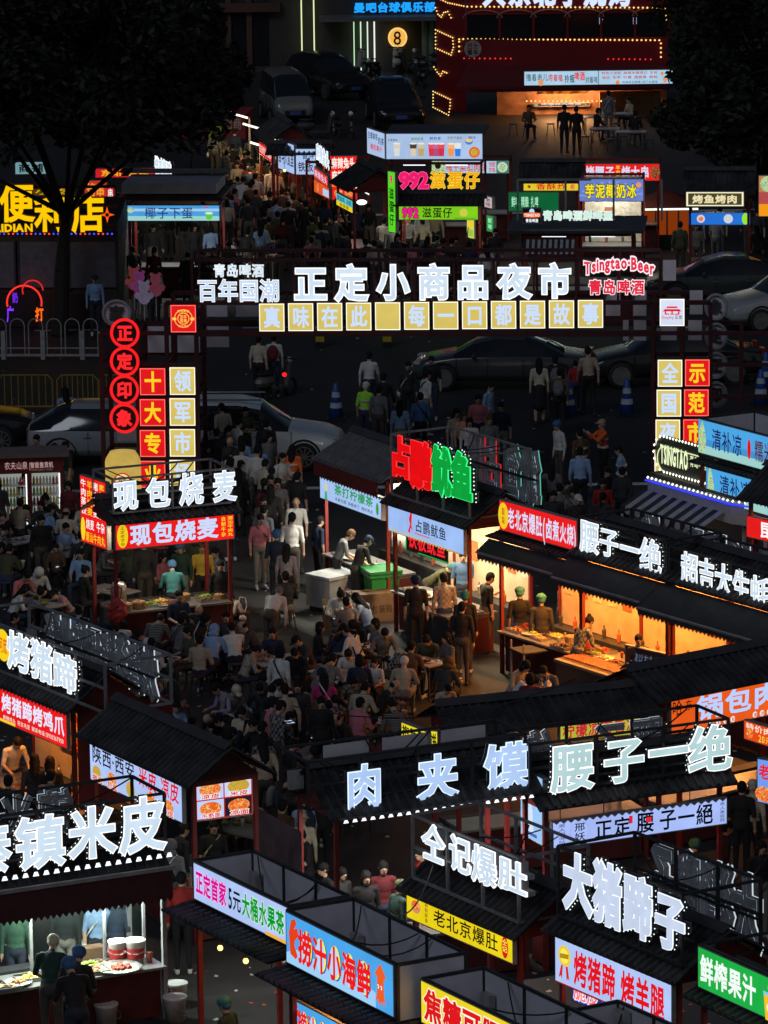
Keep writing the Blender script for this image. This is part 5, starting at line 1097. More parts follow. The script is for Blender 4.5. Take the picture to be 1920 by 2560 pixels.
board(F21b, 0, F21b.W, 2.1, z21, RB, [('tv', '牛肉蒸饺', .02, .24, .42, .97, (1, 1, 1), .02), ('tv', '羊肉烧麦', .27, .49, .42, .97, YL, .02), ('tv', '猪肉烧麦', .51, .73, .42, .97, (1, 1, 1), .02), ('tv', '素三鲜烧麦', .76, .98, .42, .97, YL, .02), ('px', .1, .2, ell(0, 0, .07, .18, 14), YL), ('t', '烧麦 牛杂', .22, .98, .22, .38, (1, 1, 1), .02), ('t', '潮汕牛肉丸', .2, .98, .03, .18, YL, .02)], 'red vertical menu board with columns of dumpling names', y=-.03)

# 22 --- beer kiosk, beach sign (right)
F22 = fr(C(5, 1222, 1268), C(5, 1780, 1420), 3.3); F22.z1 = zat(F22.w(0, 0, 0), C(5, 0, 1055)[1])
SEA = (.28, .62, .85)
board(F22, 0, F22.W, 3.3, F22.z1, (.30, .66, .90), [('r', 0, 1, .0, .25, (.62, .82, .80)), ('r', 0, 1, .25, .45, (.25, .58, .82)), ('px', .05, .5, [(-.15, -.45), (.1, -.5), (.2, -.1), (.1, .3), (.0, .5), (-.1, .3), (-.2, .1)], GRN), ('t', '清补凉', .16, .52, .2, .85, (.12, .15, .4), .015), ('o', .6, .5, .09, .3, (.85, .1, .12)), ('t', '糯米饭', .66, .98, .2, .85, (.35, .15, .2), .015)], 'upper sea blue lit beach sign with palm and purple lettering', y=-.05)
board(F22, .3, F22.W + .2, 2.35, 3.05, (.30, .66, .90), [('r', 0, 1, .0, .3, (.62, .82, .80)), ('px', .05, .5, [(-.15, -.45), (.1, -.5), (.2, -.1), (.1, .3), (.0, .5), (-.1, .3)], GRN), ('t', '清补凉 双皮奶', .16, .98, .2, .85, (.12, .15, .4), .015)], 'lower sea blue lit strip repeating the beach lettering', y=-.05)
s22 = stall(F22, 'beach dessert stall behind the beer kiosk with grey rack', depth=2.3, eave=3.15, rack=(0, F22.W, 3.2, F22.z1 + .02, 2.2, True), ridge=3.2)
kp = at(*C(5, 1240, 1640), .0); KF = fr(C(5, 880, 1600), C(5, 1420, 1760), 1.9)
ki = thing('beer_kiosk', 'rounded white beer kiosk with bulb-edged roof, blue light line and striped awning', 'kiosk', KF.w(0, 0, 0), KF.rz); ki.scale = (1, 1, .9); KW = KF.W; lm('the beer kiosk', KF.w(KW / 2, -.3, 0))
KWH = pm((.4, .4, .42), .4, var=.1, name='kiosk_shell')
def shell(b):
    pts = [(0, 0), (KW, 0), (KW + .7, .3), (KW + .95, 1.0), (KW + .7, 1.7), (KW, 2.0), (0, 2.0), (-.2, 1.0)]; n = len(pts)
    for (z0, z1, sc_) in ((0, 1.0, 1), (2.2, 2.75, 1.04)):
        b.add([(x, y, z0) for x, y in pts] + [(x, y, z1) for x, y in pts], [(k, (k + 1) % n, n + (k + 1) % n, n + k) for k in range(n)] + [tuple(range(n, 2 * n)), tuple(range(n))[::-1]], KWH)
solo('shell', shell, ki)
solo('roof', lambda b: b.box(-.1, KW + .4, .1, 1.9, 2.76, 2.84, BLACKROOF), ki)
for x in (0.05, KW, KW + .8): solo('post', lambda b: b.box(x - .03, x + .03, .3, .36, 1.0, 2.2, KWH), ki)
ln = [(-.02, -.04, 2.73), (KW, -.04, 2.73), (KW + .74, .26, 2.73), (KW + 1.0, 1.0, 2.73)]
solo('blue_light_line', lambda b: b.path([(x, y - .01, z - .05) for x, y, z in ln], .022, emat((.2, .25, 1), 1.2, True)), ki)
def bulbs(b):
    for p, q in zip(ln[:-1], ln[1:]):
        p, q = Vector(p), Vector(q); n = int((q - p).length / .155)
        for i in range(n): b.octa(p.lerp(q, (i + .5) / n) + Vector((0, 0, .03)), .036, emat((1, 1, .93), 2, True))
solo('bulb_row', bulbs, ki, kind='stuff')
def strip(b):
    n = 16
    for i in range(n):
        m = pm((.35, .35, .36), .8, name='stripe_light') if i % 2 else pm((.02, .022, .035), .8, name='stripe_dark')
        a, c = -.1 + (KW - .1) * i / n, -.1 + (KW - .1) * (i + 1) / n
        b.add([(a, -.05, 2.45), (c, -.05, 2.45), (c, -.65, 2.12), (a, -.65, 2.12), (a, -.66, 1.98), (c, -.66, 1.98), ((a + c) / 2, -.66, 1.94)], [(0, 1, 2, 3), (3, 2, 5, 6, 4)], m)
solo('striped_awning', strip, ki)
solo('awning_light', lambda b: b.bar((0, -.6, 2.0), (KW - .3, -.6, 2.0), .015, emat((1, .95, .7), 1.6, True)), ki)
solo('kiosk_counter', lambda b: b.box(-.1, KW, -.25, .05, 1.0, 1.05, STAIN), ki)
bx = KF.cell(B(5, 960, 1275, 1312, 1492), .3); a, b_, c, d = bx
PS = Frame(KF.w(0, .3, 0), KF.w(KW, .3, 0)); ob = thing('oval_beer_sign', 'oval beer sign ringed with round bulbs on top of the kiosk', 'sign', KF.w((a + b_) / 2, .3, 2.6), KF.rz); ob.scale = (1.2, 1, 1.15)
hw, hh = (b_ - a) / 2, .34
def stad(hw, hh, n=10): return [(hw - hh + hh * math.cos(t), hh + hh * math.sin(t)) for t in [-math.pi / 2 + math.pi * i / n for i in range(n + 1)]] + [(-hw + hh - hh * math.cos(t), hh + hh * math.sin(t)) for t in [math.pi / 2 - math.pi * i / n for i in range(n + 1)]]
solo('panel', lambda q: q.poly(stad(hw, hh), 0, pm((.05, .06, .04), .5), .08), ob)
solo('border', lambda q: q.path([(x, -.02, z) for x, z in stad(hw - .1, hh - .1)] , .012, emat((.9, .95, .7), 1)), ob)
def obulb(q):
    P_ = stad(hw, hh, 8); P_.append(P_[0])
    for p, r in zip(P_[:-1], P_[1:]):
        L = math.hypot(r[0] - p[0], r[1] - p[1]); n = max(1, round(L / .1))
        for i in range(n): q.octa((p[0] + (r[0] - p[0]) * i / n, -.04, p[1] + (r[1] - p[1]) * i / n), .03, emat((1, 1, .9), 2, True))
solo('bulb_ring', obulb, ob, kind='stuff')
q = MB(); text(q, 'TSINGTAO', -hw + .2, .05, .16, .52, -.02, emat((.95, 1, .8), 1.1), .04); text(q, '青岛啤酒白啤', .1, hw - .12, .24, .46, -.02, emat((.9, .95, .75), 1), .02); q.build('lettering', ob)
# right edge signs
FR1 = fr(C(8, 1535, 155), C(8, 1800, 215), 2.3); board(FR1, 0, FR1.W, 2.3, zat(FR1.w(0, 0, 0), C(8, 0, 25)[1]), RB, [('t', '昆明', .3, 1, .1, .9, (1, 1, 1), .04)], 'red lit sign cut by the picture edge beside the oyster letters', y=-.05)
stall(FR1, 'dark roofed stall under the red sign by the oyster letters', depth=2, eave=3.15, light=(1, .6, .3), watts=18, warm=True)
FR2 = fr(C(8, 1512, 1465), C(8, 1700, 1525), 2.2); board(FR2, 0, FR2.W, 2.2, zat(FR2.w(0, 0, 0), C(8, 0, 1350)[1]), (.92, .30, .08), [('t', '特价肉', .05, .95, .55, .95, (1, .9, .8), .03), ('o', .2, .4, .3, .3, NOOD), ('t', '20元', .5, .95, .08, .48, (1, .8, .3), .03)], 'orange lit price sign with a food picture at the picture edge', y=-.02)
FR3 = fr(C(11, 1597, 215), C(11, 1700, 235), 2.2); board(FR3, 0, FR3.W, 2.2, zat(FR3.w(0, 0, 0), C(11, 0, -60)[1]), (.45, .62, .95), [('t', '老', .05, .8, .55, .9, (.9, .15, .2), .05), ('o', .4, .2, .25, .18, NOOD)], 'blue lit sign with red character at the picture edge', y=-.02)
# ------------------------------------------------------------------ far market
def flat_stall(bl, br, TLy, z0, base, items, label, slabel, depth=2.0, roof=True, light=(1, .8, .5), watts=30, warm=False, eave_up=.06, ridge_up=.5, **k):
    F = fr(bl, br, z0); F.z1 = zat(F.w(0, 0, 0), TLy)
    board(F, 0, F.W, z0, F.z1, base, items, label, y=-.14)
    s = stall(F, slabel, depth=depth, eave=F.z1 + eave_up, ridge=F.z1 + eave_up + ridge_up, light=light, watts=watts * 3, warm=warm, noroof=not roof, **k)
    return F, s
# fried egg puff stall (992)
FA, sA = flat_stall(C(1, 930, 1418), C(1, 1440, 1418), C(1, 0, 1328)[1], 2.0, (.50, .80, .12), [('t', '992', .04, .25, .15, .85, (.95, .1, .55), .09, (.1, .05, .1), .05), ('t', '滋蛋仔', .29, .68, .12, .88, (.03, .06, .03), .02), ('px', .82, .5, ell(0, 0, .3, .3, 12), (.8, .8, .3)), ('t', '招商加盟热线电话', .7, .98, .05, .14, (.1, .3, .1), .01)], 'bright green lit banner with pink numbers and black egg waffle lettering', 'egg waffle stall with black scalloped roof between green boards', watts=30, light=(1, .95, .7), ridge_up=.2)
lm('the waffle stall', FA.w(FA.W / 2, -.4, 0))
raised_sign(FA, 'three fat pink lit numerals above the egg waffle stall', [('9', B(1, 928, 1115, 1000, 1218)), ('9', B(1, 990, 1115, 1060, 1218)), ('2', B(1, 1052, 1115, 1122, 1218))], y=1.45, bold=.07, face=(.98, .12, .45), rim=(1, .35, .6), beads=None, depth=.12)
raised_sign(FA, 'three golden yellow lit characters above the egg waffle stall', [('滋', B(1, 1128, 1112, 1226, 1222)), ('蛋', B(1, 1240, 1112, 1340, 1222)), ('仔', B(1, 1350, 1112, 1448, 1222))], y=1.45, bold=.05, face=(.98, .70, .08), rim=(1, .85, .3), beads=None, depth=.12)
FAs = fr(C(1, 860, 1500), C(1, 905, 1508), 1.6); board(FAs, 0, FAs.W, 1.6, zat(FAs.w(0, 0, 0), C(1, 0, 1110)[1]), (.35, .85, .15), [('t', '9', .3, .7, .8, .95, (.95, .1, .5), .08), ('tv', '滋蛋仔', .15, .85, .1, .75, (.05, .12, .04), .03)], 'narrow upright green lit board at the side of the egg waffle stall', y=0)
FAp = fr(C(1, 1386, 1535), C(1, 1432, 1545), 1.0); board(FAp, 0, FAp.W, 1.0, zat(FAp.w(0, 0, 0), C(1, 0, 1415)[1]), (.80, .85, .35), [('r', .15, .85, .55, .9, (.95, .8, .2)), ('r', .15, .85, .1, .45, (.6, .75, .3))], 'small yellow green poster hanging at the egg waffle counter', y=-.1)
# milk tea box
FBm = fr(C(1, 838, 1030), C(1, 1467, 1030), 3.0); FBm.z1 = zat(FBm.w(0, 0, 0), C(1, 0, 868)[1])
def cupic(u, c1, c2): return [('px', u, .42, [(-.14, .2), (.14, .2), (.1, -.3), (-.1, -.3)], c1), ('px', u, .42, [(-.12, .0), (.12, .0), (.1, -.3), (-.1, -.3)], c2), ('px', u, .42, ell(0, .2, .15, .04, 12), (.9, .9, .88))]
board(FBm, 0, FBm.W, 3.0, FBm.z1, (.68, .78, .92), sum([cupic(u, a, b) for u, a, b in ((.12, (.85, .8, .75), (.85, .85, .85)), (.29, (.3, .25, .2), (.85, .8, .7)), (.37, (.8, .75, .65), (.75, .65, .4)), (.48, (.9, .3, .4), (.85, .2, .3)), (.53, (.8, .4, .6), (.7, .3, .5)), (.58, (.9, .3, .35), (.8, .2, .3)), (.68, (.95, .7, .5), (.95, .6, .3)), (.75, (.9, .9, .9), (.2, .5, .9)))], []) + [('o', .92, .28, .22, .22, (.9, .4, .15)), ('o', .92, .28, .15, .15, NOOD2), ('px', .865, .72, ell(0, 0, .16, .14, 12), (.3, .5, .85)), ('px', .865, .76, ell(0, 0, .14, .08, 12), (.9, .8, .5)), ('t', '生椰拿铁', .03, .13, .72, .82, (.3, .3, .35), .01), ('t', '美味奶茶', .27, .4, .76, .88, (.35, .55, .2), .02), ('t', '鲜奶昔', .46, .58, .78, .9, (.2, .4, .75), .03), ('t', '冰空气泡水', .64, .8, .8, .92, (.5, .45, .35), .02), ('t', '刨冰', .86, .94, .82, .93, (.2, .3, .6), .02)], 'wide pale lit box with a row of pictured milk tea and soda cups', y=0, s=.95)
FBs = fr(C(1, 722, 990), C(1, 838, 1030), 3.0); board(FBs, 0, FBs.W, 3.0, FBm.z1, (.68, .78, .92), [('t', '生椰拿铁', .05, .6, .62, .9, (.2, .25, .4), .02), ('t', '奶茶', .62, .95, .5, .8, (.15, .2, .35), .02), ('t', '鲜奶果汁', .2, .85, .2, .45, (.85, .15, .2), .03)], 'short slanted end panel of the milk tea light box', y=0)
sB = stall(FBm, 'milk tea kiosk under the wide pale light box with flat roof', depth=2.6, eave=2.95, noroof=True, light=(1, .8, .6), watts=10)
solo('flat_roof', lambda b: b.box(-.02, FBm.W + .02, .1, 2.6, FBm.z1 - .1, FBm.z1 - .02, DKSTEEL), sB); lm('the milk tea kiosk', FBm.w(FBm.W / 2, 0, 0))
FC, sC = flat_stall(C(1, 1142, 1118), C(1, 1640, 1118), C(1, 0, 1040)[1], 2.2, (.68, .80, .90), [('r', 0, .17, 0, 1, GRN), ('o', .08, .6, .25, .25, (.1, .1, .08)), ('t', '梅干菜扣肉饼', .18, .72, .15, .85, (.85, .2, .2), .02), ('tv', '馄饨', .74, .83, .05, .95, (.85, .2, .2), .02), ('r', .84, 1, 0, 1, (.25, .5, .4)), ('o', .92, .5, .42, .42, (.8, .85, .8)), ('o', .92, .5, .3, .3, GRN)], 'pale lit banner with red pork pancake lettering and dumpling bowl', 'pancake and wonton stall behind the egg waffle letters', watts=4, roof=False)
# left row of the far market
for (bl, br, ty, z0, base, items, lab, sl, rf) in (
    (C(1, 262, 1128), C(1, 388, 1128), 965, 2.3, (.68, .78, .95), [('t', '奋斗', .3, .95, .6, .92, (.12, .2, .4), .02), ('t', '铁板', .08, .9, .1, .5, (.1, .12, .2), .02)], 'front of the pale squid box with black brush characters', 'squid griddle stall under the pale corner light box', True),
    (C(1, 485, 1292), C(1, 655, 1292), 1012, 1.6, (.93, .12, .12), [('t', '麻辣兔头', .05, .95, .72, .97, (1, .95, .9), .05), ('t', '麻辣兔腿', .05, .95, .42, .67, (1, .95, .9), .05), ('t', '五香兔头 冷吃兔', .05, .95, .3, .38, (1, .8, .3), .02), ('o', .3, .15, .1, .1, NOOD), ('o', .7, .15, .1, .1, NOOD)], 'tall red lit board with two lines of white rabbit head lettering', 'spicy rabbit stall with the tall red front board', False)):
    F = fr(bl, br, z0); z1 = zat(F.w(0, 0, 0), C(1, 0, ty)[1]); board(F, 0, F.W, z0, z1, base, items, lab, y=-.05)
    stall(F, sl, x0=-.8, x1=F.W + .3, depth=2.0, eave=z1 - .1, ridge=z1 + .1, light=(1, .6, .3), watts=22, warm=True, noroof=not rf)
    lm('the rabbit stall' if 'rabbit' in lab else 'the far squid stall', F.w(F.W / 2, -.5, 0))
F = fr(C(1, 150, 1088), C(1, 252, 1128), 2.3); board(F, 0, F.W, 2.3, zat(F.w(0, 0, 0), C(1, 0, 903)[1]), (.68, .78, .95), [('t', '奋斗大鱿鱼', .02, .98, .2, .8, (.1, .15, .3), .02)], 'slanted side of the pale squid box with vertical brush strokes', y=-.02)
F = fr(C(1, 382, 1150), C(1, 470, 1215), 2.3); board(F, 0, F.W, 2.3, zat(F.w(0, 0, 0), C(1, 0, 1080)[1]), (.85, .2, .15), [('t', '麻辣兔头', .03, .97, .15, .85, (.9, .8, .9), .03)], 'small slanted red strip below the white rabbit letters', y=-.02)
raised_sign(F, 'white lit letters slanting along the rabbit stall roof', [(c, (640 + (388 + i * 21) / 2.592, (925 + i * 17) / 2.592, 640 + (408 + i * 21) / 2.592, (1040 + i * 20) / 2.592)) for i, c in enumerate('麻辣兔头')], y=-.05, bold=.06, beads=None, depth=.08)
F = fr(C(1, 382, 1240), C(1, 478, 1290), 1.7); board(F, 0, F.W, 1.7, zat(F.w(0, 0, 0), C(1, 0, 1165)[1]), (.9, .35, .15), [('o', .25, .5, .35, .35, NOOD), ('r', .6, 1, .1, .7, (.7, .8, .95))], 'lower slanted menu strip on the rabbit stall side', y=-.02)
F = fr(C(1, 25, 992), C(1, 112, 1056), 2.3); board(F, 0, F.W, 2.3, zat(F.w(0, 0, 0), C(1, 0, 918)[1]), RB, [('t', '陈记烤生蚝 黄焖鸡', .03, .97, .15, .85, (.95, .85, .85), .03)], 'slanted red lit strip with white lettering near the seafood display', y=-.02)
stall(F, 'small dark roofed stall under the slanted red strip', depth=2.0, eave=3.0, light=(1, .6, .3), watts=26, warm=True); lm('the strip stall', F.w(F.W / 2, -.5, 0))
F = fr(C(1, 527, 1325), C(1, 630, 1380), 2.0); board(F, 0, F.W, 2.0, zat(F.w(0, 0, 0), C(1, 0, 1250)[1]), (.35, .8, .75), [('r', 0, 1, 0, .4, (.95, .8, .1)), ('t', '钵钵鸡 冰粉', .03, .97, .45, .95, (.1, .25, .6), .03), ('t', '串串香', .2, .8, .05, .38, (.2, .4, .1), .02)], 'cyan and yellow slanted banner of the small dark roofed stall', y=-.02)
stall(F, 'small barrel roofed stall with cyan banner and round white lamp', x1=F.W + .1, depth=2.4, eave=2.75, light=(1, 1, .95), watts=30); lm('the cyan stall', F.w(F.W / 2, -.5, 0))
p = at(*C(1, 685, 1300), 2.6); lt = thing('round_lamp', 'small round white lamp glowing under the cyan banner stall eave', 'lamp', (p.x, p.y, 2.55)); solo('bulb', lambda b: b.ball((0, 0, 0), .16, emat((1, 1, .95), 2, True), 10, .5), lt)
# coconut egg stall
FD, sD = flat_stall(C(0, 833, 1425), C(0, 1425, 1425), C(0, 0, 1328)[1], 2.3, (.30, .62, .88), [('r', 0, 1, .0, .3, (.6, .82, .8)), ('r', 0, 1, .62, .8, (.62, .8, .92)), ('t', '椰子下蛋', .18, .72, .12, .9, (.12, .2, .45), .01), ('px', .03, .7, ell(0, 0, .2, .2, 12), GRN), ('px', .89, .35, [(-.25, .15), (.25, .15), (.2, -.2), (0, -.3), (-.2, -.2)], (.35, .8, .25)), ('px', .89, .5, ell(0, 0, .26, .08, 12), (.85, .95, .8)), ('px', .86, .85, [(-.2, 0), (.2, 0), (0, .12)], (.85, .3, .3))], 'beach scene lit banner with coconut and dark blue writing', 'coconut dessert stall with grey stepped flat roof', roof=False, watts=45, light=(1, .95, .85))
solo('flat_roof', lambda b: (b.box(-.3, FD.W + .1, -.2, 2.4, FD.z1 + .18, FD.z1 + .26, DKSTEEL), b.box(-.2, FD.W - .1, .1, 2.3, FD.z1 + .32, FD.z1 + .62, GREYP), b.box(-.3, FD.W + .1, 1.9, 2.4, FD.z1 + .7, FD.z1 + .78, STEEL)), sD)
lm('the coconut stall', FD.w(FD.W / 2, -.4, 0))
# right side of the far market
FE, sE = flat_stall(C(2, 440, 1298), C(2, 852, 1298), C(2, 0, 1158)[1], 2.3, (.42, .50, .80), [('px', .5, .1, [(math.cos(t * math.pi / 12 + d) * r * 1.0, math.sin(t * math.pi / 12 + d) * r * .55) for d, r in ((0, .02), (0, 1.5), (.1, 1.5))], (.5, .6, .88)) for t in range(1, 12)] + [('t', '芋泥椰奶冰', .08, .9, .14, .78, (.98, .88, .15), .045, (.12, .3, .2), .05), ('px', .93, .75, ell(0, 0, .13, .13, 12), (.9, .6, .4))], 'periwinkle blue lit board with yellow coconut ice lettering and sun rays', 'coconut ice stall with cream inner walls behind the beer house letters', roof=False, watts=40, light=(1, .95, .8), back=pm((.6, .55, .45), .6, name='cream_wall2')); lm('the ice stall', FE.w(FE.W / 2, -.3, 0))
FG, sG = flat_stall(C(2, 432, 1165), C(2, 955, 1165), C(2, 0, 1060)[1], 2.3, RB, [('t', '烤腰子', .08, .45, .1, .88, (.85, .85, .95), .05), ('tv', '羊肉串', .46, .52, .05, .95, (1, .8, .3), .03), ('t', '烤大串', .53, .88, .1, .88, (.85, .85, .95), .05), ('o', .95, .5, .3, .4, BRN)], 'red lit board with large white skewer lettering below the dark plaza', 'skewer stall at the edge of the dark plaza', roof=False, watts=12); lm('the skewer stall', FG.w(FG.W / 2, -.4, 0))
FH, sH = flat_stall(C(2, 78, 1230), C(2, 430, 1230), C(2, 0, 1180)[1], 2.2, (.90, .80, .15), [('t', '香酥炸', .22, .8, .1, .9, (.85, .15, .15), .03), ('o', .1, .5, .2, .2, BRN), ('o', .9, .5, .3, .4, NOOD)], 'yellow lit strip with red fried food lettering under a black roof', 'fried food stall with black roof and yellow strip', watts=16, light=(1, 1, .85)); lm('the fryer stall', FH.w(FH.W / 2, -.4, 0))
F = fr(C(2, 0, 1095), C(2, 222, 1095), 2.5); raised_sign(F, 'small glowing pink and white barbecue letters in the distance', [(c, B(2, 48 + i * 60, 1066, 100 + i * 60, 1096)) for i, c in enumerate('烧烤店')], y=0, bold=.07, face=(1, .7, .62), rim=(1, .9, .85), beads=None, depth=.05)
# beer house
FI = fr(C(2, 60, 1480), C(2, 790, 1480), 2.7); Ibx = [('青岛啤酒鲜啤屋'[i], B(2, 200 + i * 65, 1366, 262 + i * 65, 1428)) for i in range(7)]
raised_sign(FI, 'seven small white lit letters on the dark beer house roof', Ibx, y=-.1, bold=.06, face=(.85, .98, .92), beads=None, depth=.06)
a = FI.cell(B(2, 72, 1352, 186, 1445), -.1); board(FI, a[0], a[1], a[2], a[3], pm((.02, .02, .02), .5), [('o', .5, .8, .18, .2, (.7, .9, 1)), ('p', [(.02, .42), (.5, .36), (.98, .42), (.98, .7), (.5, .76), (.02, .7)], (.93, .38, .15)), ('t', 'TSINGTAO', .06, .94, .45, .66, (1, 1, .95), .05), ('t', '青岛啤酒', .14, .86, .05, .3, (.95, .98, 1), .05)], 'orange ribbon beer badge at the head of the beer house letters', y=-.1)
sI = stall(FI, 'long dark beer house with grey flat roof and striped awning', depth=2.6, eave=2.6, noroof=True, light=(.9, 1, .9), watts=16); lm('the beer house', FI.w(FI.W / 2, -.6, 0))
solo('flat_roof', lambda b: (b.box(-.4, FI.W + .3, -.5, 2.6, 2.62, 2.7, DKSTEEL), b.bar((-.2, 1.6, 3.9), (FI.W * .6, 1.6, 3.9), .03, STEEL), [b.bar((x, 1.6, 2.7), (x, 1.6, 3.9), .03, STEEL) for x in (-.2, 1.2, 2.6, 4.0)]), sI)
def st2(b):
    n = 18; w = FI.W * .45
    for i in range(n):
        m = pm((.35, .35, .36), .8, name='stripe_light') if i % 2 else pm((.02, .022, .035), .8, name='stripe_dark'); a = .1 + w * i / n; c = .1 + w * (i + 1) / n
        b.add([(a, -.5, 2.45), (c, -.5, 2.45), (c, -1.0, 2.1), (a, -1.0, 2.1)], [(0, 1, 2, 3)], m)
solo('striped_awning', st2, sI)
F = fr(C(2, -20, 1345), C(2, 300, 1345), 2.5); board(F, 0, F.W, 2.4, 2.95, (.08, .45, .25), [('t', '鲜啤 精酿 扎啤', .05, .6, .2, .8, (.7, .95, .8), .02)], 'dark green lit window strip behind the beer house sign', y=0, s=.7)
F = fr(C(1, 1496, 1495), C(1, 1538, 1505), 1.2); board(F, 0, F.W, 1.2, zat(F.w(0, 0, 0), C(1, 0, 1395)[1]), (.15, .6, .3), [('tv', '鲜啤', .2, .8, .1, .9, (.7, .95, .75), .02)], 'small green upright sign beside the beer house', y=0)
F = fr(C(1, 1482, 1360), C(1, 1530, 1372), 1.8); board(F, 0, F.W, 1.9, zat(F.w(0, 0, 0), C(1, 0, 1270)[1]), (.75, .7, .72), [('tv', '老味', .2, .8, .1, .9, (.5, .15, .15), .02)], 'small pale pink upright sign hung by the beer house', y=0)
# little glass hut with amber light
p = at(*C(2, 1005, 1610)); hu = thing('food_hut', 'small pyramid roofed hut glowing amber behind bars with a lit tube above', 'kiosk', (p.x, p.y, 0)); lm('the amber hut', p); hu.scale = (.8, .8, .62)
solo('panes', lambda b: b.box(-.85, .85, .05, 1.7, .7, 1.9, emat((.55, .22, .05), .8, True)), hu); solo('base', lambda b: b.box(-.95, .95, 0, 1.8, 0, .7, DKSTEEL), hu)
for x in (-.9, -.45, 0, .45, .9): solo('bar', lambda b: b.bar((x, 0, .7), (x, 0, 2.0), .03, DKSTEEL), hu)
solo('roof', lambda b: b.add([(-1.3, -.4, 2.15), (1.3, -.4, 2.15), (1.3, 2.1, 2.15), (-1.3, 2.1, 2.15), (0, .9, 2.9)], [(0, 1, 4), (1, 2, 4), (2, 3, 4), (3, 0, 4)], DKRED2), hu)
solo('tube_light', lambda b: b.bar((-1.2, -.45, 2.1), (1.2, -.45, 2.1), .04, emat((.85, 1, .92), 1.8, True)), hu)
F = fr(C(2, 1145, 1455), C(2, 1540, 1455), 2.0); board(F, 0, F.W, 2.0, zat(F.w(0, 0, 0), C(2, 0, 1380)[1]), (.15, .45, .85), [('o', .2, .5, .35, .35, (.85, .8, .85)), ('o', .65, .5, .4, .4, (.8, .82, .85)), ('o', .93, .5, .3, .5, (.6, .9, .2)), ('o', .2, .5, .2, .2, NOOD)], 'blue lit panel with food plate pictures by the amber hut', y=0)
stall(F, 'dark roofed stall over the blue plate panel', depth=2.2, eave=3.0, light=(1, .8, .5), watts=18); lm('the plate stall', F.w(F.W / 2, -.5, 0))
F = fr(C(2, 1130, 1335), C(2, 1500, 1335), 2.6); board(F, 0, F.W, 2.6, zat(F.w(0, 0, 0), C(2, 0, 1245)[1]), (.35, .33, .22), [('r', 0, 1, 0, .08, (1, .97, .8)), ('r', 0, 1, .92, 1, (1, .97, .8)), ('r', 0, .03, 0, 1, (1, .97, .8)), ('r', .97, 1, 0, 1, (1, .97, .8)), ('t', '烤鱼烤肉', .1, .9, .2, .8, (.95, .9, .7), .05)], 'dim sign framed by a warm white light tube partly behind the tree', y=0, s=.7)
F = fr(C(2, 1600, 1400), C(2, 1720, 1400), 2.3); board(F, 0, F.W, 2.3, zat(F.w(0, 0, 0), C(2, 0, 1140)[1]), (.75, .5, .3), [('r', 0, 1, 0, .3, (.95, .6, .1)), ('r', 0, 1, .3, .6, (.7, .3, .3)), ('o', .5, .8, .2, .2, GRN)], 'colourful lit food board at the picture edge beyond the tree', y=0)
# warm market goods on the left walkway, tube lamps, digital figure
p0 = at(*C(0, 1420, 920)); p1 = at(*C(0, 1655, 1190))
gd = thing('market_display', 'long low display of trinkets glowing under tube lamps beside the walkway', 'display table', (at(*C(0, 1530, 1040)).x, at(*C(0, 1530, 1040)).y, 0)); lm('the trinkets', gd.location)
gx = gd.location
quad = [at(*C(0, x, y), .8) - gx for x, y in ((1400, 930), (1500, 925), (1750, 1160), (1620, 1190))]
solo('table_top', lambda b: b.add([tuple(q) for q in quad] + [(q.x, q.y, .0) for q in quad], [(3, 2, 1, 0), (0, 1, 5, 4), (1, 2, 6, 5), (2, 3, 7, 6), (3, 0, 4, 7)], pm((.4, .32, .2), .7, var=.6, scale=3, name='display_cloth')), gd)
def trink(b):
    r = random.Random(3)
    for i in range(420):
        u, v = r.random(), r.random(); q = quad[0].lerp(quad[1], u).lerp(quad[3].lerp(quad[2], u), v); s_ = r.uniform(.03, .09)
        b.box(q.x - s_, q.x + s_, q.y - s_, q.y + s_, .8, .8 + r.uniform(.03, .16), [pm((.5, .35, .12), .6, name='goods_a'), pm((.45, .42, .36), .6, name='goods_b'), pm((.35, .1, .05), .6, name='goods_c'), pm((.12, .15, .08), .6, name='goods_d')][i % 4])
solo('trinkets', trink, gd, kind='stuff')
for i, (x, y) in enumerate(((1550, 765), (1640, 838), (1690, 960))):
    q = at(*C(0, x, y), 2.3); o = thing('tube_lamp', f'bent white tube lamp on a pole over the trinket display, {order[i]} from the far end', 'lamp', (q.x, q.y, 0)); solo('pole', lambda b: b.bar((.35, 0, 0), (.35, 0, 2.3), .03, STEEL), o)
    solo('tube', lambda b: b.path([(-.35, 0, 2.5), (-.1, 0, 2.42), (.3, 0, 2.3)], .035, emat((1, .98, .88), 2, True), 8), o)
    ld = bpy.data.lights.new('tube_light', 'POINT'); ld.energy = 70; ld.color = (1, .72, .35); ld.shadow_soft_size = .3; lo = bpy.data.objects.new('tube_light', ld); col.objects.link(lo); lo.parent = o; lo.location = (-.3, -.3, 2.1)
q = at(*C(0, 1420, 745), .9); o = thing('figure_statue', 'standing figure statue lit in rainbow colours on a red platform', 'statue', (q.x, q.y, .9)); me = POSES['fold'][0].copy(); me.materials.clear()
m = emat((.3, .5, .9), .8); nt = m.node_tree
m = bpy.data.materials.new('rainbow'); m.use_nodes = True; nt = m.node_tree; nt.nodes.clear(); e = nt.nodes.new('ShaderNodeEmission'); oo_ = nt.nodes.new('ShaderNodeOutputMaterial'); g = nt.nodes.new('ShaderNodeValToRGB'); tc = nt.nodes.new('ShaderNodeTexCoord'); sx = nt.nodes.new('ShaderNodeSeparateXYZ'); mr = nt.nodes.new('ShaderNodeMath'); mr.operation = 'DIVIDE'; mr.inputs[1].default_value = 1.75
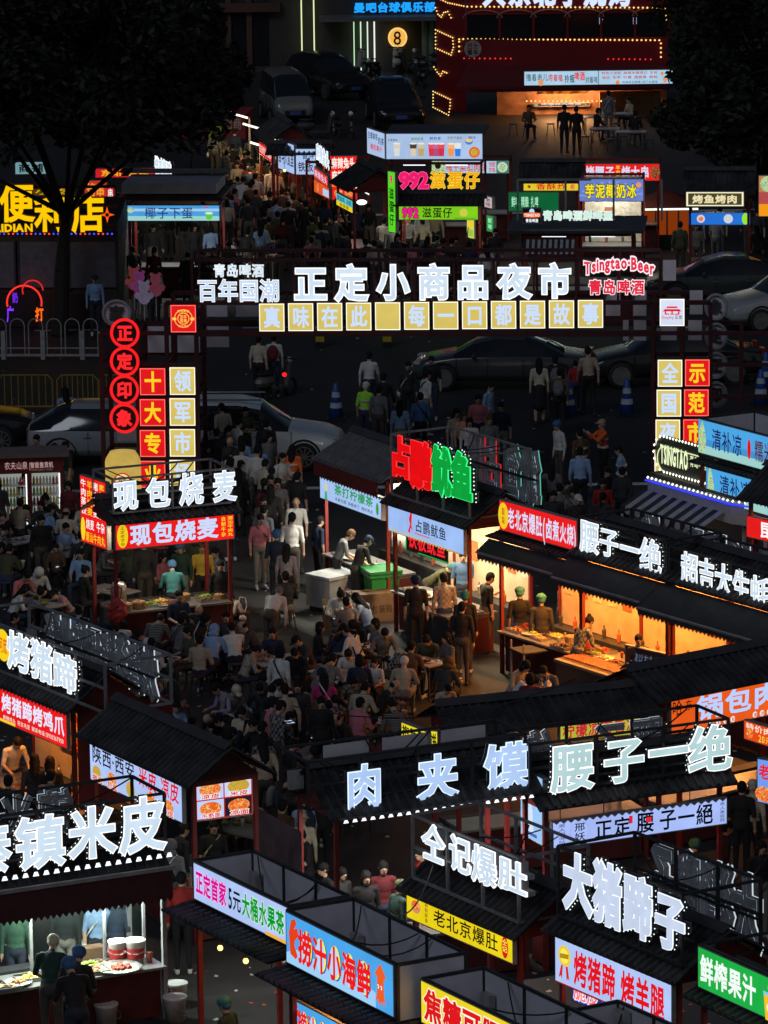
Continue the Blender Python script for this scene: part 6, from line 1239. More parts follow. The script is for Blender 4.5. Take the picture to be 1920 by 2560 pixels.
el = g.color_ramp.elements; [el.new(v) for v in (.3, .5, .65, .8)]
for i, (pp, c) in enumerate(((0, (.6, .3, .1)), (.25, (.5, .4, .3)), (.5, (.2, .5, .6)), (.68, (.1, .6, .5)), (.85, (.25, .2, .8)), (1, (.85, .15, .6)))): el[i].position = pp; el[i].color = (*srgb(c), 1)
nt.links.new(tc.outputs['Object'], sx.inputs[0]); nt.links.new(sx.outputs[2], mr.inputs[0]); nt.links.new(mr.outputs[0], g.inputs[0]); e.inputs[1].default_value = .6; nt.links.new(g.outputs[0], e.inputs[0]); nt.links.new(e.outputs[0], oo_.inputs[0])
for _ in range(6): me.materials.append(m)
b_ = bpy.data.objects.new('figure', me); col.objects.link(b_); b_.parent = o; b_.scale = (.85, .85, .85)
F = fr(C(0, 1180, 840), C(0, 1590, 840), .35); pl = thing('red_platform', 'red exhibition platform with pale lettering under the rainbow figure', 'platform', F.w(F.W / 2, 0, 0), F.rz); h_ = F.W / 2
solo('deck', lambda b: b.box(-h_, h_, .0, 2.4, 0, .9, pm((.35, .03, .04), .6, name='red_vinyl', var=.2)), pl); q = MB(); text(q, '招商', h_ * .3, h_ * .9, .35, .8, -.01, pm((.5, .4, .35), .6), .02); q.build('lettering', pl)
for i, c in enumerate(((.2, .4, 1), (1, .15, .1), (.1, .7, .9))): solo('light_strip', lambda b: b.bar((-.3 + i * .1, .3 + i * .3, .95), (h_ * .55, .3 + i * .3, .95), .04, emat(c, 1.0, True)), pl)

# ------------------------------------------------------------------ far buildings
BY = at(960, 178).y
def fac(px, py, y=BY):       # facade plane facing the camera
    d = ray(px, py); t = y / d.y; p = CAM + d * t; return p.x, p.z
CONC = pm((.045, .04, .038), .8, var=.25, scale=.5, name='dark_facade'); BRN_ = pm((.09, .045, .035), .7, var=.3, scale=1, name='brown_beam'); NIGHTGL = pm((.012, .014, .018), .08, name='night_glass', spec=.6)
bl_ = thing('club_building', 'dark building front with a blue lit billiard club sign and glowing entrance strips', 'building', (0, BY, 0)); lm('the club entrance', (fac(990, 178)[0], BY))
X0 = fac(-200, 100)[0]; X1 = fac(1090, 100)[0]
solo('wall', lambda b: b.box(X0, X1, .3, 8, 0, 14, CONC), bl_)
for i, px in enumerate(range(-60, 640, 52)):
    a = fac(px, 60)[0]; solo('pier', lambda b: b.box(a, a + .22, .12, .29, 0, 3.6, BRN_), bl_); solo('window', lambda b: b.box(a + .3, a + .9, .24, .29, .3, 3.1, NIGHTGL), bl_)
solo('lintel', lambda b: b.box(X0, fac(700, 30)[0], -.1, .29, fac(300, 34)[1], fac(300, 12)[1], BRN_), bl_)
solo('canopy', lambda b: b.box(fac(798, 40)[0], fac(1092, 40)[0], -1.0, .28, fac(900, 48)[1], fac(900, 38)[1], pm((.12, .12, .12), .6)), bl_)
for px, w_, y0, y1, c in ((755, .05, 0, 132, (.95, 1, .75)), (786, .05, 0, 135, (.95, 1, .75)), (886, .04, 48, 170, (.8, 1, .8)), (903, .05, 48, 178, (.85, 1, .85)), (920, .05, 48, 180, (.9, 1, .9)), (937, .06, 48, 176, (1, 1, .95))):
    a = fac(px, y1); z_ = max(a[1], .05); solo('light_strip', lambda b: b.box(a[0] - w_ / 2, a[0] + w_ / 2, .0, .1, z_, fac(px, max(y0, -10))[1], emat(c, 1.0, True)), bl_)
for px in (1062, 1078, 1094): a = fac(px, 100)[0]; solo('column', lambda b: b.lathe((a, -.05, 0), [(.13, 0), (.13, fac(900, 46)[1])], pm((.16, .2, .15), .4, name='green_stone'), 12), bl_)
a, b_ = fac(994, 94); 
def disc(q): q.poly(ell(a, b_, .40, .42, 28), .02, emat((.98, .80, .45), 1.1, True), .06); q.poly(ell(a, b_, .33, .35, 28), .012, emat((.96, .72, .34), 1)); text(q, '8', a - .2, a + .2, b_ - .3, b_ + .3, .0, emat((.15, .06, .03)), .01)
ob = thing('round_sign', 'round amber lit sign with a black figure eight by the club entrance', 'sign', (0, BY - .05, 0)); solo('lit_disc', disc, ob)
o = thing('letter_sign', 'blue neon letters of the billiard club over the canopy', 'letter sign', (0, BY - .1, 0)); xx0, zz0 = fac(885, 31); xx1, zz1 = fac(1090, 4)
for i, ch in enumerate('曼吧台球俱乐部'):
    w = (xx1 - xx0) / 7; q = MB(); flat_glyph(q, ch, xx0 + i * w, xx0 + (i + .92) * w, zz0, zz1, 0, emat((.12, .62, .98), 1.15, True), .05); q.build('letter', o)
# red double decker restaurant bus
BX = [fac(1092, 300, BY - 12)[0], 0]
yb = at(1280, 300).y; REDB = pm((.17, .008, .014), .4, var=.15, scale=.7, name='bus_red')
def fb(px, py): return fac(px, py, yb)
bus = thing('double_decker_bus', 'red double-decker restaurant bus outlined with warm bulbs', 'bus restaurant', (0, yb, 0)); lm('the red bus', (fb(1430, 300)[0], yb - 1.5))
bxl, bxr = fb(1165, 100)[0], fb(1672, 100)[0]; zt_ = fb(1400, -40)[1]; zbm = fb(1400, 228)[1]; zw0 = fb(1400, 95)[1]; zw1 = fb(1400, 35)[1]
solo('upper_body', lambda b: (b.box(bxl, bxr, 0, 3.2, zbm, zw0, REDB), b.box(bxl, bxr, 0, 3.2, zw1, zt_, REDB), b.box(bxl, bxr, 2.6, 3.2, zw0, zw1, BLACK)), bus)
nw = 6
for i in range(nw + 1): x = bxl + (bxr - bxl) * i / nw; solo('window_post', lambda b: b.box(x - .05, x + .05, 0, .1, zw0, zw1, REDB), bus)
for i in range(nw): x = bxl + (bxr - bxl) * i / nw; w = (bxr - bxl) / nw; solo('window', lambda b: b.box(x + .07, x + w - .07, .05, .07, zw0 + .03, zw1 - .03, NIGHTGL), bus)
fl = [(fb(1092, 100)[0], 1.4), (fb(1165, 100)[0], 0)]
solo('front_end', lambda b: b.add([(fl[0][0], 1.4, .3), (fl[1][0] - .02, 0, .3), (fl[1][0] - .02, 0, zt_), (fl[0][0], 1.4, zt_), (fl[0][0] + .1, 3.0, .3), (fl[0][0] + .1, 3.0, zt_)], [(0, 1, 2, 3), (4, 0, 3, 5)], REDB), bus)
solo('awning', lambda b: b.add([(bxl, -.05, zbm + 1.0), (bxr, -.05, zbm + 1.0), (bxr + .2, -1.6, zbm + .42), (bxl - .4, -1.6, zbm + .42), (bxr + .2, -1.6, zbm + .3), (bxl - .4, -1.6, zbm + .3)], [(3, 2, 1, 0), (5, 4, 2, 3)], pm((.10, .006, .012), .8, name='red_canvas')), bus)
solo('lower_wall', lambda b: b.box(bxl + 1.2, bxr, 1.6, 1.8, .0, zbm, pm((.25, .12, .07), .7, var=.6, scale=2, name='kitchen_wall')), bus)
solo('bar_counter', lambda b: b.box(fb(1500, 200)[0], bxr - .3, .3, .8, .0, .95, WOOD), bus)
def bulbs_on(pts, sp, r, m, name='bulb_string', closed=False):
    def f(b):
        P_ = [Vector((x, -.08 + (fl[0][1] * (fl[1][0] - x) / (fl[1][0] - fl[0][0]) if x < fl[1][0] else 0), z)) for x, z in pts]
        if closed: P_.append(P_[0])
        for p, q in zip(P_[:-1], P_[1:]):
            n = max(1, round((q - p).length / sp))
            for i in range(n): b.octa(p.lerp(q, i / n), r, m)
    solo(name, f, bus, kind='stuff')
BY_ = emat((1, .80, .45), 1.6, True)
bulbs_on([fb(x, y) for x, y in ((1168, 16), (1663, 19), (1668, 60))], .17, .042, BY_)
bulbs_on([fb(x, y) for x, y in ((1148, 100), (1158, 98), (1648, 100), (1652, 108), (1652, 142), (1645, 147))], .17, .042, BY_)
bulbs_on([fb(x, y) for x, y in ((1148, 106), (1148, 142))], .17, .042, BY_)
bulbs_on([fb(x, y) for x, y in ((1160, 146), (1290, 146))], .2, .036, BEADR); bulbs_on([fb(x, y) for x, y in ((1520, 147), (1640, 148))], .2, .036, BEADR)
for pts in ([(1090, 84), (1132, 98), (1134, 122), (1128, 142), (1090, 130)], [(1084, 240), (1126, 254), (1126, 270), (1122, 294), (1084, 280)]): bulbs_on([fb(x, y) for x, y in pts], .13, .035, BY_, closed=True)
for pts in ([(1092, 2), (1120, 12), (1165, 16)], [(1090, 28), (1096, 44), (1104, 50), (1110, 38), (1120, 34), (1132, 56)], [(1086, 178), (1094, 190), (1102, 198), (1108, 186), (1122, 190)]): bulbs_on([fb(x, y) for x, y in pts], .13, .035, BY_)
bulbs_on([fb(x, y) for x, y in ((1280 + 95 / 2.592, 252), (1280 + 690 / 2.592, 252))], .17, .042, BY_)
def arch(b):
    for i in range(6):
        x = bxl + (bxr - bxl) * (i + .5) / 6; b.path([(x + .75 * math.cos(t * math.pi / 8), -.03, zw1 - .12 + .3 * math.sin(t * math.pi / 8)) for t in range(9)], .03, pm((.3, .15, .1), .5), 5)
solo('window_arches', arch, bus)
q = MB(); xa, za = fb(1182, 122); q.poly(ell(xa, za, .33, .33), -.03, pm((.35, .3, .3), .6)); text(q, '巴士', xa - .22, xa + .22, za + .0, za + .22, -.035, pm((.08, .01, .01)), .02); text(q, '餐车', xa - .22, xa + .22, za - .24, za - .02, -.035, pm((.08, .01, .01)), .02); q.build('round_badge', bus)
o = thing('letter_sign', 'huge white lit letters along the roof of the red bus, tops cut by the picture', 'letter sign', (0, yb - .1, 0))
for i, ch in enumerate('大东北子烧烤'): a = fb(1208 + i * 63, 14); c = fb(1262 + i * 63, -48); q = MB(); flat_glyph(q, ch, a[0], c[0], a[1], c[1], 0, emat((.82, .88, 1), 1.1, True), .06); q.build('letter', o)
F = Frame(Vector((fb(1311, 200)[0], yb - 1.65, 0)), Vector((fb(1681, 200)[0], yb - 1.65, 0))); zA = F.hit(1500, 211)[1]; zB = F.hit(1500, 177)[1]; xA = F.hit(1311, 195)[0]; xB = F.hit(1681, 195)[0]
board(F, xA, xB, zA, zB, (.68, .82, .92), [('r', .498, .503, 0, 1, (.3, .4, .5)), ('t', '撸着串儿', .01, .16, .3, .85, (.15, .3, .3), .01), ('t', '唠着嗑', .16, .26, .25, .8, (.8, .2, .2), .02), ('t', '拎瓶', .27, .34, .15, .75, (.1, .2, .2), .02), ('t', '啤酒', .335, .41, .3, .95, (.9, .15, .15), .03), ('t', '对着喝', .41, .495, .1, .6, (.15, .3, .3), .01), ('t', '特色小龙虾 麻辣羊蹄鸡爪 生蚝', .52, .9, .72, .94, (.75, .25, .25), .02), ('t', '油边 花甲 钉螺 猪脆骨 鹌鹑', .52, .9, .4, .62, (.75, .25, .25), .02), ('t', '地道东北烧烤 线下大酒馆', .66, .9, .06, .24, (.15, .3, .3), .01), ('o', .11, .2, .2, .25, (.9, .6, .4)), ('o', .63, .15, .15, .15, NOOD), ('o', .93, .75, .12, .12, NOOD), ('o', .95, .3, .14, .2, NOOD)], 'long pale blue menu board with red and green writing under the bus canopy', y=0)
F = Frame(Vector((fb(1338, 200)[0], yb + 1.3, 0)), Vector((fb(1477, 200)[0], yb + 1.3, 0))); zA = F.hit(1400, 297)[1]; zB = F.hit(1400, 258)[1]
board(F, 0, F.W, max(zA, .35), zB, pm((.03, .02, .02), .5), [('t', '吃烧烤喝啤酒', .12, .85, .45, .95, (.85, .95, 1), .04), ('o', .3, .25, .25, .3, GRN), ('o', .3, .3, .18, .2, NOOD), ('o', .75, .35, .15, .2, NOOD), ('tv', '东北味道', .0, .07, .1, .9, (.8, .9, .9), .03), ('px', .93, .5, ell(0, 0, .2, .3, 10), GRN)], 'lit barbecue and beer poster inside the bus restaurant', y=0)
solo('kitchen_glow', lambda b: b.box(fb(1350, 230)[0], fb(1472, 230)[0], 1.5, 1.55, fb(1400, 246)[1], fb(1400, 228)[1], panelmat((.85, .5, .15), .9, .5, 3, c2=(.5, .2, .05))), bus)
for x_ in (1380, 1460, 1560):
    ld = bpy.data.lights.new('kitchen_lamp', 'POINT'); ld.energy = 170; ld.color = (1, .5, .18); ld.shadow_soft_size = .2; lo = bpy.data.objects.new('kitchen_lamp', ld); col.objects.link(lo); lo.parent = bus; lo.location = (fb(x_, 240)[0], .6, fb(x_, 246)[1])  # added warm point lights that brighten the space under the bus canopy
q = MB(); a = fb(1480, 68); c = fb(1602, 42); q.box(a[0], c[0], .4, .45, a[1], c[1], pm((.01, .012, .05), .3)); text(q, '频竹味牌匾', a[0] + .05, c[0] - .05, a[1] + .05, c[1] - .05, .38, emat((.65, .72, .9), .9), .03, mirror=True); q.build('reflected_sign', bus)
# building at the far right
b2 = thing('arcade_building', 'dark arcaded building with cut off white lit letters at the top corner', 'building', (0, BY - 4, 0)); bx2 = fac(1700, 50, BY - 4)[0]
solo('wall', lambda b: b.box(bx2, bx2 + 30, .3, 8, 0, 14, CONC), b2)
for i in range(5): x = bx2 + 1.4 + i * 1.9; solo('arch', lambda b: b.path([(x + .8 * math.cos(t * math.pi / 8), .2, 5.0 + .5 * math.sin(t * math.pi / 8)) for t in range(9)], .05, BRN_, 5), b2)
solo('turret', lambda b: b.lathe((bx2 + .7, -.3, 0), [(.7, 0), (.7, 5.6), (.8, 5.7), (.75, 6.4), (.1, 7.6)], BRN_, 12), b2)
o = thing('letter_sign', 'white lit letters cut off by the top corner beside the arcade', 'letter sign', (0, BY - 4.2, 0))
for i, ch in enumerate('很曼谷'): a = fac(1800 + i * 45, 14, BY - 4.2); c = fac(1840 + i * 45, -34, BY - 4.2); q = MB(); flat_glyph(q, ch, a[0], c[0], a[1], c[1], 0, emat((.8, .9, 1), 1.1), .06); q.build('letter', o)
# ------------------------------------------------------------------ convenience store
sy = at(100, 835).y + 1.0
def fs(px, py): return fac(px, py, sy)
st_ = thing('convenience_store', 'dark convenience store front with big yellow neon name', 'building', (0, sy, 0)); lm('the store', (fs(120, 800)[0], sy - .6))
xL, xR = fs(-200, 700)[0], fs(296, 700)[0]
solo('wall', lambda b: (b.box(xL, xR, .1, 6, 0, fs(100, 590)[1] + .3, CONC),), st_)
solo('sign_frame', lambda b: [b.bar((xL, 0.02, fs(0, y)[1]), (xR, .02, fs(0, y)[1]), .04, DKSTEEL) for y in (470, 520, 578)], st_)
for (x0, x1) in ((-20, 38), (46, 148), (172, 292)):
    a = fs(x0, 720); c = fs(x1, 605); solo('window', lambda b: b.box(a[0], c[0], .02, .06, a[1], c[1], pm((.13, .13, .15), .3, name='shop_glass')), st_)
    for x in (a[0], c[0]): solo('window_frame', lambda b: b.box(x - .05, x + .05, -.01, .07, a[1] - .05, c[1] + .05, DKSTEEL), st_)
for (x0, x1, y0, y1, lt_) in ((0, 90, 730, 830, (.9, .3, .2)), (120, 230, 735, 825, (.8, .6, .3))):
    a = fs(x0, y1); c = fs(x1, y0); solo('doorway', lambda b: b.box(a[0], c[0], .04, .08, .05, c[1], pm((.03, .022, .02), .4, name='dim_door')), st_)
solo('roof_gap', lambda b: b.box(xL, xR, .05, .5, fs(0, 588)[1], fs(0, 580)[1], BLACK), st_)
YN = emat((1.0, .78, .02), 1.05, True)
o = thing('neon_sign', 'giant yellow neon store characters behind the tree trunk', 'neon sign', (0, sy - .25, 0))
for ch, (x0, y0, x1, y1) in (('便', (2, 1178, 222, 1432)), ('利', (228, 1268, 448, 1495)), ('店', (468, 1245, 680, 1498))):
    a = fs(x0 / 2.592, y1 / 2.592); c = fs(x1 / 2.592, y0 / 2.592); q = MB(); flat_glyph(q, ch, a[0], c[0], a[1], c[1], 0, YN, .028); q.build('letter', o)
    q = MB(); flat_glyph(q, ch, a[0], c[0], a[1], c[1], .08, emat((.30, .17, .0), .6), .05); q.build('letter_back', o)  # backing glows dim amber by itself, imitating the spill of the neon
a = fs(-45, 577); c = fs(84, 556); q = MB(); text(q, 'BIANLIDIAN', fs(-80, 577)[0], c[0], a[1], c[1], 0, YN, .05); q.build('small_lettering', o)
a = fs(269, 534); q = MB(); q.poly([(a[0] + (.22 if i % 2 == 0 else .07) * math.cos(i * math.pi / 4), a[1] + (.24 if i % 2 == 0 else .07) * math.sin(i * math.pi / 4)) for i in range(8)], 0, emat((1, .35, .1), 1.1, True)); q.poly(ell(a[0], a[1], .06, .06, 8), -.01, emat((.2, .05, .02))); q.build('star', o)
def dots(b):
    for i in range(26): p_ = fs(2 + i * 11.2, 579); b.octa((p_[0], -.2, p_[1]), .035, emat((.25, .3, 1) if i % 4 < 2 else (1, .25, .25), 1.5))
solo('dot_lights', dots, o, kind='stuff')
# shop signs behind the tree, left
for i, (x0, y0, x1, y1, bc, ch, fc, lb) in enumerate(((100, 1050, 300, 1128, (.45, .62, .65), '商铺', (.1, .1, .12), 'pale grey green lit sign glimpsed through the tree branches'), (620, 1090, 1000, 1150, (.8, .12, .15), '东北烧烤', (.98, .7, .15), 'red and yellow lit sign glimpsed under the tree crown'), (550, 1170, 690, 1290, (.75, .2, .15), '烤串', (.98, .6, .2), 'small red and orange sign above the yellow neon'), (692, 1210, 738, 1300, (.8, .1, .1), '串', (.95, .9, .9), 'narrow red sign next to the small orange sign'), (200, 1210, 480, 1268, (.3, .22, .03), '小吃', (.8, .6, .1), 'dim yellow sign behind the neon characters'))):
    F = Frame(Vector((-60, sy + 9, 0)), Vector((60, sy + 9, 0))); a, b_, c, d = F.cell((x0 / 2.592, y0 / 2.592, x1 / 2.592, y1 / 2.592)); board(F, a, b_, c, d, bc, [('t', ch, .08, .92, .12, .88, fc, .04)], lb, y=0)
F = fr(C(0, 1000, 1160), C(0, 1110, 1205), 2.6); raised_sign(F, 'white lit letters seen edge on beyond the coconut stall roof', [(c, ((1000 + i * 27) / 2.592, (1010 + i * 12) / 2.592, (1026 + i * 27) / 2.592, (1160 + i * 12) / 2.592)) for i, c in enumerate('烤鸡翅膀')], y=0, bold=.05, beads=None)
# P sign
pp = at(*C(3, 795, 200)); ps_ = thing('parking_sign', 'tall blue parking sign board on a pole beside the coconut stall', 'sign', (pp.x, pp.y, 0)); F = Frame(pp, pp + Vector((1, 0, 0)))
x0 = F.hit(C(0, 757, 0)[0], 600)[0]; x1 = F.hit(C(0, 832, 0)[0], 600)[0]; zt1 = F.hit(300, C(0, 0, 1250)[1])[1]; zb1 = F.hit(300, C(3, 0, 75)[1])[1]
solo('panel', lambda b: b.box(x0, x1, -.05, .05, zb1, zt1, pm((.035, .10, .28), .4, name='sign_blue')), ps_); solo('pole', lambda b: b.bar(((x0 + x1) / 2, 0, 0), ((x0 + x1) / 2, 0, zb1), .05, STEEL), ps_)
q = MB(); GR = pm((.7, .72, .75), .5, name='sign_white'); zz = zb1 + (zt1 - zb1) * .24; text(q, 'P', x0 + .12, x1 - .1, zz, zz + .95, -.06, GR, .05); q.box(x0 + .15, x1 - .15, -.058, -.052, zb1 + .2, zb1 + .4, GR); q.box(x0 + .25, x1 - .25, -.058, -.052, zb1 + .4, zb1 + .52, GR)
for i in range(5): text(q, '停车收费', x0 + .08, x1 - .08, zt1 - .45 - i * .27, zt1 - .25 - i * .27, -.06, GR, .01)
q.build('lettering', ps_)
# neon ring sign at the store door
c0 = at(60, 800); F = Frame(Vector((c0.x - 2, sy - .8, 0)), Vector((c0.x + 2, sy - .8, 0))); a, b_, c, d = F.cell(B(3, 45, 205, 270, 400)); o = thing('neon_sign', 'round red and purple neon sign at the store doorway', 'neon sign', F.w((a + b_) / 2, 0, (c + d) / 2), F.rz); rr = (b_ - a) / 2
solo('red_arc', lambda q: q.path([(rr * math.cos(t * math.pi / 14), 0, rr * math.sin(t * math.pi / 14)) for t in range(-1, 16)], .025, emat((1, .2, .15), 1.2, True)), o); solo('inner_arc', lambda q: q.path([(.25 + .3 * math.cos(t), 0, .35 + .3 * math.sin(t)) for t in [x_ * .5 for x_ in range(8)]], .02, emat((.9, .15, .15), 1)), o)
for t_, u0, u1, v0, v1, c in (('打', .6, 1.1, -.55, -.15, (1, .4, .1)), ('广', -1.05, -.6, -.55, -.1, (.5, .2, 1)), ('奶', -.7, -.35, .0, .3, (.4, .15, .8))): q = MB(); text(q, t_, rr * u0, rr * u1, v0, v1, 0, emat(c, 1.2), .04); q.build('neon_character', o)
# fences
A_ = at(*C(3, -60, 670)); B_ = at(*C(3, 650, 670)); F = Frame(A_, B_); fe = thing('white_arch_fence', 'white metal road fence with arched tops in front of the store', 'fence', F.w(0, 0, 0), F.rz); FW = pm((.32, .32, .32), .5, name='fence_white')
n = round(F.W / .55)
for i in range(n):
    x = F.W * (i + .5) / n; w = .2
    solo('arch_bar', lambda b: b.path([(x - w, 0, .08), (x - w, 0, .95)] + [(x - w * math.cos(t * math.pi / 6), 0, .95 + w * math.sin(t * math.pi / 6)) for t in range(1, 6)] + [(x + w, 0, .95), (x + w, 0, .08)], .018, FW, 5), fe)
solo('rail', lambda b: (b.bar((0, 0, .12), (F.W, 0, .12), .03, FW),), fe); solo('rail', lambda b: b.bar((0, 0, .32), (F.W, 0, .32), .015, FW), fe)
for i in range(3): x = F.W * (.12 + i * .36); solo('post', lambda b: b.box(x - .06, x + .06, -.06, .06, 0, .8, FW), fe)
YF = pm((.30, .22, .03), .5, name='barrier_yellow')
for j, (x0, x1) in enumerate(((-10, 345), (375, 640), (650, 1000))):
    F = Frame(at(*C(3, x0, 1035)), at(*C(3, x1, 1035))); o = thing('crowd_barrier', ['yellow tube crowd barrier beside the dark car', 'yellow tube crowd barrier behind the woman with long hair', 'yellow tube crowd barrier behind the gate pillar'][j], 'barrier', F.w(0, 0, 0), F.rz, 'yellow crowd barriers on the road')
    solo('frame', lambda b: b.path([(0, 0, .0), (0, 0, .95), (.12, 0, 1.08), (F.W - .12, 0, 1.08), (F.W, 0, .95), (F.W, 0, 0)], .02, YF), o); solo('low_rail', lambda b: b.bar((0, 0, .25), (F.W, 0, .25), .018, YF), o)
    for i in range(1, 8): solo('bar', lambda b: b.bar((F.W * i / 8, 0, .25), (F.W * i / 8, 0, 1.06), .01, YF), o)
# police cones and bollards
CB = pm((.02, .07, .30), .4, name='cone_blue'); CW = pm((.4, .45, .5), .5, name='cone_band')
for i, (k, x, y) in enumerate(((4, 520, 1055), (5, 368, 1035), (5, 745, 1030), (5, 1612, 965), (5, 1645, 850))):
    p_ = at(*C(k, x, y)); o = thing('traffic_cone', f'blue police traffic cone with pale bands, {order[i]} along the road from the store side', 'traffic cone', (p_.x, p_.y, 0), group='blue police cones on the road')
    solo('base', lambda b: b.box(-.24, .24, -.24, .24, 0, .05, BLACK), o); solo('cone', lambda b: b.lathe((0, 0, 0), [(.2, .05), (.06, .92), (.03, .95)], CB, 14), o, smooth=True)
    for z in (.3, .58): solo('band', lambda b: b.lathe((0, 0, 0), [(.2 - z * .16 + .012, z), (.2 - (z + .14) * .16 + .012, z + .14)], CW, 14), o)
for i, x in enumerate((415, 850)):
    p_ = at(*C(4, x, 588)); o = thing('bollard', ['yellow and black striped bollard standing nearer the slogan end of the gate', 'yellow and black striped bollard under the middle of the gate'][i], 'bollard', (p_.x, p_.y, 0)); 
    for j in range(5): solo('stripe', lambda b: b.box(-.12, .12, -.12, .12, j * .16, j * .16 + .158, pm((.5, .38, .02), .5, name='yellow') if j % 2 else BLACK), o)
# ------------------------------------------------------------------ cars
def gp(k, x, y): return at(*C(k, x, y))
carspec = [('silver white suv parked side on behind the gate pillar', gp(4, 130, 1400), R(-4), (.75, .8, .83), 'suv', -.7, 1.1),
           ('silver hatchback with roof rails behind the red vending machine', gp(3, 480, 1400), R(-4), (.3, .32, .34), 'hatch', 1.05, 1.2),
           ('black car nosing into view beside the yellow barrier', gp(3, 60, 1290), R(2), (.015, .015, .017), 'suv', -1.7, .9),
           ('dark grey sedan passing beyond the gate', gp(5, -60, 880), R(174), (.05, .052, .056), 'sedan', 0, .9),
           ('dark green sedan near the far gate pillar', gp(5, 1400, 330), R(178), (.045, .055, .05), 'sedan', 0, .9),
           ('white car with bright grille cut by the picture edge', gp(5, 1640, 480), R(200), (.36, .37, .38), 'suv', .9, .8),
           ('black car with lit front facing the road by the far pillar', gp(5, 900, 850), R(186), (.02, .02, .022), 'sedan', .6, .8),
           ('black suv facing the camera before the club entrance', gp(1, 470, 620), R(-62), (.012, .012, .014), 'suv', 0, 0),
           ('black people carrier parked by the red bus', gp(1, 900, 800), R(-84), (.01, .01, .012), 'suv', 0, 0),
           ('old silver grey minivan parked behind the trinket stalls', gp(1, 200, 780), R(-80), (.16, .17, .17), 'van', 0, 0)]
for lb, p_, rz, c, kd, dx, dy in carspec: car(lb, (p_.x + dx, p_.y + dy), rz, c, kd)
lm('the silver suv', (carspec[0][1].x - 2, carspec[0][1].y)); lm('the dark sedan', carspec[3][1])
# scooters
def scooter(label, p_, rz, c):
    o = thing('scooter', label, 'scooter', (p_.x, p_.y, 0), rz, 'parked scooters'); m = pm(c, .4, name='scooter_paint')
    for x in (-.6, .6): solo('wheel', lambda b: b.path([(x + .22 * math.cos(t * math.pi / 6), 0, .22 + .22 * math.sin(t * math.pi / 6)) for t in range(13)], .05, RUB, 6), o)
    solo('body', lambda b: (b.ball((-.45, 0, .5), .28, m, 10, .7, 1.3, .7), b.box(-.3, .35, -.14, .14, .25, .32, m), b.bar((.4, 0, .25), (.52, 0, .85), .12, m, 8)), o); solo('seat', lambda b: b.ball((-.4, 0, .72), .3, BLACK, 10, .25, 1.1, .55), o)
    solo('handlebar', lambda b: (b.bar((.52, -.32, 1.0), (.52, .32, 1.0), .02, BLACK), b.bar((.62, 0, .3), (.5, 0, 1.0), .03, STEEL), b.ball((.56, 0, .95), .09, WHITE, 8)), o)
    return o
for i, (k, x, y, lb, c) in enumerate(((1, 620, 480, 'pale scooter with rain cover by the glowing entrance strips', (.3, .3, .3)), (1, 910, 470, 'white covered scooter under the round amber sign', (.4, .4, .38)), (1, 1010, 480, 'dark scooter next to the covered one', (.03, .03, .03)), (1, 1110, 470, 'dark scooter by the green columns', (.05, .05, .05)), (1, 760, 530, 'black scooter in front of the entrance steps', (.02, .02, .02)), (1, 560, 890, 'black three wheeled scooter behind the squid box', (.03, .03, .03)), (1, 400, 900, 'dark scooter behind the pale squid box', (.04, .04, .05)), (4, 130, 920, 'dark scooter on the road with a red tail light', (.1, .1, .1)), (1, 1060, 560, 'dark scooter in front of the bus corner', (.02, .02, .03)))): scooter(lb, at(*C(k, x, y)), R(40 + i * 53), c)
p_ = at(*C(4, 185, 760), .8); o = thing('tail_light_glow', 'small red lamp on the dark scooter on the road', 'lamp', p_); solo('lens', lambda b: b.ball((0, -.2, 0), .06, emat((1, .1, .12), 2, True), 8), o)
# ------------------------------------------------------------------ trees
p_ = at(150, 838); tree('big dark tree in front of the yellow neon store sign', (p_.x, p_.y), 13.2, 5.5, 4.6, 3, 52000, (.3, .5))
p_ = at(20, 640); tree('dark tree at the picture edge behind the store', (p_.x - 1, p_.y + 6), 13, 5, 5.2, 5, 16000)
p_ = at(1850, 655); tree('broad dark tree hiding the lights beyond the beer kiosk', (p_.x + .7, p_.y + 1), 8.6, 3.1, 2.3, 9, 30000)
p_ = at(1900, 560); tree('second dark tree behind the broad one at the picture edge', (p_.x + 1, p_.y + 8), 10, 4, 4.4, 12, 12000)
# ------------------------------------------------------------------ vending machine
a = at(*C(6, -20, 210)); b_ = at(*C(6, 425, 195)); F = Frame(a, b_); vm = thing('vending_machine', 'red two door drinks vending machine with lit shelves of bottles', 'vending machine', F.w(0, 0, 0), F.rz); W = F.W; H = zat(F.w(0, 0, 0), C(3, 0, 1310)[1]); lm('the vending machine', F.w(W / 2, -.4, 0))
solo('cabinet', lambda b: (b.box(0, W, .35, .8, 0, H, DKRED), b.box(0, .07, 0, .349, 0, H, DKRED), b.box(W - .07, W, 0, .349, 0, H, DKRED), b.box(.071, W - .071, 0, .349, H - .38, H, DKRED), b.box(.071, W - .071, 0, .349, 0, .35, DKRED), b.box(W / 2 - .04, W / 2 + .04, 0, .349, .351, H - .381, DKRED)), vm)
solo('canopy', lambda b: b.box(-.1, W + .12, -.15, .8, H + .01, H + .1, pm((.16, .12, .11), .6)), vm)
q = MB(); text(q, '农夫山泉', .22, W * .48, H - .28, H - .1, -.012, emat((.75, .6, .6), .8), .01); text(q, '|智能售货机', W * .5, W * .85, H - .26, H - .12, -.012, emat((.75, .6, .6), .8), .02); text(q, 'INTELLIGENT STORE', W * .53, W * .84, H - .32, H - .28, -.012, emat((.6, .5, .5), .6), .0); q.build('lettering', vm)
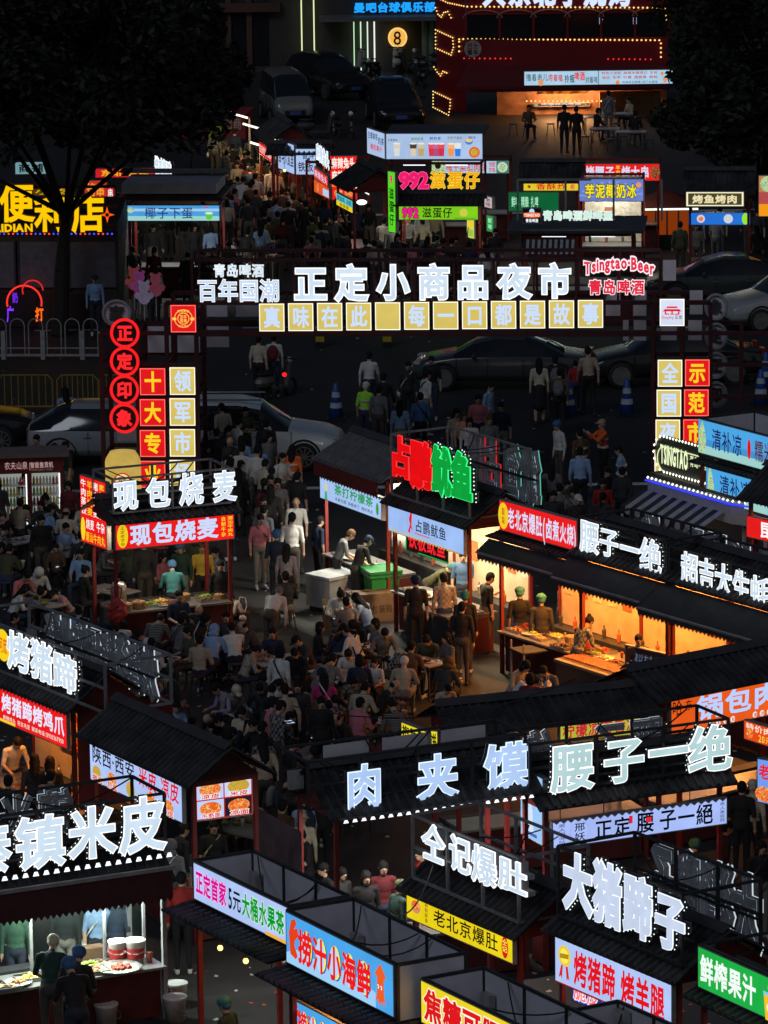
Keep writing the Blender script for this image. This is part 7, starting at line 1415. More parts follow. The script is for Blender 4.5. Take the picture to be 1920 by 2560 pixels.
for sx, (x0, x1) in enumerate(((.09, W / 2 - .06), (W / 2 + .06, W - .09))):
    solo('back_light', lambda b: b.box(x0, x1, .33, .345, .37, H - .4, panelmat((.75, .78, .75), .5)), vm); solo('led_edge', lambda b: b.box(x1 - .03, x1, .0, .03, .37, H - .4, emat((.95, 1, .98), 1.3, True)), vm)
    for s_ in range(5):
        z = .42 + s_ * (H - .85) / 5; solo('shelf', lambda b: b.box(x0, x1, .05, .32, z - .03, z - .01, WHITE), vm)
        def bt(b):
            n = int((x1 - x0) / .075)
            for i in range(n):
                x = x0 + .04 + i * .075; c = [pm((.5, .35, .08), .3, name='tea'), pm((.6, .62, .62), .2, name='water'), pm((.35, .04, .04), .3, name='cola'), pm((.2, .35, .1), .3, name='green_tea')][(s_ + i // 3) % 4]
                b.lathe((x, .12, z - .01), [(.028, 0), (.03, .13), (.012, .18), (.012, .2)], c, 7)
        solo('bottles', bt, vm, kind='stuff')
# ------------------------------------------------------------------ freezer, bin, boxes by the squid stall
FZ = fr(C(7, 335, 545), C(7, 480, 632), .25); a = at(*C(7, 335, 560)); b_ = at(*C(7, 490, 650)); b2 = at(*C(7, 755, 575))
fz = thing('chest_freezer', 'white chest freezer with closed lid and small red printing beside the green bin', 'freezer', (at(*C(7, 480, 665)).x, at(*C(7, 480, 665)).y, 0), math.atan2(at(*C(7, 752, 605)).y - at(*C(7, 480, 665)).y, at(*C(7, 752, 605)).x - at(*C(7, 480, 665)).x)); lm('the chest freezer', fz.location); fz.scale = (.88, .88, .84)
WF = pm((.36, .36, .36), .35, var=.1, name='freezer_white')
solo('cabinet', lambda b: b.box(0, 1.75, 0, .85, .12, .85, WF), fz); solo('lid', lambda b: b.box(-.02, 1.77, -.02, .87, .87, .95, pm((.42, .45, .47), .3, name='lid_grey')), fz); solo('handle', lambda b: b.box(.7, 1.05, -.05, -.021, .86, .9, BLACK), fz)
q = MB(); text(q, '冰雪鲜果', .75, 1.15, .3, .4, -.004, pm((.3, .03, .03)), .02); q.build('lettering', fz)
for x in (.1, 1.65): solo('foot', lambda b: b.box(x - .04, x + .04, .05, .8, 0, .12, BLACK), fz)
p_ = at(*C(7, 815, 665)); bn = thing('wheelie_bin', 'bright green plastic wheelie bin behind the cardboard boxes', 'bin', (p_.x, p_.y, 0), .3); GB = pm((.015, .17, .04), .4, name='bin_green')
solo('body', lambda b: b.add([(-.25, -.25, 0), (.25, -.25, 0), (.25, .25, 0), (-.25, .25, 0), (-.32, -.32, .95), (.32, -.32, .95), (.32, .32, .95), (-.32, .32, .95)], [(0, 1, 5, 4), (1, 2, 6, 5), (2, 3, 7, 6), (3, 0, 4, 7), (3, 2, 1, 0), (4, 5, 6, 7)], GB), bn)
solo('lid', lambda b: (b.box(-.37, .37, -.37, .36, .96, 1.02, GB), b.bar((-.37, .38, 1.0), (.37, .38, 1.0), .03, GB)), bn); solo('rim', lambda b: b.box(-.36, .36, -.36, .36, .88, .93, GB), bn)
CARD = pm((.14, .08, .045), .8, var=.25, scale=5, name='cardboard')
def crate(label, p_, rz, w, d, h, txt=None, open_=False):
    o = thing('cardboard_box', label, 'box', (p_.x, p_.y, p_.z if p_.z > .01 else 0), rz)
    solo('carton', lambda b: (b.box(-w / 2, w / 2, -d / 2, d / 2, 0, h, CARD),), o)
    for s_ in (-1, 1): solo('flap', lambda b: b.add([(-w / 2, s_ * d / 2, h), (w / 2, s_ * d / 2, h), (w / 2, s_ * (d / 2 + (.12 if open_ else -.2)), h + (.12 if open_ else .01)), (-w / 2, s_ * (d / 2 + (.12 if open_ else -.2)), h + (.12 if open_ else .01))], [(0, 1, 2, 3)], CARD), o)
    if txt: q = MB(); text(q, txt, -w * .4, w * .4, h * .3, h * .6, -d / 2 - .004, pm((.05, .02, .01)), .01); q.build('print', o)
    return o
crate('long brown carton with dark print leaning beside the freezer', at(*C(7, 745, 700)), .35, 1.0, .5, .62, '食品包装箱'); crate('open brown carton full of plastic bags in front of the freezer', at(*C(7, 570, 745)), .1, .85, .55, .42, None, True)
bg = bagmesh()
def bag(label, p_, s=1.0):
    o = bg.build('plastic_bag'); o.location = p_; o.scale = (s, s, s); o.rotation_euler[2] = random.uniform(0, 6); tag(o, label, 'bag', 'plastic carrier bags'); return o
q_ = at(*C(7, 600, 660), .42); bag('crumpled clear bag stuffed in the open carton', q_, 1.8)
q_ = at(*C(7, 520, 690), .42); bag('second crumpled bag in the open carton, nearer the freezer', q_, 1.5)
# buckets and tubs near the grill
WBK = pm((.45, .42, .36), .5, var=.15, name='tub_white'); RBK = pm((.45, .06, .04), .5, var=.2, name='tub_red')
for k, x, y, c, s_, lb in ((8, 145, 1010, WBK, 1.5, 'large white tub on the steel cart by the grill'), (8, 235, 985, WBK, 1.6, 'second white tub with clear bag beside the steel cart'), (8, 215, 1150, RBK, 1.0, 'reddish bucket on the lower level of the cart'), (8, 120, 1190, RBK, 1.2, 'dark red steel barrel under the cart'), (8, 60, 960, WBK, 1.0, 'small pale tub at the end of the cart')):
    p_ = at(*C(k, x, y + 60)); o = proto_bucket(c); tag(o, lb, 'bucket', 'tubs around the grill'); spot(o, (p_.x, p_.y, 0 if y > 1050 else .0), random.uniform(0, 6), s_)
for k, x, y, s_, lb in ((9, 1145, 1545, 1.15, 'white plastic bucket with handle on the ground by the noodle stall'), (9, 1135, 1640, 1.2, 'second white bucket with lid nearest the picture bottom'), (9, 690, 1690, 1.2, 'dark bucket under the noodle counter')):
    p_ = at(*C(k, x, y)); o = proto_bucket(WHITE if s_ < 1.18 else pm((.4, .4, .38), .5, name='grey_tub'), lid=True); tag(o, lb, 'bucket'); spot(o, (p_.x, p_.y, 0), 1, s_)
# ------------------------------------------------------------------ counter goods
def put(F, kind, x, y, z, label, k=0, s=1.0, cat=None):
    w = F.w(x, y, z)
    if kind == 'tray':
        o = thing('food_tray', label, 'tray', w, F.rz); solo('tray', lambda b: (b.box(-.24, .24, -.16, .16, 0, .02, STAIN), b.box(-.25, .25, -.17, -.155, 0, .06, STAIN), b.box(-.25, .25, .155, .17, 0, .06, STAIN), b.box(-.25, -.235, -.155, .155, 0, .06, STAIN), b.box(.235, .25, -.155, .155, 0, .06, STAIN)), o); q = MB(); heap(q, (0, 0, .03), .19, .11, .07, FOOD[k % 6], k, 22); q.build('food', o, kind='stuff')
    elif kind == 'plate': 
        o = thing('round_platter', label, 'platter', w, F.rz); solo('dish', lambda b: b.lathe((0, 0, 0), [(.22, 0), (.28, .02), (.31, .06), (.3, .065), (.26, .03)], STAIN, 24), o, smooth=True); solo('sauce', lambda b: b.lathe((0, 0, .03), [(.27, 0), (.26, .01)], pm((.6, .52, .38), .4, name='batter'), 20), o); q = MB(); heap(q, (.03, 0, .05), .12, .1, .05, FOOD[k % 6], k, 26); q.build('food', o, kind='stuff')
    elif kind == 'bucket': o = proto_bucket([WHITE, RBK, WBK][k % 3]); tag(o, label, 'bucket'); o.location = w; solo('label_band', lambda b: b.lathe((0, 0, .07), [(.136, 0), (.149, .16)], pm((.4, .03, .03), .5, name='red_label'), 20), o)
    elif kind == 'steamer': o = copy_tree(STM); tag(o, label, 'steamer'); o.location = w
    elif kind == 'box': o = crate(label, w, F.rz, .42, .22, .2)
    elif kind == 'cup': o = proto_cup(k); tag(o, label, 'cup'); o.location = w
    o.scale = (s, s, s); return o
STM = proto_steamer(); tag(STM, 'stack of bamboo steamers with dumplings at the end of the dumpling counter', 'steamer')
STM.location = F21.w(.25, .1, .9)
for i, (x, kk, s_) in enumerate(((.7, 'steamer', 1.0), (1.05, 'tray', .9), (1.35, 'plate', .55), (1.6, 'tray', .8), (2.6, 'tray', .9), (2.95, 'steamer', .7))): put(F21, kk, x * F21.W / 3.2, .15 + .1 * (i % 2), .9, f'{kk if kk != "plate" else "round steel dish"} of food on the dumpling counter, {order[i]} from the steamer stack', i, s_)
q_ = F21.w(.25, -.25, .75); bag('red patterned bag hanging at the dumpling stall post', q_, 1.6).data.materials[0] if False else None
o = bg.build('red_bag'); o.data = o.data.copy(); o.data.materials[0] = pm((.35, .03, .03), .5, var=.4, scale=9, name='red_bag'); o.location = F21.w(-.05, -.25, .75); o.scale = (2.2, 2.2, 2.6); tag(o, 'red patterned carrier bag hanging by the dumpling stall post', 'bag')
o = thing('steel_urn', 'tall stainless steam urn at the back of the dumpling counter', 'urn', F21.w(.28, .55, .9)); solo('body', lambda b: b.lathe((0, 0, 0), [(.17, 0), (.17, .42), (.12, .5), (.03, .53)], STAIN, 18), o, smooth=True); solo('knob', lambda b: b.ball((0, 0, .55), .03, BLACK, 8), o)
W1 = F1.W
for i, (u, yy, kk, k_, s_, lb) in enumerate(((.05, .1, 'tray', 5, 1.1, 'steel tray of yellow noodle strips near the window post'), (.2, .15, 'plate', 0, .8, 'shallow dish of noodles by the red gloved cook'), (.13, -.0, 'tray', 2, .8, 'tray of pale bean sprouts at the counter edge'), (.60, .14, 'tray', 0, 1.1, 'tray of brown noodles behind the blue hair nets'), (.635, .45, 'tray', 1, 1.0, 'steel tray heaped with green chopped vegetables'), (.735, .02, 'plate', 3, 1.2, 'large round steel platter with a heap of orange chilli'), (.71, .45, 'tray', 4, .9, 'tray of brown pickles beside the green one'), (.80, .5, 'bucket', 0, 1.0, 'white bucket with red label on the noodle counter'), (.875, .36, 'bucket', 0, 1.05, 'second white bucket with red label nearer the glass end'), (.7, .85, 'box', 0, 1.0, 'white carton behind the buckets on the noodle counter'), (.29, .3, 'tray', 5, 1, 'tray of yellow noodles between the cooks'), (.93, .2, 'cup', 1, 1.4, 'small cup of sauce at the end of the noodle counter'))): put(F1, kk, W1 * u, yy, .9, lb, k_, s_)
for F_, nm_, n_ in ((F16, 'stew stall', 6), (F17, 'orange lit grill stall', 7), (F18, 'oyster stall', 6), (F19, 'griddle squid stall', 5), (F20, 'lemon tea stall', 5), (F2, 'roast trotter stall', 4), (F3, 'Shaanxi noodle stall', 4), (F10, 'tripe stall', 3), (F12, 'meat bun stall', 4), (FA, 'egg waffle stall', 4), (F11, 'kidney skewer stall', 3)):
    for i in range(n_):
        kk = ['tray', 'plate', 'tray', 'cup', 'tray', 'bucket', 'tray'][i]; put(F_, kk, F_.W * (i + .6) / n_, random.uniform(.05, .3), .9, f'{ {"tray": "steel tray of food", "plate": "round steel platter of food", "cup": "paper cup", "bucket": "pale bucket"}[kk]} on the {nm_} counter, {order[i]} along it', i + n_, random.uniform(.75, 1.0) * (1 if kk != 'bucket' else .8))
for F_, nm_ in ((F16, 'stew stall'), (F17, 'grill stall'), (F18, 'oyster stall'), (F2, 'trotter stall'), (F21, 'dumpling stall')):
    for i in range(5): put(F_, ('tray', 'cup', 'tray', 'steamer', 'tray')[i], F_.W * (i + .25) / 5, .48, .9, f'{("tray heaped with food", "tall paper cup", "tray heaped with food", "bamboo steamer", "tray heaped with food")[i]} in the back row on the {nm_} counter, {order[i]} along', i + 3, .9)
# skewers laid on the grill
def skew(b):
    r = random.Random(2)
    for i in range(46):
        x = .1 + i * F17.W * .9 / 46; b.bar((x, -.6, .93), (x + r.uniform(-.03, .03), .0, .95), .005, WOOD); b.bar((x, -.5, .94), (x + .005, -.12, .95), .018, FOOD[3 + i % 2], 6)
gt = thing('grill_table', 'long steel grill table loaded with rows of meat skewers before the orange stall', 'grill', F17.w(0, 0, 0), F17.rz); solo('tabletop', lambda b: b.box(.05, F17.W - .1, -.7, -.16, .86, .92, STAIN), gt); solo('front_panel', lambda b: b.box(.08, F17.W - .12, -.66, -.62, .1, .85, DKSTEEL), gt); solo('skewers', skew, gt, kind='stuff')
for x in (.1, F17.W - .15): solo('leg', lambda b: b.box(x - .03, x + .03, -.6, -.54, 0, .1, STEEL), gt)
gt2 = thing('griddle', 'wide hot griddle plate with squid pieces at the red framed stall', 'griddle', F19.w(.1, 0, 0), F19.rz); solo('plate', lambda b: b.box(F19.W * .4, F19.W - .1, -.55, -.15, .88, .93, pm((.3, .28, .26), .3, .7, name='griddle_steel')), gt2); q = MB(); heap(q, (F19.W * .7, -.35, .93), .5, .12, .05, FOOD[3], 4, 30); q.build('squid_pieces', gt2, kind='stuff'); solo('front_panel', lambda b: b.box(F19.W * .4, F19.W - .1, -.52, -.48, .05, .87, DKSTEEL), gt2)
# steel cart
FC_ = fr(C(8, 75, 1180), C(8, 300, 1150), .0); ct = thing('steel_cart', 'two level steel cart holding white tubs by the grill', 'cart', FC_.w(0, 0, 0), FC_.rz)
for z in (.25, .8): solo('shelf', lambda b: b.box(0, 1.3, 0, .6, z, z + .03, DKSTEEL), ct)
for x in (.03, 1.27):
    for y in (.03, .57): solo('leg', lambda b: b.bar((x, y, 0), (x, y, 1.0), .018, STEEL), ct)
# ------------------------------------------------------------------ dining area
def inpoly(p, P_):
    c = False
    for i in range(len(P_)):
        a, b = P_[i - 1], P_[i]
        if (a[1] > p[1]) != (b[1] > p[1]) and p[0] < (b[0] - a[0]) * (p[1] - a[1]) / (b[1] - a[1]) + a[0]: c = not c
    return c
foot = []
def blk(F, x0, x1, y0, y1): foot.append([tuple(F.w(x, y, 0))[:2] for x, y in ((x0, y0), (x1, y0), (x1, y1), (x0, y1))])
for F_, a, b, c, d in ((F1, -1, F1.W + .2, -1.2, 2.4), (F2, -1.5, F2.W + 1.4, -1.0, 2.3), (F3, -.5, F3.W + .5, -.8, 2.2), (F4, -.2, F4.W + .2, -1, 2.5), (F5, -.2, F5.W + .3, -1, 3), (F6, -.2, F6.W, -1, 2.6), (F9, -.2, F9.W + .3, -1, 2.6), (F10, -.2, F10.W + .2, -.9, 2.5), (F11, -.3, F11.W + .3, -.9, 2.4), (F12, -.8, F12.W, -.9, 2.4), (F14, -2.8, F14.W + .4, -.8, 2.4), (F13, -.4, F13.W, -.8, 2.6), (F16, -.3, F16.W + .2, -1.4, 2.5), (F17, -.2, F17.W + .2, -1.4, 2.5), (F18, -.2, F18.W + 1, -1.4, 2.5), (F19, -.2, F19.W + .2, -1.1, 2.5), (F20, -.3, F20.W, -.9, 2.7), (F21, -.3, F21.W + .3, -.8, 2.2), (GF, -.3, 2.6, -.3, 1.8)): blk(F_, a, b, c, d)
def free(p): return not any(inpoly(p, f) for f in foot)
occ = []
def clear(p, r): return all((p[0] - a) ** 2 + (p[1] - b) ** 2 > (r + s) ** 2 for a, b, s in occ)
for k, x, y, s_ in ((7, 580, 700, 1.0), (7, 745, 700, .9), (8, 180, 1130, .9)): q = at(*C(k, x, y)); occ.append((q.x, q.y, s_))
# people the photo shows clearly: placed by where the head is
NAMED = [
 # crop, x, y, pose, rot, top, hair, haircol, scale, note
 (9, 345, 1135, 'work', 175, 'dark green', 'cap', 'cream', 1.1, 'in a cream cap serving noodles behind the corner counter'), (9, 450, 1285, 'work', 200, 'black', 'net', 'blue', 1.12, 'in a blue hair net and black apron leaning over the counter'), (9, 510, 1215, 'work', 170, 'charcoal', 'net', 'blue', 1.1, 'in a blue hair net beside the round platter'),
 (9, 415, 880, 'stand_l', 0, 'black', 'short', 'black', 1, 'in a black striped sleeve track top behind the noodle glass'), (9, 640, 870, 'stand', 20, 'light blue', 'short', 'black', 1, 'in a pale blue T-shirt behind the noodle glass'), (9, 90, 935, 'stand_l', -10, 'green', 'long', 'black', 1, 'in a green jumper behind the noodle glass'), (9, 760, 850, 'stand', 160, 'navy', 'short', 'black', 1, 'in navy at the end of the noodle glass'),
 (9, 1450, 1535, 'stand', -120, 'dark green', 'net', 'teal', 1, 'in a teal hair net and glasses inside the fruit tea stall'), (9, 1175, 720, 'stand_l', 185, 'red', 'short', 'black', 1, 'in a dark red jacket seen from behind beside the corner stall'),
 (9, 1195, 400, 'stand_l', 120, 'black', 'short', 'black', 1, 'in a black jacket turning by the Shaanxi stall window'), (9, 1385, 385, 'stand', 10, 'black', 'short', 'black', 1, 'in a black printed T-shirt facing out of the Shaanxi stall'), (9, 1110, 510, 'stand_l', 170, 'grey', 'hood', 'grey', 1, 'with a grey hood up below the Shaanxi banner'),
 (10, 715, 715, 'stand_l', 15, 'black', 'bob', 'black', 1, 'with a wide white collar waiting at the meat bun counter'), (10, 825, 650, 'stand_l', 12, 'maroon', 'bob', 'black', 1, 'in a maroon coat next to the white collar woman'), (10, 940, 770, 'stand_l', 120, 'dark green', 'cap', 'olive', 1, 'in an olive cap standing at the meat bun stall'),
 (10, 430, 660, 'stand', -60, 'black', 'short', 'black', 1, 'in black with short hair beside the fruit tea rack'), (10, 560, 690, 'stand_l', 40, 'charcoal', 'long', 'black', .95, 'with long hair just outside the meat bun post'), (10, 285, 440, 'phone', -70, 'black', 'short', 'black', 1, 'in a black T-shirt looking down near the meat bun screen'),
 (10, 60, 400, 'stand_l', 175, 'black', 'net', 'blue', 1, 'in a blue hair net and black top by the Shaanxi stall end'), (10, 175, 250, 'stand_l', 160, 'brown', 'short', 'black', 1, 'in a tan jacket with a strap and bag'), (10, 300, 330, 'stand_l', 185, 'cream', 'hat', 'beige', .95, 'in a round straw hat by the meat bun screen'), (10, 1060, 560, 'stand_l', -50, 'red', 'short', 'black', 1, 'in a red top with a scarf inside the meat bun stall'),
 (10, 110, 290, 'stand_l', 170, 'grey', 'long', 'black', 1, 'in grey with long dark hair near the tan jacket'),
 (11, 1185, 510, 'work', 170, 'navy', 'net', 'teal', 1, 'in a teal hair net behind the kidney stall banner'), (11, 1490, 130, 'stand', 170, 'black', 'short', 'black', 1, 'big bare armed in black by the kidney banner end'), (11, 1400, 390, 'stand_l', 100, 'charcoal', 'short', 'black', 1, 'in a charcoal jacket at the kidney stall end'), (11, 1560, 120, 'stand_l', 160, 'cream', 'cap', 'cream', 1, 'in a cream cap at the picture edge behind the kidney stall'), (11, 1620, 520, 'stand_l', 20, 'black', 'long', 'black', 1, 'in black tracksuit top with white piping at the picture edge'),
 (6, 115, 1500, 'work', 30, 'white', 'short', 'black', 1, 'in white cooking inside the roast trotter stall'), (6, 225, 1610, 'stand_l', 180, 'charcoal', 'long', 'black', 1, 'with long hair queueing at the trotter window'), (6, 325, 1625, 'stand_l', 175, 'black', 'long', 'black', 1, 'in black queueing beside the long haired customer'), (9, 55, 90, 'stand_l', 170, 'black', 'short', 'black', 1, 'in black at the trotter stall corner'), (9, 330, 55, 'stand', 170, 'grey', 'short', 'black', 1, 'in grey behind the noodle letters'),
 (6, 1115, 355, 'work_l', 185, 'teal', 'net', 'blue', 1, 'in a blue hair net and teal coat behind the dumpling counter'), (6, 1165, 235, 'stand_l', -20, 'dark green', 'net', 'blue', 1, 'in a blue hair net wrapping food at the dumpling stall'), (6, 1310, 235, 'stand_l', 0, 'yellow', 'short', 'brown', 1, 'in a mustard yellow top inside the dumpling stall'), (6, 1430, 350, 'stand_l', 5, 'black', 'short', 'black', 1, 'in a long black coat with a pale face mask by the dumpling stall'), (6, 930, 210, 'stand_l', 190, 'charcoal', 'short', 'black', 1, 'in dark clothes inside the dumpling stall'),
 (6, 360, 235, 'sit_talk_l', -10, 'brown', 'short', 'black', .85, 'boy in a beige printed jumper sitting beyond the trotter letters'), (6, 520, 275, 'sit_talk', -15, 'light blue', 'short', 'black', 1, 'in a pale blue T-shirt with folded arms near the dumpling menu'), (6, 175, 420, 'sit_eat', 40, 'pink', 'short', 'black', 1, 'in a pale pink T-shirt eating near the vending machine'), (6, 255, 400, 'sit_eat_l', 20, 'white', 'hood', 'white', 1, 'in a white hood beside the pink T-shirt diner'), (6, 270, 55, 'stand_l', 20, 'black', 'short', 'black', 1, 'in black holding a box in front of the vending machine'),
 (6, 1530, 1160, 'sit_eat_l', 30, 'grey', 'cap', 'cream', 1, 'in a checked shirt and pale cap leaning over a meal'), (6, 1400, 1150, 'sit_eat_l', -60, 'lavender', 'short', 'black', 1, 'in a lavender hooded top next to the pale cap'), (6, 1345, 1345, 'sit_low', -30, 'black', 'bald', 'black', 1, 'bald in black just beyond the Shaanxi roof'), (6, 1530, 1470, 'sit_eat_l', -20, 'charcoal', 'short', 'black', 1, 'in charcoal with bare forehead near the Shaanxi roof end'), (6, 1500, 560, 'sit_eat', -100, 'white', 'short', 'black', .7, 'small child in a white top near the dumpling stall'), (6, 1180, 700, 'sit_talk_l', 150, 'grey', 'short', 'black', 1, 'broad in a grey jacket seen from behind'), (6, 1390, 770, 'sit_eat_l', 170, 'light blue', 'hood', 'light blue', 1, 'in a pale blue hood at the dark tables'), (6, 510, 640, 'sit_talk_l', 180, 'light blue', 'short', 'black', 1, 'in pale blue seen from behind beyond the trotter rack'), (6, 900, 800, 'sit_eat', -60, 'white', 'bun', 'black', 1, 'in a white top with tied hair holding food'), (6, 800, 730, 'sit_talk_l', 170, 'white', 'bob', 'black', .75, 'child in white with dark bob hair'), (6, 1290, 640, 'sit_eat_l', 10, 'charcoal', 'bald', 'black', 1, 'older with thin hair eating in charcoal'), (6, 1300, 830, 'sit_talk_l', 160, 'beige', 'short', 'black', 1, 'in a beige coat with a clear bag'), (6, 1160, 545, 'sit_talk', 20, 'navy', 'short', 'black', 1, 'bare armed in navy in front of the dumpling counter'),
 (7, 575, 770, 'sit_eat', -120, 'white', 'short', 'black', 1.05, 'big in a white T-shirt eating in front of the freezer'), (7, 445, 1080, 'sit_talk_l', 170, 'magenta', 'long', 'black', 1, 'in a magenta top with long dark hair'), (7, 140, 1130, 'sit_eat', -140, 'white', 'short', 'black', 1.05, 'in a white T-shirt with back to the camera beside the magenta top'), (7, 960, 975, 'sit_eat_l', 175, 'beige', 'cap', 'white', 1, 'in a beige hooded coat and white cap'), (7, 900, 1130, 'sit_eat_l', 100, 'black', 'bald', 'black', 1.05, 'bald and broad in black near the yellow cheese sign'), (7, 765, 980, 'sit_talk', -20, 'white', 'short', 'black', .8, 'boy in a white top between dark coats'), (7, 835, 790, 'sit_eat_l', 10, 'grey', 'short', 'black', 1, 'in a light grey shirt facing the white T-shirt diner'), (7, 305, 1050, 'sit_eat_l', 0, 'brown', 'cap', 'black', 1, 'in a brown top and dark cap beside the magenta top'), (7, 425, 1050, 'sit_talk_l', -20, 'grey', 'cap', 'navy', 1, 'in grey with a navy cap at the magenta table'), (7, 1245, 985, 'sit_eat_l', 160, 'charcoal', 'hood', 'brown', 1, 'in a brown hood at the tables below the grill'), (7, 1245, 1150, 'sit_eat_l', 20, 'beige', 'short', 'black', .9, 'in a beige coat bent over the table nearest the ribbed roof'), (7, 670, 960, 'sit_talk_l', 180, 'navy', 'bob', 'black', 1, 'in navy seen from behind beside the boy in white'), (7, 250, 920, 'sit_eat_l', -10, 'black', 'short', 'black', 1, 'in black lit by a phone screen'), (7, 190, 420, 'sit_talk_l', 190, 'black', 'short', 'black', 1, 'in black at the table behind the freezer'), (7, 150, 520, 'bend', 160, 'white', 'short', 'grey', 1, 'in a white shirt bending over near the freezer'),
 (7, 615, 150, 'work', 100, 'grey', 'short', 'brown', 1, 'in a grey T-shirt serving at the lemon tea counter'), (7, 730, 190, 'work', 120, 'black', 'cap', 'navy', 1, 'in black with a navy cap at the lemon tea counter'), (7, 1270, 365, 'bend', 70, 'olive', 'net', 'teal', 1, 'in a teal hair net bending over the squid griddle'), (7, 1215, 430, 'stand_l', 190, 'beige', 'short', 'black', 1.03, 'tall in a checked beige shirt queueing for squid'), (7, 1035, 450, 'stand', 180, 'black', 'net', 'navy', 1, 'in black with a navy cap before the squid stall'), (7, 1355, 550, 'stand_l', 175, 'black', 'net', 'teal', 1, 'in a teal hair net and black jacket between the squid and stew stalls'), (7, 1520, 430, 'phone', 120, 'black', 'short', 'black', 1, 'in a black T-shirt raising a hand at the steaming pan'), (7, 1340, 290, 'stand', 0, 'blue', 'short', 'black', 1, 'in a light blue T-shirt inside the squid stall'), (7, 1335, 620, 'stand_l', 170, 'black', 'short', 'black', 1, 'in black with bare legs below the squid stall'),
 (8, 50, 525, 'stand', 180, 'black', 'net', 'teal', 1, 'in a teal hair net and black printed shirt at the stew counter'), (8, 190, 570, 'stand_l', 175, 'charcoal', 'net', 'teal', 1, 'in a teal hair net and patterned apron at the glowing counter'), (8, 500, 715, 'work', 130, 'olive', 'bun', 'black', 1.02, 'woman in a checked shirt and long skirt grilling skewers'), (8, 340, 450, 'photo_l', 60, 'brown', 'cap', 'black', 1, 'in a brown jacket reaching up at the stew stall post'), (8, 820, 830, 'stand', 0, 'charcoal', 'short', 'black', .95, 'with dark hair behind the blue notice board'), (8, 1220, 915, 'stand', 150, 'black', 'short', 'black', 1, 'in black below the oyster stall awning'),
 (4, 715, 845, 'stand', 150, 'lime', 'cap', 'white', 1, 'traffic officer in a lime reflective vest holding a red baton'), (4, 735, 650, 'walk_l', 170, 'white', 'short', 'black', 1, 'in a loose white shirt walking away under the gate'), (4, 985, 715, 'stand_l', 10, 'charcoal', 'short', 'black', 1, 'in dark clothes with a pale blue face mask'), (4, 1115, 770, 'stand', 120, 'white', 'short', 'black', 1, 'in a white T-shirt with arms crossed beside the sedan'), (4, 1135, 680, 'stand', -10, 'black', 'short', 'black', 1, 'in black against the dark sedan'), (4, 1065, 915, 'stand_l', 180, 'blue', 'short', 'black', 1, 'in a blue denim jacket seen from behind'), (4, 935, 965, 'stand_l', 170, 'light blue', 'long', 'black', .97, 'in a pale denim jacket with long hair beside the blue jacket'), (4, 1440, 930, 'stand', 5, 'pink', 'short', 'black', 1, 'in a dusty pink shirt with a shoulder strap'), (4, 1520, 850, 'stand_l', 60, 'light blue', 'bun', 'black', .97, 'in a pale blue shirt behind the pink shirt'), (4, 1515, 1065, 'stand_l', 10, 'grey', 'short', 'brown', 1, 'in a grey zipped jacket in front of the squid letters'), (4, 1585, 980, 'stand', -20, 'navy', 'short', 'black', 1, 'in navy beside the grey zipped jacket'), (4, 1300, 1020, 'stand', 30, 'cream', 'long', 'black', .97, 'in a cream vest beside the squid letters'), (4, 1385, 1080, 'stand_l', 0, 'white', 'long', 'black', .97, 'in white just above the squid letters'), (4, 1350, 1040, 'stand', 20, 'peach', 'long', 'brown', .95, 'in peach between the cream vest and the pink shirt'),
 (4, 830, 790, 'walk_l', 160, 'black', 'short', 'black', 1, 'in black behind the traffic officer'), (4, 800, 870, 'stand_l', 160, 'grey', 'short', 'black', 1, 'in dull grey beside the traffic officer'), (4, 20, 545, 'stand_l', 160, 'cream', 'short', 'black', 1, 'in a cream shirt below the slogan tiles'), (4, 115, 535, 'stand_l', 175, 'white', 'short', 'black', 1, 'in white with a dark backpack below the slogan tiles'),
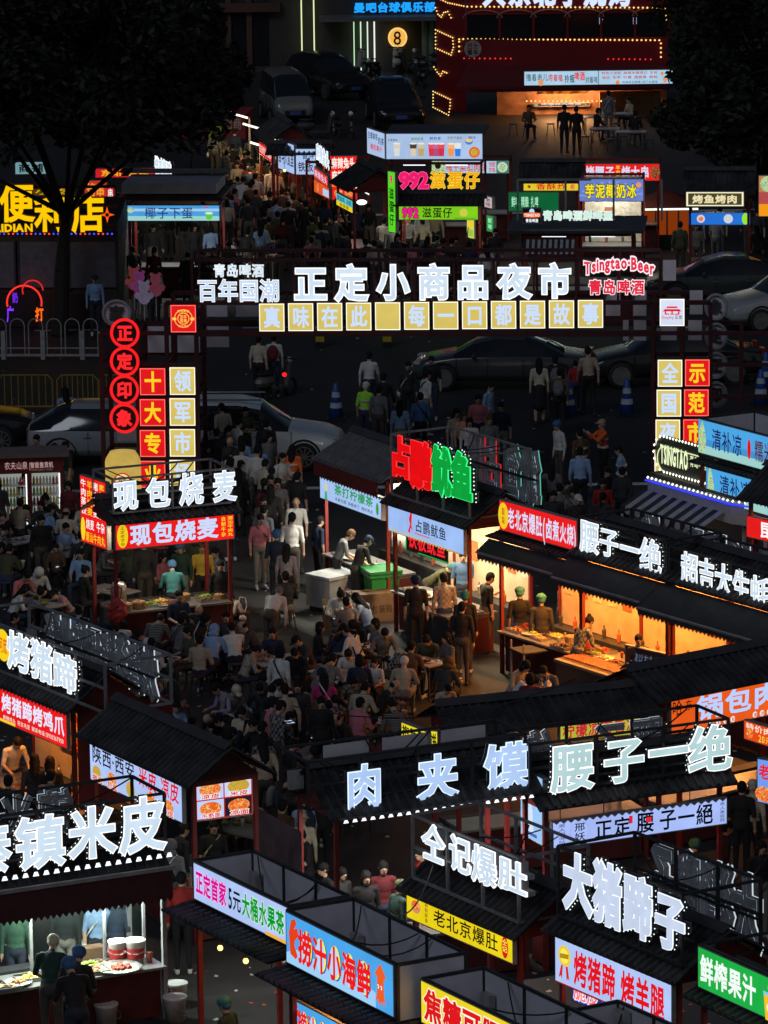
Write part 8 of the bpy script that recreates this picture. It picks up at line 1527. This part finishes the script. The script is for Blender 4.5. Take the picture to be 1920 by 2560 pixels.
 (5, 175, 690, 'skirt', 180, 'cream', 'long', 'black', 1.0, 'with very long dark hair, cream top and red patterned skirt'), (5, 280, 680, 'stand', 180, 'black', 'short', 'black', 1, 'in black with a backpack beside the very long haired woman'), (5, 490, 620, 'walk', 190, 'beige', 'short', 'black', 1.05, 'in a beige T-shirt and grey trousers walking by the blue cones'), (5, 410, 700, 'walk', 180, 'red', 'short', 'black', .8, 'child in red beside the beige T-shirt walker'), (5, 290, 1100, 'stand_l', -60, 'white', 'net', 'blue', 1, 'in white with black apron and blue hair net on the road'), (5, 435, 1150, 'stand_l', -150, 'brown', 'short', 'black', 1, 'in a brown coat near the orange vest'), (5, 580, 1090, 'photo_l', -70, 'orange', 'cap', 'beige', 1, 'in an orange reflective vest holding up a phone'), (5, 440, 1270, 'stand_l', 180, 'light blue', 'short', 'black', 1.05, 'in a light blue uniform shirt seen from behind'), (5, 690, 1260, 'stand', -100, 'light blue', 'short', 'black', 1, 'in a light blue uniform shirt beside the orange vest'), (5, 620, 1400, 'stand_l', 40, 'black', 'cap', 'black', 1, 'security guard in black with a peaked cap'), (5, 715, 1400, 'stand_l', 170, 'charcoal', 'cap', 'black', 1, 'second security guard in a peaked cap'), (5, 130, 1330, 'stand_l', 0, 'olive', 'short', 'black', 1, 'in olive near the red lit roof sign'), (5, 255, 1370, 'stand_l', 180, 'grey', 'long', 'black', 1, 'in a grey top with long hair by the red lit roof sign'), (5, 155, 1400, 'stand_l', 180, 'black', 'short', 'black', 1, 'in black beside the olive top'), (5, 430, 1580, 'stand_l', 20, 'charcoal', 'cap', 'white', 1, 'with a white cap by the beer kiosk'), (5, 590, 1480, 'stand_l', 0, 'red', 'short', 'black', .95, 'in a dark red top below the uniformed men'), (5, 270, 1555, 'stand', 0, 'charcoal', 'short', 'black', 1, 'with short hair peering over the stew stall roof'), (5, 310, 760, 'walk_l', 170, 'brown', 'short', 'black', 1, 'in brown walking next to the backpack'),
 (3, 420, 880, 'stand_l', 200, 'light blue', 'long', 'black', 1, 'with long hair in a pale jacket looking at a phone by the barrier'), (3, 615, 150, 'stand_l', 10, 'light blue', 'cap', 'navy', 1.05, 'security guard in a pale blue shirt, tie and cap behind the white fence'), (3, 235, 1190, 'stand', -30, 'grey', 'short', 'black', .98, 'in pale grey beside the silver hatchback'), (3, 420, 1235, 'stand', -80, 'charcoal', 'bun', 'black', .98, 'in glasses with tied hair above the vending machine'), (3, 1405, 1150, 'stand', 170, 'black', 'short', 'black', 1, 'in a black T-shirt beside the silver suv'), (3, 1490, 1205, 'stand', -20, 'charcoal', 'bald', 'black', 1, 'with thin hair beside the gate pillar'), (3, 1565, 1195, 'stand_l', 180, 'light blue', 'long', 'black', .97, 'with a long ponytail and pale blue dress near the suv'), (3, 1350, 1250, 'stand', 20, 'black', 'short', 'black', .8, 'boy in black close to the gate pillar'), (3, 1500, 1290, 'stand', -10, 'white', 'short', 'black', .8, 'boy in a white T-shirt close to the gate pillar'),
 (4, 65, 1090, 'stand', 180, 'black', 'short', 'black', 1.02, 'in a black T-shirt in front of the suv door'), (4, 235, 1255, 'stand', 170, 'orange', 'long', 'black', .97, 'in an orange vest with a long plait by the suv wheel'), (4, 175, 1310, 'fold', 40, 'white', 'short', 'black', 1, 'in a white T-shirt with folded arms'), (4, 270, 1430, 'stand', 160, 'black', 'short', 'black', 1, 'in black near the lemon tea stall roof'), (4, 50, 1590, 'stand', 20, 'charcoal', 'short', 'black', .95, 'young in charcoal between the dumpling and tea stalls'), (4, 260, 1600, 'walk', 0, 'white', 'bald', 'black', 1, 'in white with receding hair walking towards the tables'), (7, 235, 40, 'stand', 175, 'white', 'short', 'black', 1.05, 'in a bright white T-shirt seen from behind by the tea stall'), (7, 135, 150, 'stand', 170, 'navy', 'net', 'blue', 1, 'in a blue hair net beside the bright white T-shirt'), (7, 30, 50, 'stand', 20, 'pink', 'short', 'black', 1, 'in dusty pink in the walkway by the dumpling stall'), (7, 200, 240, 'stand_l', 170, 'lavender', 'long', 'black', .95, 'in a purple checked top in the walkway'), (7, 420, 60, 'stand', 120, 'navy', 'short', 'black', .95, 'in a light navy top beside the tea stall post'),
 (1, 985, 1440, 'work', 0, 'white', 'cap', 'peach', 1, 'in a peach cap and brown apron at the egg waffle counter'), (1, 130, 1310, 'stand', 170, 'light blue', 'short', 'black', 1, 'in light blue in the crowd by the squid box'), (1, 220, 1320, 'stand', 150, 'white', 'cap', 'white', 1, 'in a white T-shirt and white cap in the crowd'), (0, 1390, 870, 'stand_l', 170, 'grey', 'long', 'black', 1, 'in pale grey with long hair beside the trinkets'), (0, 1475, 995, 'stand_l', 120, 'charcoal', 'short', 'black', 1, 'in a checked shirt bending to the trinkets'), (0, 1535, 1070, 'stand', -10, 'beige', 'short', 'black', 1, 'in a beige T-shirt and dark face mask by the trinkets'), (0, 1400, 790, 'stand_l', 160, 'lime', 'short', 'black', 1, 'in a yellow green top behind the trinket tables'), (0, 1525, 1245, 'stand', 130, 'pink', 'short', 'black', 1, 'in a coral pink T-shirt by the coconut stall'), (0, 1420, 1150, 'stand_l', 175, 'grey', 'short', 'black', 1, 'in grey in the walkway beyond the coconut stall'), (0, 1240, 830, 'stand_l', 70, 'charcoal', 'short', 'black', 1, 'in dark clothes leaning at the stall behind the tree'), (0, 1600, 1310, 'stand', 10, 'grey', 'bald', 'black', 1, 'older and bald in grey near the coconut stall'),
 (2, 340, 700, 'stand_l', 170, 'black', 'short', 'black', 1.05, 'dark silhouette in front of the bus poster'), (2, 415, 710, 'stand_l', 190, 'black', 'short', 'black', 1.05, 'taller dark silhouette to the menu side of the bus poster'), (2, 625, 610, 'stand', 180, 'grey', 'short', 'black', 1, 'in grey behind the bus counter'), (2, 755, 650, 'sit_talk_l', -60, 'beige', 'short', 'black', 1, 'seated in a beige shirt under the bus canopy'), (2, 560, 720, 'sit_talk_l', 120, 'black', 'short', 'black', 1, 'seated in black at the bus tables'), (2, 800, 740, 'sit_talk_l', 170, 'black', 'short', 'black', 1, 'seated in black beyond the beige shirt'), (2, 110, 700, 'sit_talk_l', 10, 'brown', 'short', 'black', 1, 'seated in brown near the bus poster'), (2, 1195, 1470, 'stand_l', 0, 'grey', 'short', 'black', 1, 'in grey by the blue plate panel'), (2, 1090, 1460, 'stand_l', 170, 'olive', 'short', 'black', 1, 'in olive beside the amber hut'), (2, 1300, 1400, 'bend', 60, 'light blue', 'short', 'black', 1, 'in pale blue leaning over the trays by the blue plate panel'),
]
random.seed(5)
for (k, x, y, ps, rot, tc_, hr, hc, s_, note) in NAMED:
    px, py = C(k, x, y); o = ph(px, py, ps, rot, tc_, hr, hc, s_, note); occ.append((o.location.x, o.location.y, .27))
# accessories of the traffic officer
for o, ps, tc_, hr, hc, s_, note, rot in PPL:
    if note and ('reflective' in note or 'orange vest' in note):
        for z in (1.02, 1.22): solo('reflective_band', lambda b: b.lathe((0, -.02, z), [(.182, 0), (.18, .045)], pm((.6, .62, .55), .3, name='reflective'), 14, .98, .72), o)
    if note and 'baton' in note:
        w = o.matrix_basis @ Vector((0, 0, 0)); bt_ = thing('signal_baton', 'glowing red traffic baton held by the officer in lime', 'baton', at(*C(4, 735, 1135), .75)); solo('lit_rod', lambda b: b.bar((0, -.2, 0), (.08, -.22, -.35), .025, emat((1, .15, .2), 1.6, True), 8), bt_); solo('grip', lambda b: b.bar((0, -.2, 0), (-.02, -.195, .12), .022, BLACK, 8), bt_)
# tables with diners
T0 = proto_table(); T1 = proto_table(1.2, .62, pm((.42, .42, .43), .3, var=.15, name='pale_table_top')); S0 = proto_stool(pm((.05, .07, .12), .5, name='stool_blue')); S1 = proto_stool(pm((.1, .015, .015), .5, name='stool_red'))
BWL = [proto_bowl(i) for i in range(3)]; PLT = [proto_plate(i) for i in range(3)]; CUP = [proto_cup(i) for i in range(3)]
used = {}
def first_or_copy(o):
    return copy_tree(o)
poly = [tuple(at(x, y))[:2] for x, y in ((-60, 1340), (300, 1300), (560, 1350), (770, 1440), (1060, 1580), (1330, 1700), (1420, 1850), (1250, 2000), (1000, 2060), (800, 2150), (640, 2200), (420, 2100), (280, 1800), (-60, 1560))]
xs = [p[0] for p in poly]; ys = [p[1] for p in poly]
tabs = []; rnd = random.Random(21); ang = R(-48)
step = 1.5
cand = []
gx_ = -20; TC = at(700, 1600).y
i = 0
while gx_ < 40:
    gy_ = -30
    while gy_ < 40:
        wx = gx_ * math.cos(ang) - gy_ * math.sin(ang); wy = gx_ * math.sin(ang) + gy_ * math.cos(ang) + TC; cand.append((wx + rnd.uniform(-.25, .25), wy + rnd.uniform(-.25, .25))); gy_ += 1.8
    gx_ += 1.85
rnd.shuffle(cand)
tops = ['beige', 'black', 'black', 'charcoal', 'charcoal', 'navy', 'grey', 'black', 'white', 'brown', 'olive', 'grey', 'light blue', 'maroon', 'pink', 'charcoal', 'black', 'navy', 'cream', 'charcoal']
tn = 0
def dish_items(cx, cy, rz):
    n = rnd.choice((3, 4, 5))
    for j in range(n):
        u = rnd.uniform(-.42, .42); v = rnd.uniform(-.2, .2); px_ = cx + u * math.cos(rz) - v * math.sin(rz); py_ = cy + u * math.sin(rz) + v * math.cos(rz)
        src = rnd.choice(BWL + PLT + CUP + ['bag']); 
        if src == 'bag':
            o = BAG0.copy(); col.objects.link(o); o.location = (px_, py_, .736); o.rotation_euler[2] = rnd.uniform(0, 6); q = rnd.uniform(.7, 1.1); o.scale = (q, q, q); DISH.append((o, 'plastic bag', (cx, cy))); continue
        o = first_or_copy(src); o.location = (px_, py_, .736); o.rotation_euler[2] = rnd.uniform(0, 6); DISH.append((o, {'bowl': 'bowl', 'plate': 'plate', 'paper_cup': 'paper cup'}[o.name.split('.')[0]], (cx, cy)))
DISH = []; TABS = []; STO = []; BAG0 = bg.build('plastic_bag')
for cx, cy in cand:
    if not inpoly((cx, cy), poly) or not free((cx, cy)) or not clear((cx, cy), .42): continue
    rz = ang + (R(90) if rnd.random() < .35 else 0) + rnd.uniform(-.12, .12)
    if any((cx - a) ** 2 + (cy - b) ** 2 < 1.6 ** 2 for a, b, _ in tabs): continue
    tabs.append((cx, cy, rz)); t = first_or_copy(rnd.choice((T0, T0, T1))); spot(t, (cx, cy, 0), rz); TABS.append(t); occ.append((cx, cy, .33)); dish_items(cx, cy, rz)
    for (u, v, fr_) in ((-.3, -.58, 180), (.3, -.58, 180), (-.3, .58, 0), (.3, .58, 0), (-.85, 0, 90), (.85, 0, -90)):
        if abs(u) > .5 and rnd.random() < .55: continue
        if rnd.random() < .1: continue
        px_ = cx + u * math.cos(rz) - v * math.sin(rz); py_ = cy + u * math.sin(rz) + v * math.cos(rz)
        if not free((px_, py_)) or not all((px_ - a) ** 2 + (py_ - b) ** 2 > .42 ** 2 for a, b, s in occ if s < .3): continue
        face = math.degrees(math.atan2(cy - py_, cx - px_)) + 90 + rnd.uniform(-14, 14)
        person((px_, py_), rnd.choice(('sit_eat_l', 'sit_eat', 'sit_talk_l', 'sit_low', 'sit_eat_l', 'sit_talk')), face, rnd.choice(tops), rnd.choice(('short', 'short', 'short', 'bob', 'long', 'pony', 'bun', 'short', 'cap', 'hood', 'bald')), None, rnd.uniform(.93, 1.04)); occ.append((px_, py_, .2))
        s_ = first_or_copy(rnd.choice((S0, S1))); spot(s_, (px_, py_, 0), rnd.uniform(0, 6)); STO.append(s_)
# stools for the seated people placed one by one
for o, ps, *_r in PPL:
    if ps.startswith('sit') and _r[4] is not None:
        s_ = copy_tree(S1); spot(s_, (o.location.x, o.location.y, 0), rnd.uniform(0, 6)); STO.append(s_)
# more tables: bus terrace
for k, x, y in ((2, 130, 880), (2, 560, 880), (2, 600, 960), (2, 770, 980), (2, 690, 860)):
    p_ = at(*C(k, x, y)); t = copy_tree(T0); spot(t, (p_.x, p_.y, 0), rnd.uniform(-.2, .2)); TABS.append(t)
    for d in (-.7, .7): s_ = copy_tree(S0); spot(s_, (p_.x + d, p_.y, 0)); STO.append(s_)
# crowds on foot: (polygon, how many, facing)
def crowd(pp, n, faces, seed, poses=('stand', 'stand_l', 'walk_l', 'walk', 'phone_l', 'stand_l', 'fold'), rr=.24):
    r = random.Random(seed); P_ = [tuple(at(x, y))[:2] for x, y in pp]; x0, x1 = min(p[0] for p in P_), max(p[0] for p in P_); y0, y1 = min(p[1] for p in P_), max(p[1] for p in P_); k = 0
    for _ in range(n * 40):
        if k >= n: break
        p_ = (r.uniform(x0, x1), r.uniform(y0, y1))
        if not inpoly(p_, P_) or not free(p_) or not clear(p_, rr): continue
        f = r.choice(faces) + r.uniform(-35, 35); ps_1 = r.choice(poses)
        if ps_1.startswith('sit'): q_s = copy_tree(S1); spot(q_s, (p_[0], p_[1], 0)); STO.append(q_s)
        person(p_, ps_1, f, r.choice(tops), r.choice(('short', 'short', 'bob', 'long', 'pony', 'short', 'cap', 'bun')), None, r.uniform(.92, 1.05)); occ.append((p_[0], p_[1], rr)); k += 1
for F_ in (FA, FD, FE, FG, FH, FI): blk(F_, -.2, F_.W + .2, -.4, 2.6)
crowd(((330, 640), (620, 590), (1000, 640), (1240, 650), (1240, 760), (800, 780), (330, 760)), 84, (180, 180, 160, 0), 3)
crowd(((560, 440), (640, 430), (760, 520), (1000, 640), (620, 640), (540, 560)), 44, (180, 0, 170), 4)
crowd(((540, 1250), (690, 1250), (760, 1420), (640, 1480), (560, 1400)), 14, (180, 170, 0), 6)
crowd(((470, 1150), (640, 1180), (680, 1290), (600, 1330), (500, 1240)), 8, (180, 150, 0), 7)
crowd(((0, 1360), (200, 1330), (300, 1420), (180, 1490), (0, 1500)), 6, (180, 0), 8, ('sit_talk_l', 'stand_l', 'stand'))
crowd(((700, 2090), (860, 2060), (900, 2140), (760, 2220), (700, 2200)), 5, (180, 20), 9)
crowd(((560, 2000), (700, 1900), (900, 2010), (880, 2120), (700, 2160), (580, 2120)), 16, (180, 0, 90), 19, rr=.2)
crowd(((620, 1830), (900, 1800), (960, 1930), (700, 2000)), 9, (180, 0), 20, ('sit_eat_l', 'sit_talk', 'stand_l', 'sit_low'), rr=.2)
crowd(((1400, 1370), (1600, 1420), (1560, 1460), (1380, 1420)), 5, (180, 0), 10)
crowd(((1720, 640), (1900, 620), (1910, 700), (1720, 700)), 6, (180, 0), 12)
crowd(((330, 800), (480, 800), (560, 900), (420, 920), (330, 880)), 5, (180, 0), 13)
# mascot balloons held over the walkway
def mascot(label, p_, c):
    o = thing('bear_balloon', label, 'balloon', p_); o.scale = (.7, .7, .7); m = panelmat(c, .16, .2, 4)
    solo('body', lambda b: b.ball((0, 0, .2), .26, m, 14, 1.1), o, smooth=True); solo('head', lambda b: b.ball((0, 0, .62), .22, m, 14), o, smooth=True)
    for s_ in (-1, 1): solo('ear', lambda b: b.ball((s_ * .16, 0, .83), .08, m, 8), o, smooth=True); solo('arm', lambda b: b.ball((s_ * .28, -.03, .28), .1, m, 8, 1.4), o, smooth=True)
    solo('stick', lambda b: b.bar((0, .05, -.9), (0, .05, 0), .01, WHITE), o)
for x, y, c, lb in ((905, 175, (.8, .4, .75), 'tall pink bear balloon above the walkway'), (935, 240, (.75, .7, .85), 'pale lilac bear balloon in front of the tall pink one'), (1010, 190, (.8, .4, .5), 'rose bear balloon beside the lilac one'), (870, 150, (.85, .4, .4), 'coral bear balloon at the back of the bunch')): mascot(lb, at(*C(3, x, y + 60), 1.3), c)
# loose wires drooping between stalls
def wire(label, p, q, sag=.4, r=.008):
    o = thing('cable', label, 'cable', p); v = q - p; solo('wire', lambda b: b.path([tuple(v * t + Vector((0, 0, -sag * 4 * t * (1 - t)))) for t in [i / 10 for i in range(11)]], r, BLACK, 4), o)
wire('black cable drooping over the seafood rack', F5.w(.8, 1.2, 3.8), F10.w(.2, .3, 3.2)); wire('black cable strung behind the meat bun letters', F12.w(.2, 1.9, 4.4), F11.w(1.5, 1.9, 4.3)); wire('black cable over the grill stall roof', F16.w(.2, 1.4, 3.6), F17.w(1.8, .4, 3.4))
for src in [T0, T1, S0, S1, BAG0] + BWL + PLT + CUP:
    for c in list(src.children_recursive) + [src]: bpy.data.objects.remove(c)
# ------------------------------------------------------------------ leave out whatever stands wholly behind other things
bpy.context.view_layer.update(); DG = bpy.context.evaluated_depsgraph_get()
def family(o): return {o.name} | {c.name for c in o.children_recursive}
def seen_from(o, pts):
    fam = family(o)
    for p in pts:
        px, py = proj(p)
        if not (-30 < px < 1950 and -30 < py < 2590): continue
        d = (p - CAM).normalized(); org = CAM.copy(); D = (p - CAM).length - .3
        for _ in range(4):
            hit, loc, nrm, idx, ob, mw = sc.ray_cast(DG, org, d)
            if not hit or (loc - CAM).length > D or ob.name in fam: return True
            if ob.name.startswith(('window_pane', 'glass', 'led', 'crown')): org = loc + d * .03; continue
            break
    return False
def drop(o):
    for c in list(o.children_recursive) + [o]: bpy.data.objects.remove(c)
def cull(L, zs, get=lambda q: q):
    bad = [q for q in L if not seen_from(get(q), [get(q).matrix_world.translation + Vector((dx, 0, z)) for z in zs for dx in (-.12, .12)])]
    keep = [q for q in L if q not in bad]
    return keep, bad
PPL, b1 = cull(PPL, (1.6, 1.25, .8), lambda q: q[0]); TABS, b2 = cull(TABS, (.74,)); STO, b3 = cull(STO, (.46, .2)); DISH, b4 = cull(DISH, (.04, .1), lambda q: q[0])
gone = {q[0].name for q in b1}; bad = [b for b, o in PHN if o.name in gone]; PHN = [b for b, o in PHN if o.name not in gone]
for b in bad: bpy.data.objects.remove(b)
for q in b1: drop(q[0])
for q in b2 + b3: drop(q)
for q in b4: drop(q[0])
# beyond the three hundred that show largest the far crowd is one mass
PPL.sort(key=lambda q: (q[6] is None, (q[0].location - CAM).length)); REST = PPL[300:]; PPL = PPL[:300]; LOW = {}
def low(me, r_):
    if me.name not in LOW:
        o = bpy.data.objects.new('low', me); col.objects.link(o); m = o.modifiers.new('d', 'DECIMATE'); m.ratio = r_
        l = bpy.data.meshes.new_from_object(o.evaluated_get(bpy.context.evaluated_depsgraph_get())); bpy.data.objects.remove(o)
        LOW[me.name] = ([v.co.copy() for v in l.vertices], [tuple(p.vertices) for p in l.polygons], [p.material_index for p in l.polygons]); bpy.data.meshes.remove(l)
    return LOW[me.name]
CW_ = MB(); PT = [pm(c, .85, var=.2, name='trousers') for c in ((.02, .02, .025), (.05, .05, .06), (.14, .13, .11))]
for n_, (o, ps, tc_, hr, hc, s_, note, rot) in enumerate(REST):
    V, Fs, Ms = low(o.data, .13); M = o.matrix_world; W_ = [M @ v for v in V]; tm = pm(COLN[tc_], .85, var=.2, name='top_cloth')
    mm = [SKIN, tm, PT[n_ % 3], BLACK, DARKEYE, LIP]; b0 = len(CW_.v); CW_.v += [tuple(v) for v in W_]
    ii = [CW_.mi(m) for m in mm]; CW_.f += [tuple(b0 + k for k in f) for f in Fs]; CW_.m += [ii[k] for k in Ms]
    for h in o.children:
        if h.name.startswith(('hair', 'hat', 'hood')): V, Fs, Ms = low(h.data, .2); CW_.add([h.matrix_world @ v for v in V], Fs, pm(COLN[hc] if hc in COLN else COLN['black'], .8, var=.2, name='hair_mass', spec=.1))
    drop(o)
tag(CW_.build('far_crowd', smooth=True), 'dense crowd of people filling the far market lane beyond the gate', 'crowd', kind='stuff')
# ------------------------------------------------------------------ labels of repeats
def near(p, k=0):
    L = sorted(LM, key=lambda q: (q[1] - p[0]) ** 2 + (q[2] - p[1]) ** 2); return L[k]
ORD = ['', 'second ', 'third ', 'fourth ', 'fifth ', 'sixth ', 'seventh ', 'eighth ', 'ninth ', 'tenth ', 'eleventh ', 'twelfth ', 'thirteenth ', 'fourteenth ', 'fifteenth ', 'sixteenth ']
HD = {'short': 'short dark hair', 'bob': 'bobbed hair', 'long': 'long loose hair', 'pony': 'a ponytail', 'bun': 'a hair bun', 'cap': 'a dark cap', 'hood': 'hood up', 'bald': 'thin hair', 'net': 'a hair net', 'hat': 'a hat'}
PD = {'stand': 'standing', 'stand_l': 'standing', 'walk': 'walking', 'walk_l': 'walking', 'phone': 'holding a phone', 'phone_l': 'looking at a hand', 'sit_eat': 'seated eating', 'sit_eat_l': 'seated eating', 'sit_talk': 'seated upright', 'sit_talk_l': 'seated upright', 'sit_low': 'seated bent low', 'work': 'working', 'work_l': 'working', 'fold': 'arms folded', 'skirt': 'walking', 'bend': 'bending', 'photo_l': 'hands raised'}
seen = {}
def uniq(base, land, d):
    seen.setdefault((base, land), []).append(d)
rows = []
for o, ps, tc_, hr, hc, s_, note, rot in PPL:
    nm, lx, ly = near(o.location); sl = 'sleeveless '[:0] if ps in ('stand', 'walk', 'phone', 'sit_eat', 'sit_talk', 'fold', 'work') else ''
    if note: o['label'] = ('person ' + note); o['group'] = 'people at the night market'; continue
    rows.append([o, f'{PD[ps]} person, {tc_}{" " + o["pat"] if "pat" in o.keys() else ""} top, {HD[hr]}', nm, math.hypot(o.location.x - lx, o.location.y - ly)])
cnt = {}
for r_ in sorted(rows, key=lambda q: q[3]):
    o, b_, nm, d = r_; k = (b_, nm); i = cnt.get(k, 0); cnt[k] = i + 1; o['label'] = f'{b_}, {ORD[min(i, 15)]}nearest {nm}'; o['group'] = 'people at the night market'
def label_set(objs, what, grp, cat):
    cnt = {}
    for o in sorted(objs, key=lambda q: near(q.location)[1] and math.hypot(q.location.x - near(q.location)[1], q.location.y - near(q.location)[2])):
        nm = near(o.location)[0]; w = what(o); nm += (', then ' + near(o.location, 1)[0]) if cat == 'stool' else ''; i = cnt.get((w, nm), 0); cnt[(w, nm)] = i + 1; tag(o, f'{w}, {ORD[min(i, 15)]}nearest {nm}', cat, grp)
label_set(TABS, lambda o: 'rectangular dining table', 'folding tables in the dining area', 'table')
label_set(PHN, lambda o: 'small lit phone held up by a person', 'lit phones in people\'s hands', 'phone')
def near_person(o): 
    return min(PPL, key=lambda q: (q[0].location.x - o.location.x) ** 2 + (q[0].location.y - o.location.y) ** 2)
scnt = {}
for o in STO:
    q = near_person(o)[0]; d = math.hypot(q.location.x - o.location.x, q.location.y - o.location.y); tag(o, None, 'stool', 'stools in the dining area'); L = q['label'].replace(' person', '', 1).replace('person ', '')
    scnt[id(q)] = scnt.get(id(q), 0) + 1
label_set(STO, lambda o: ('blue' if any(c.data.materials[0].name.startswith('stool_blue') for c in o.children) else 'red') + ' round stool', 'stools in the dining area', 'stool')
label_set([d[0] for d in DISH], lambda o: {'bowl': 'bowl with food', 'plate': 'plate of snacks', 'paper_cup': 'paper cup with straw', 'plastic_bag': 'thin plastic carrier bag'}[o.name.split('.')[0]] + ' on a dining table', 'things on the dining tables', 'tableware')
for o, k_, _ in DISH: o['category'] = {'bowl': 'bowl', 'plate': 'plate', 'paper cup': 'cup', 'plastic bag': 'bag'}[k_]
for me in [m for m in bpy.data.meshes if m.users == 0]: bpy.data.meshes.remove(me)
print('people', len(PPL), 'tables', len(TABS), 'objects', len(bpy.data.objects))
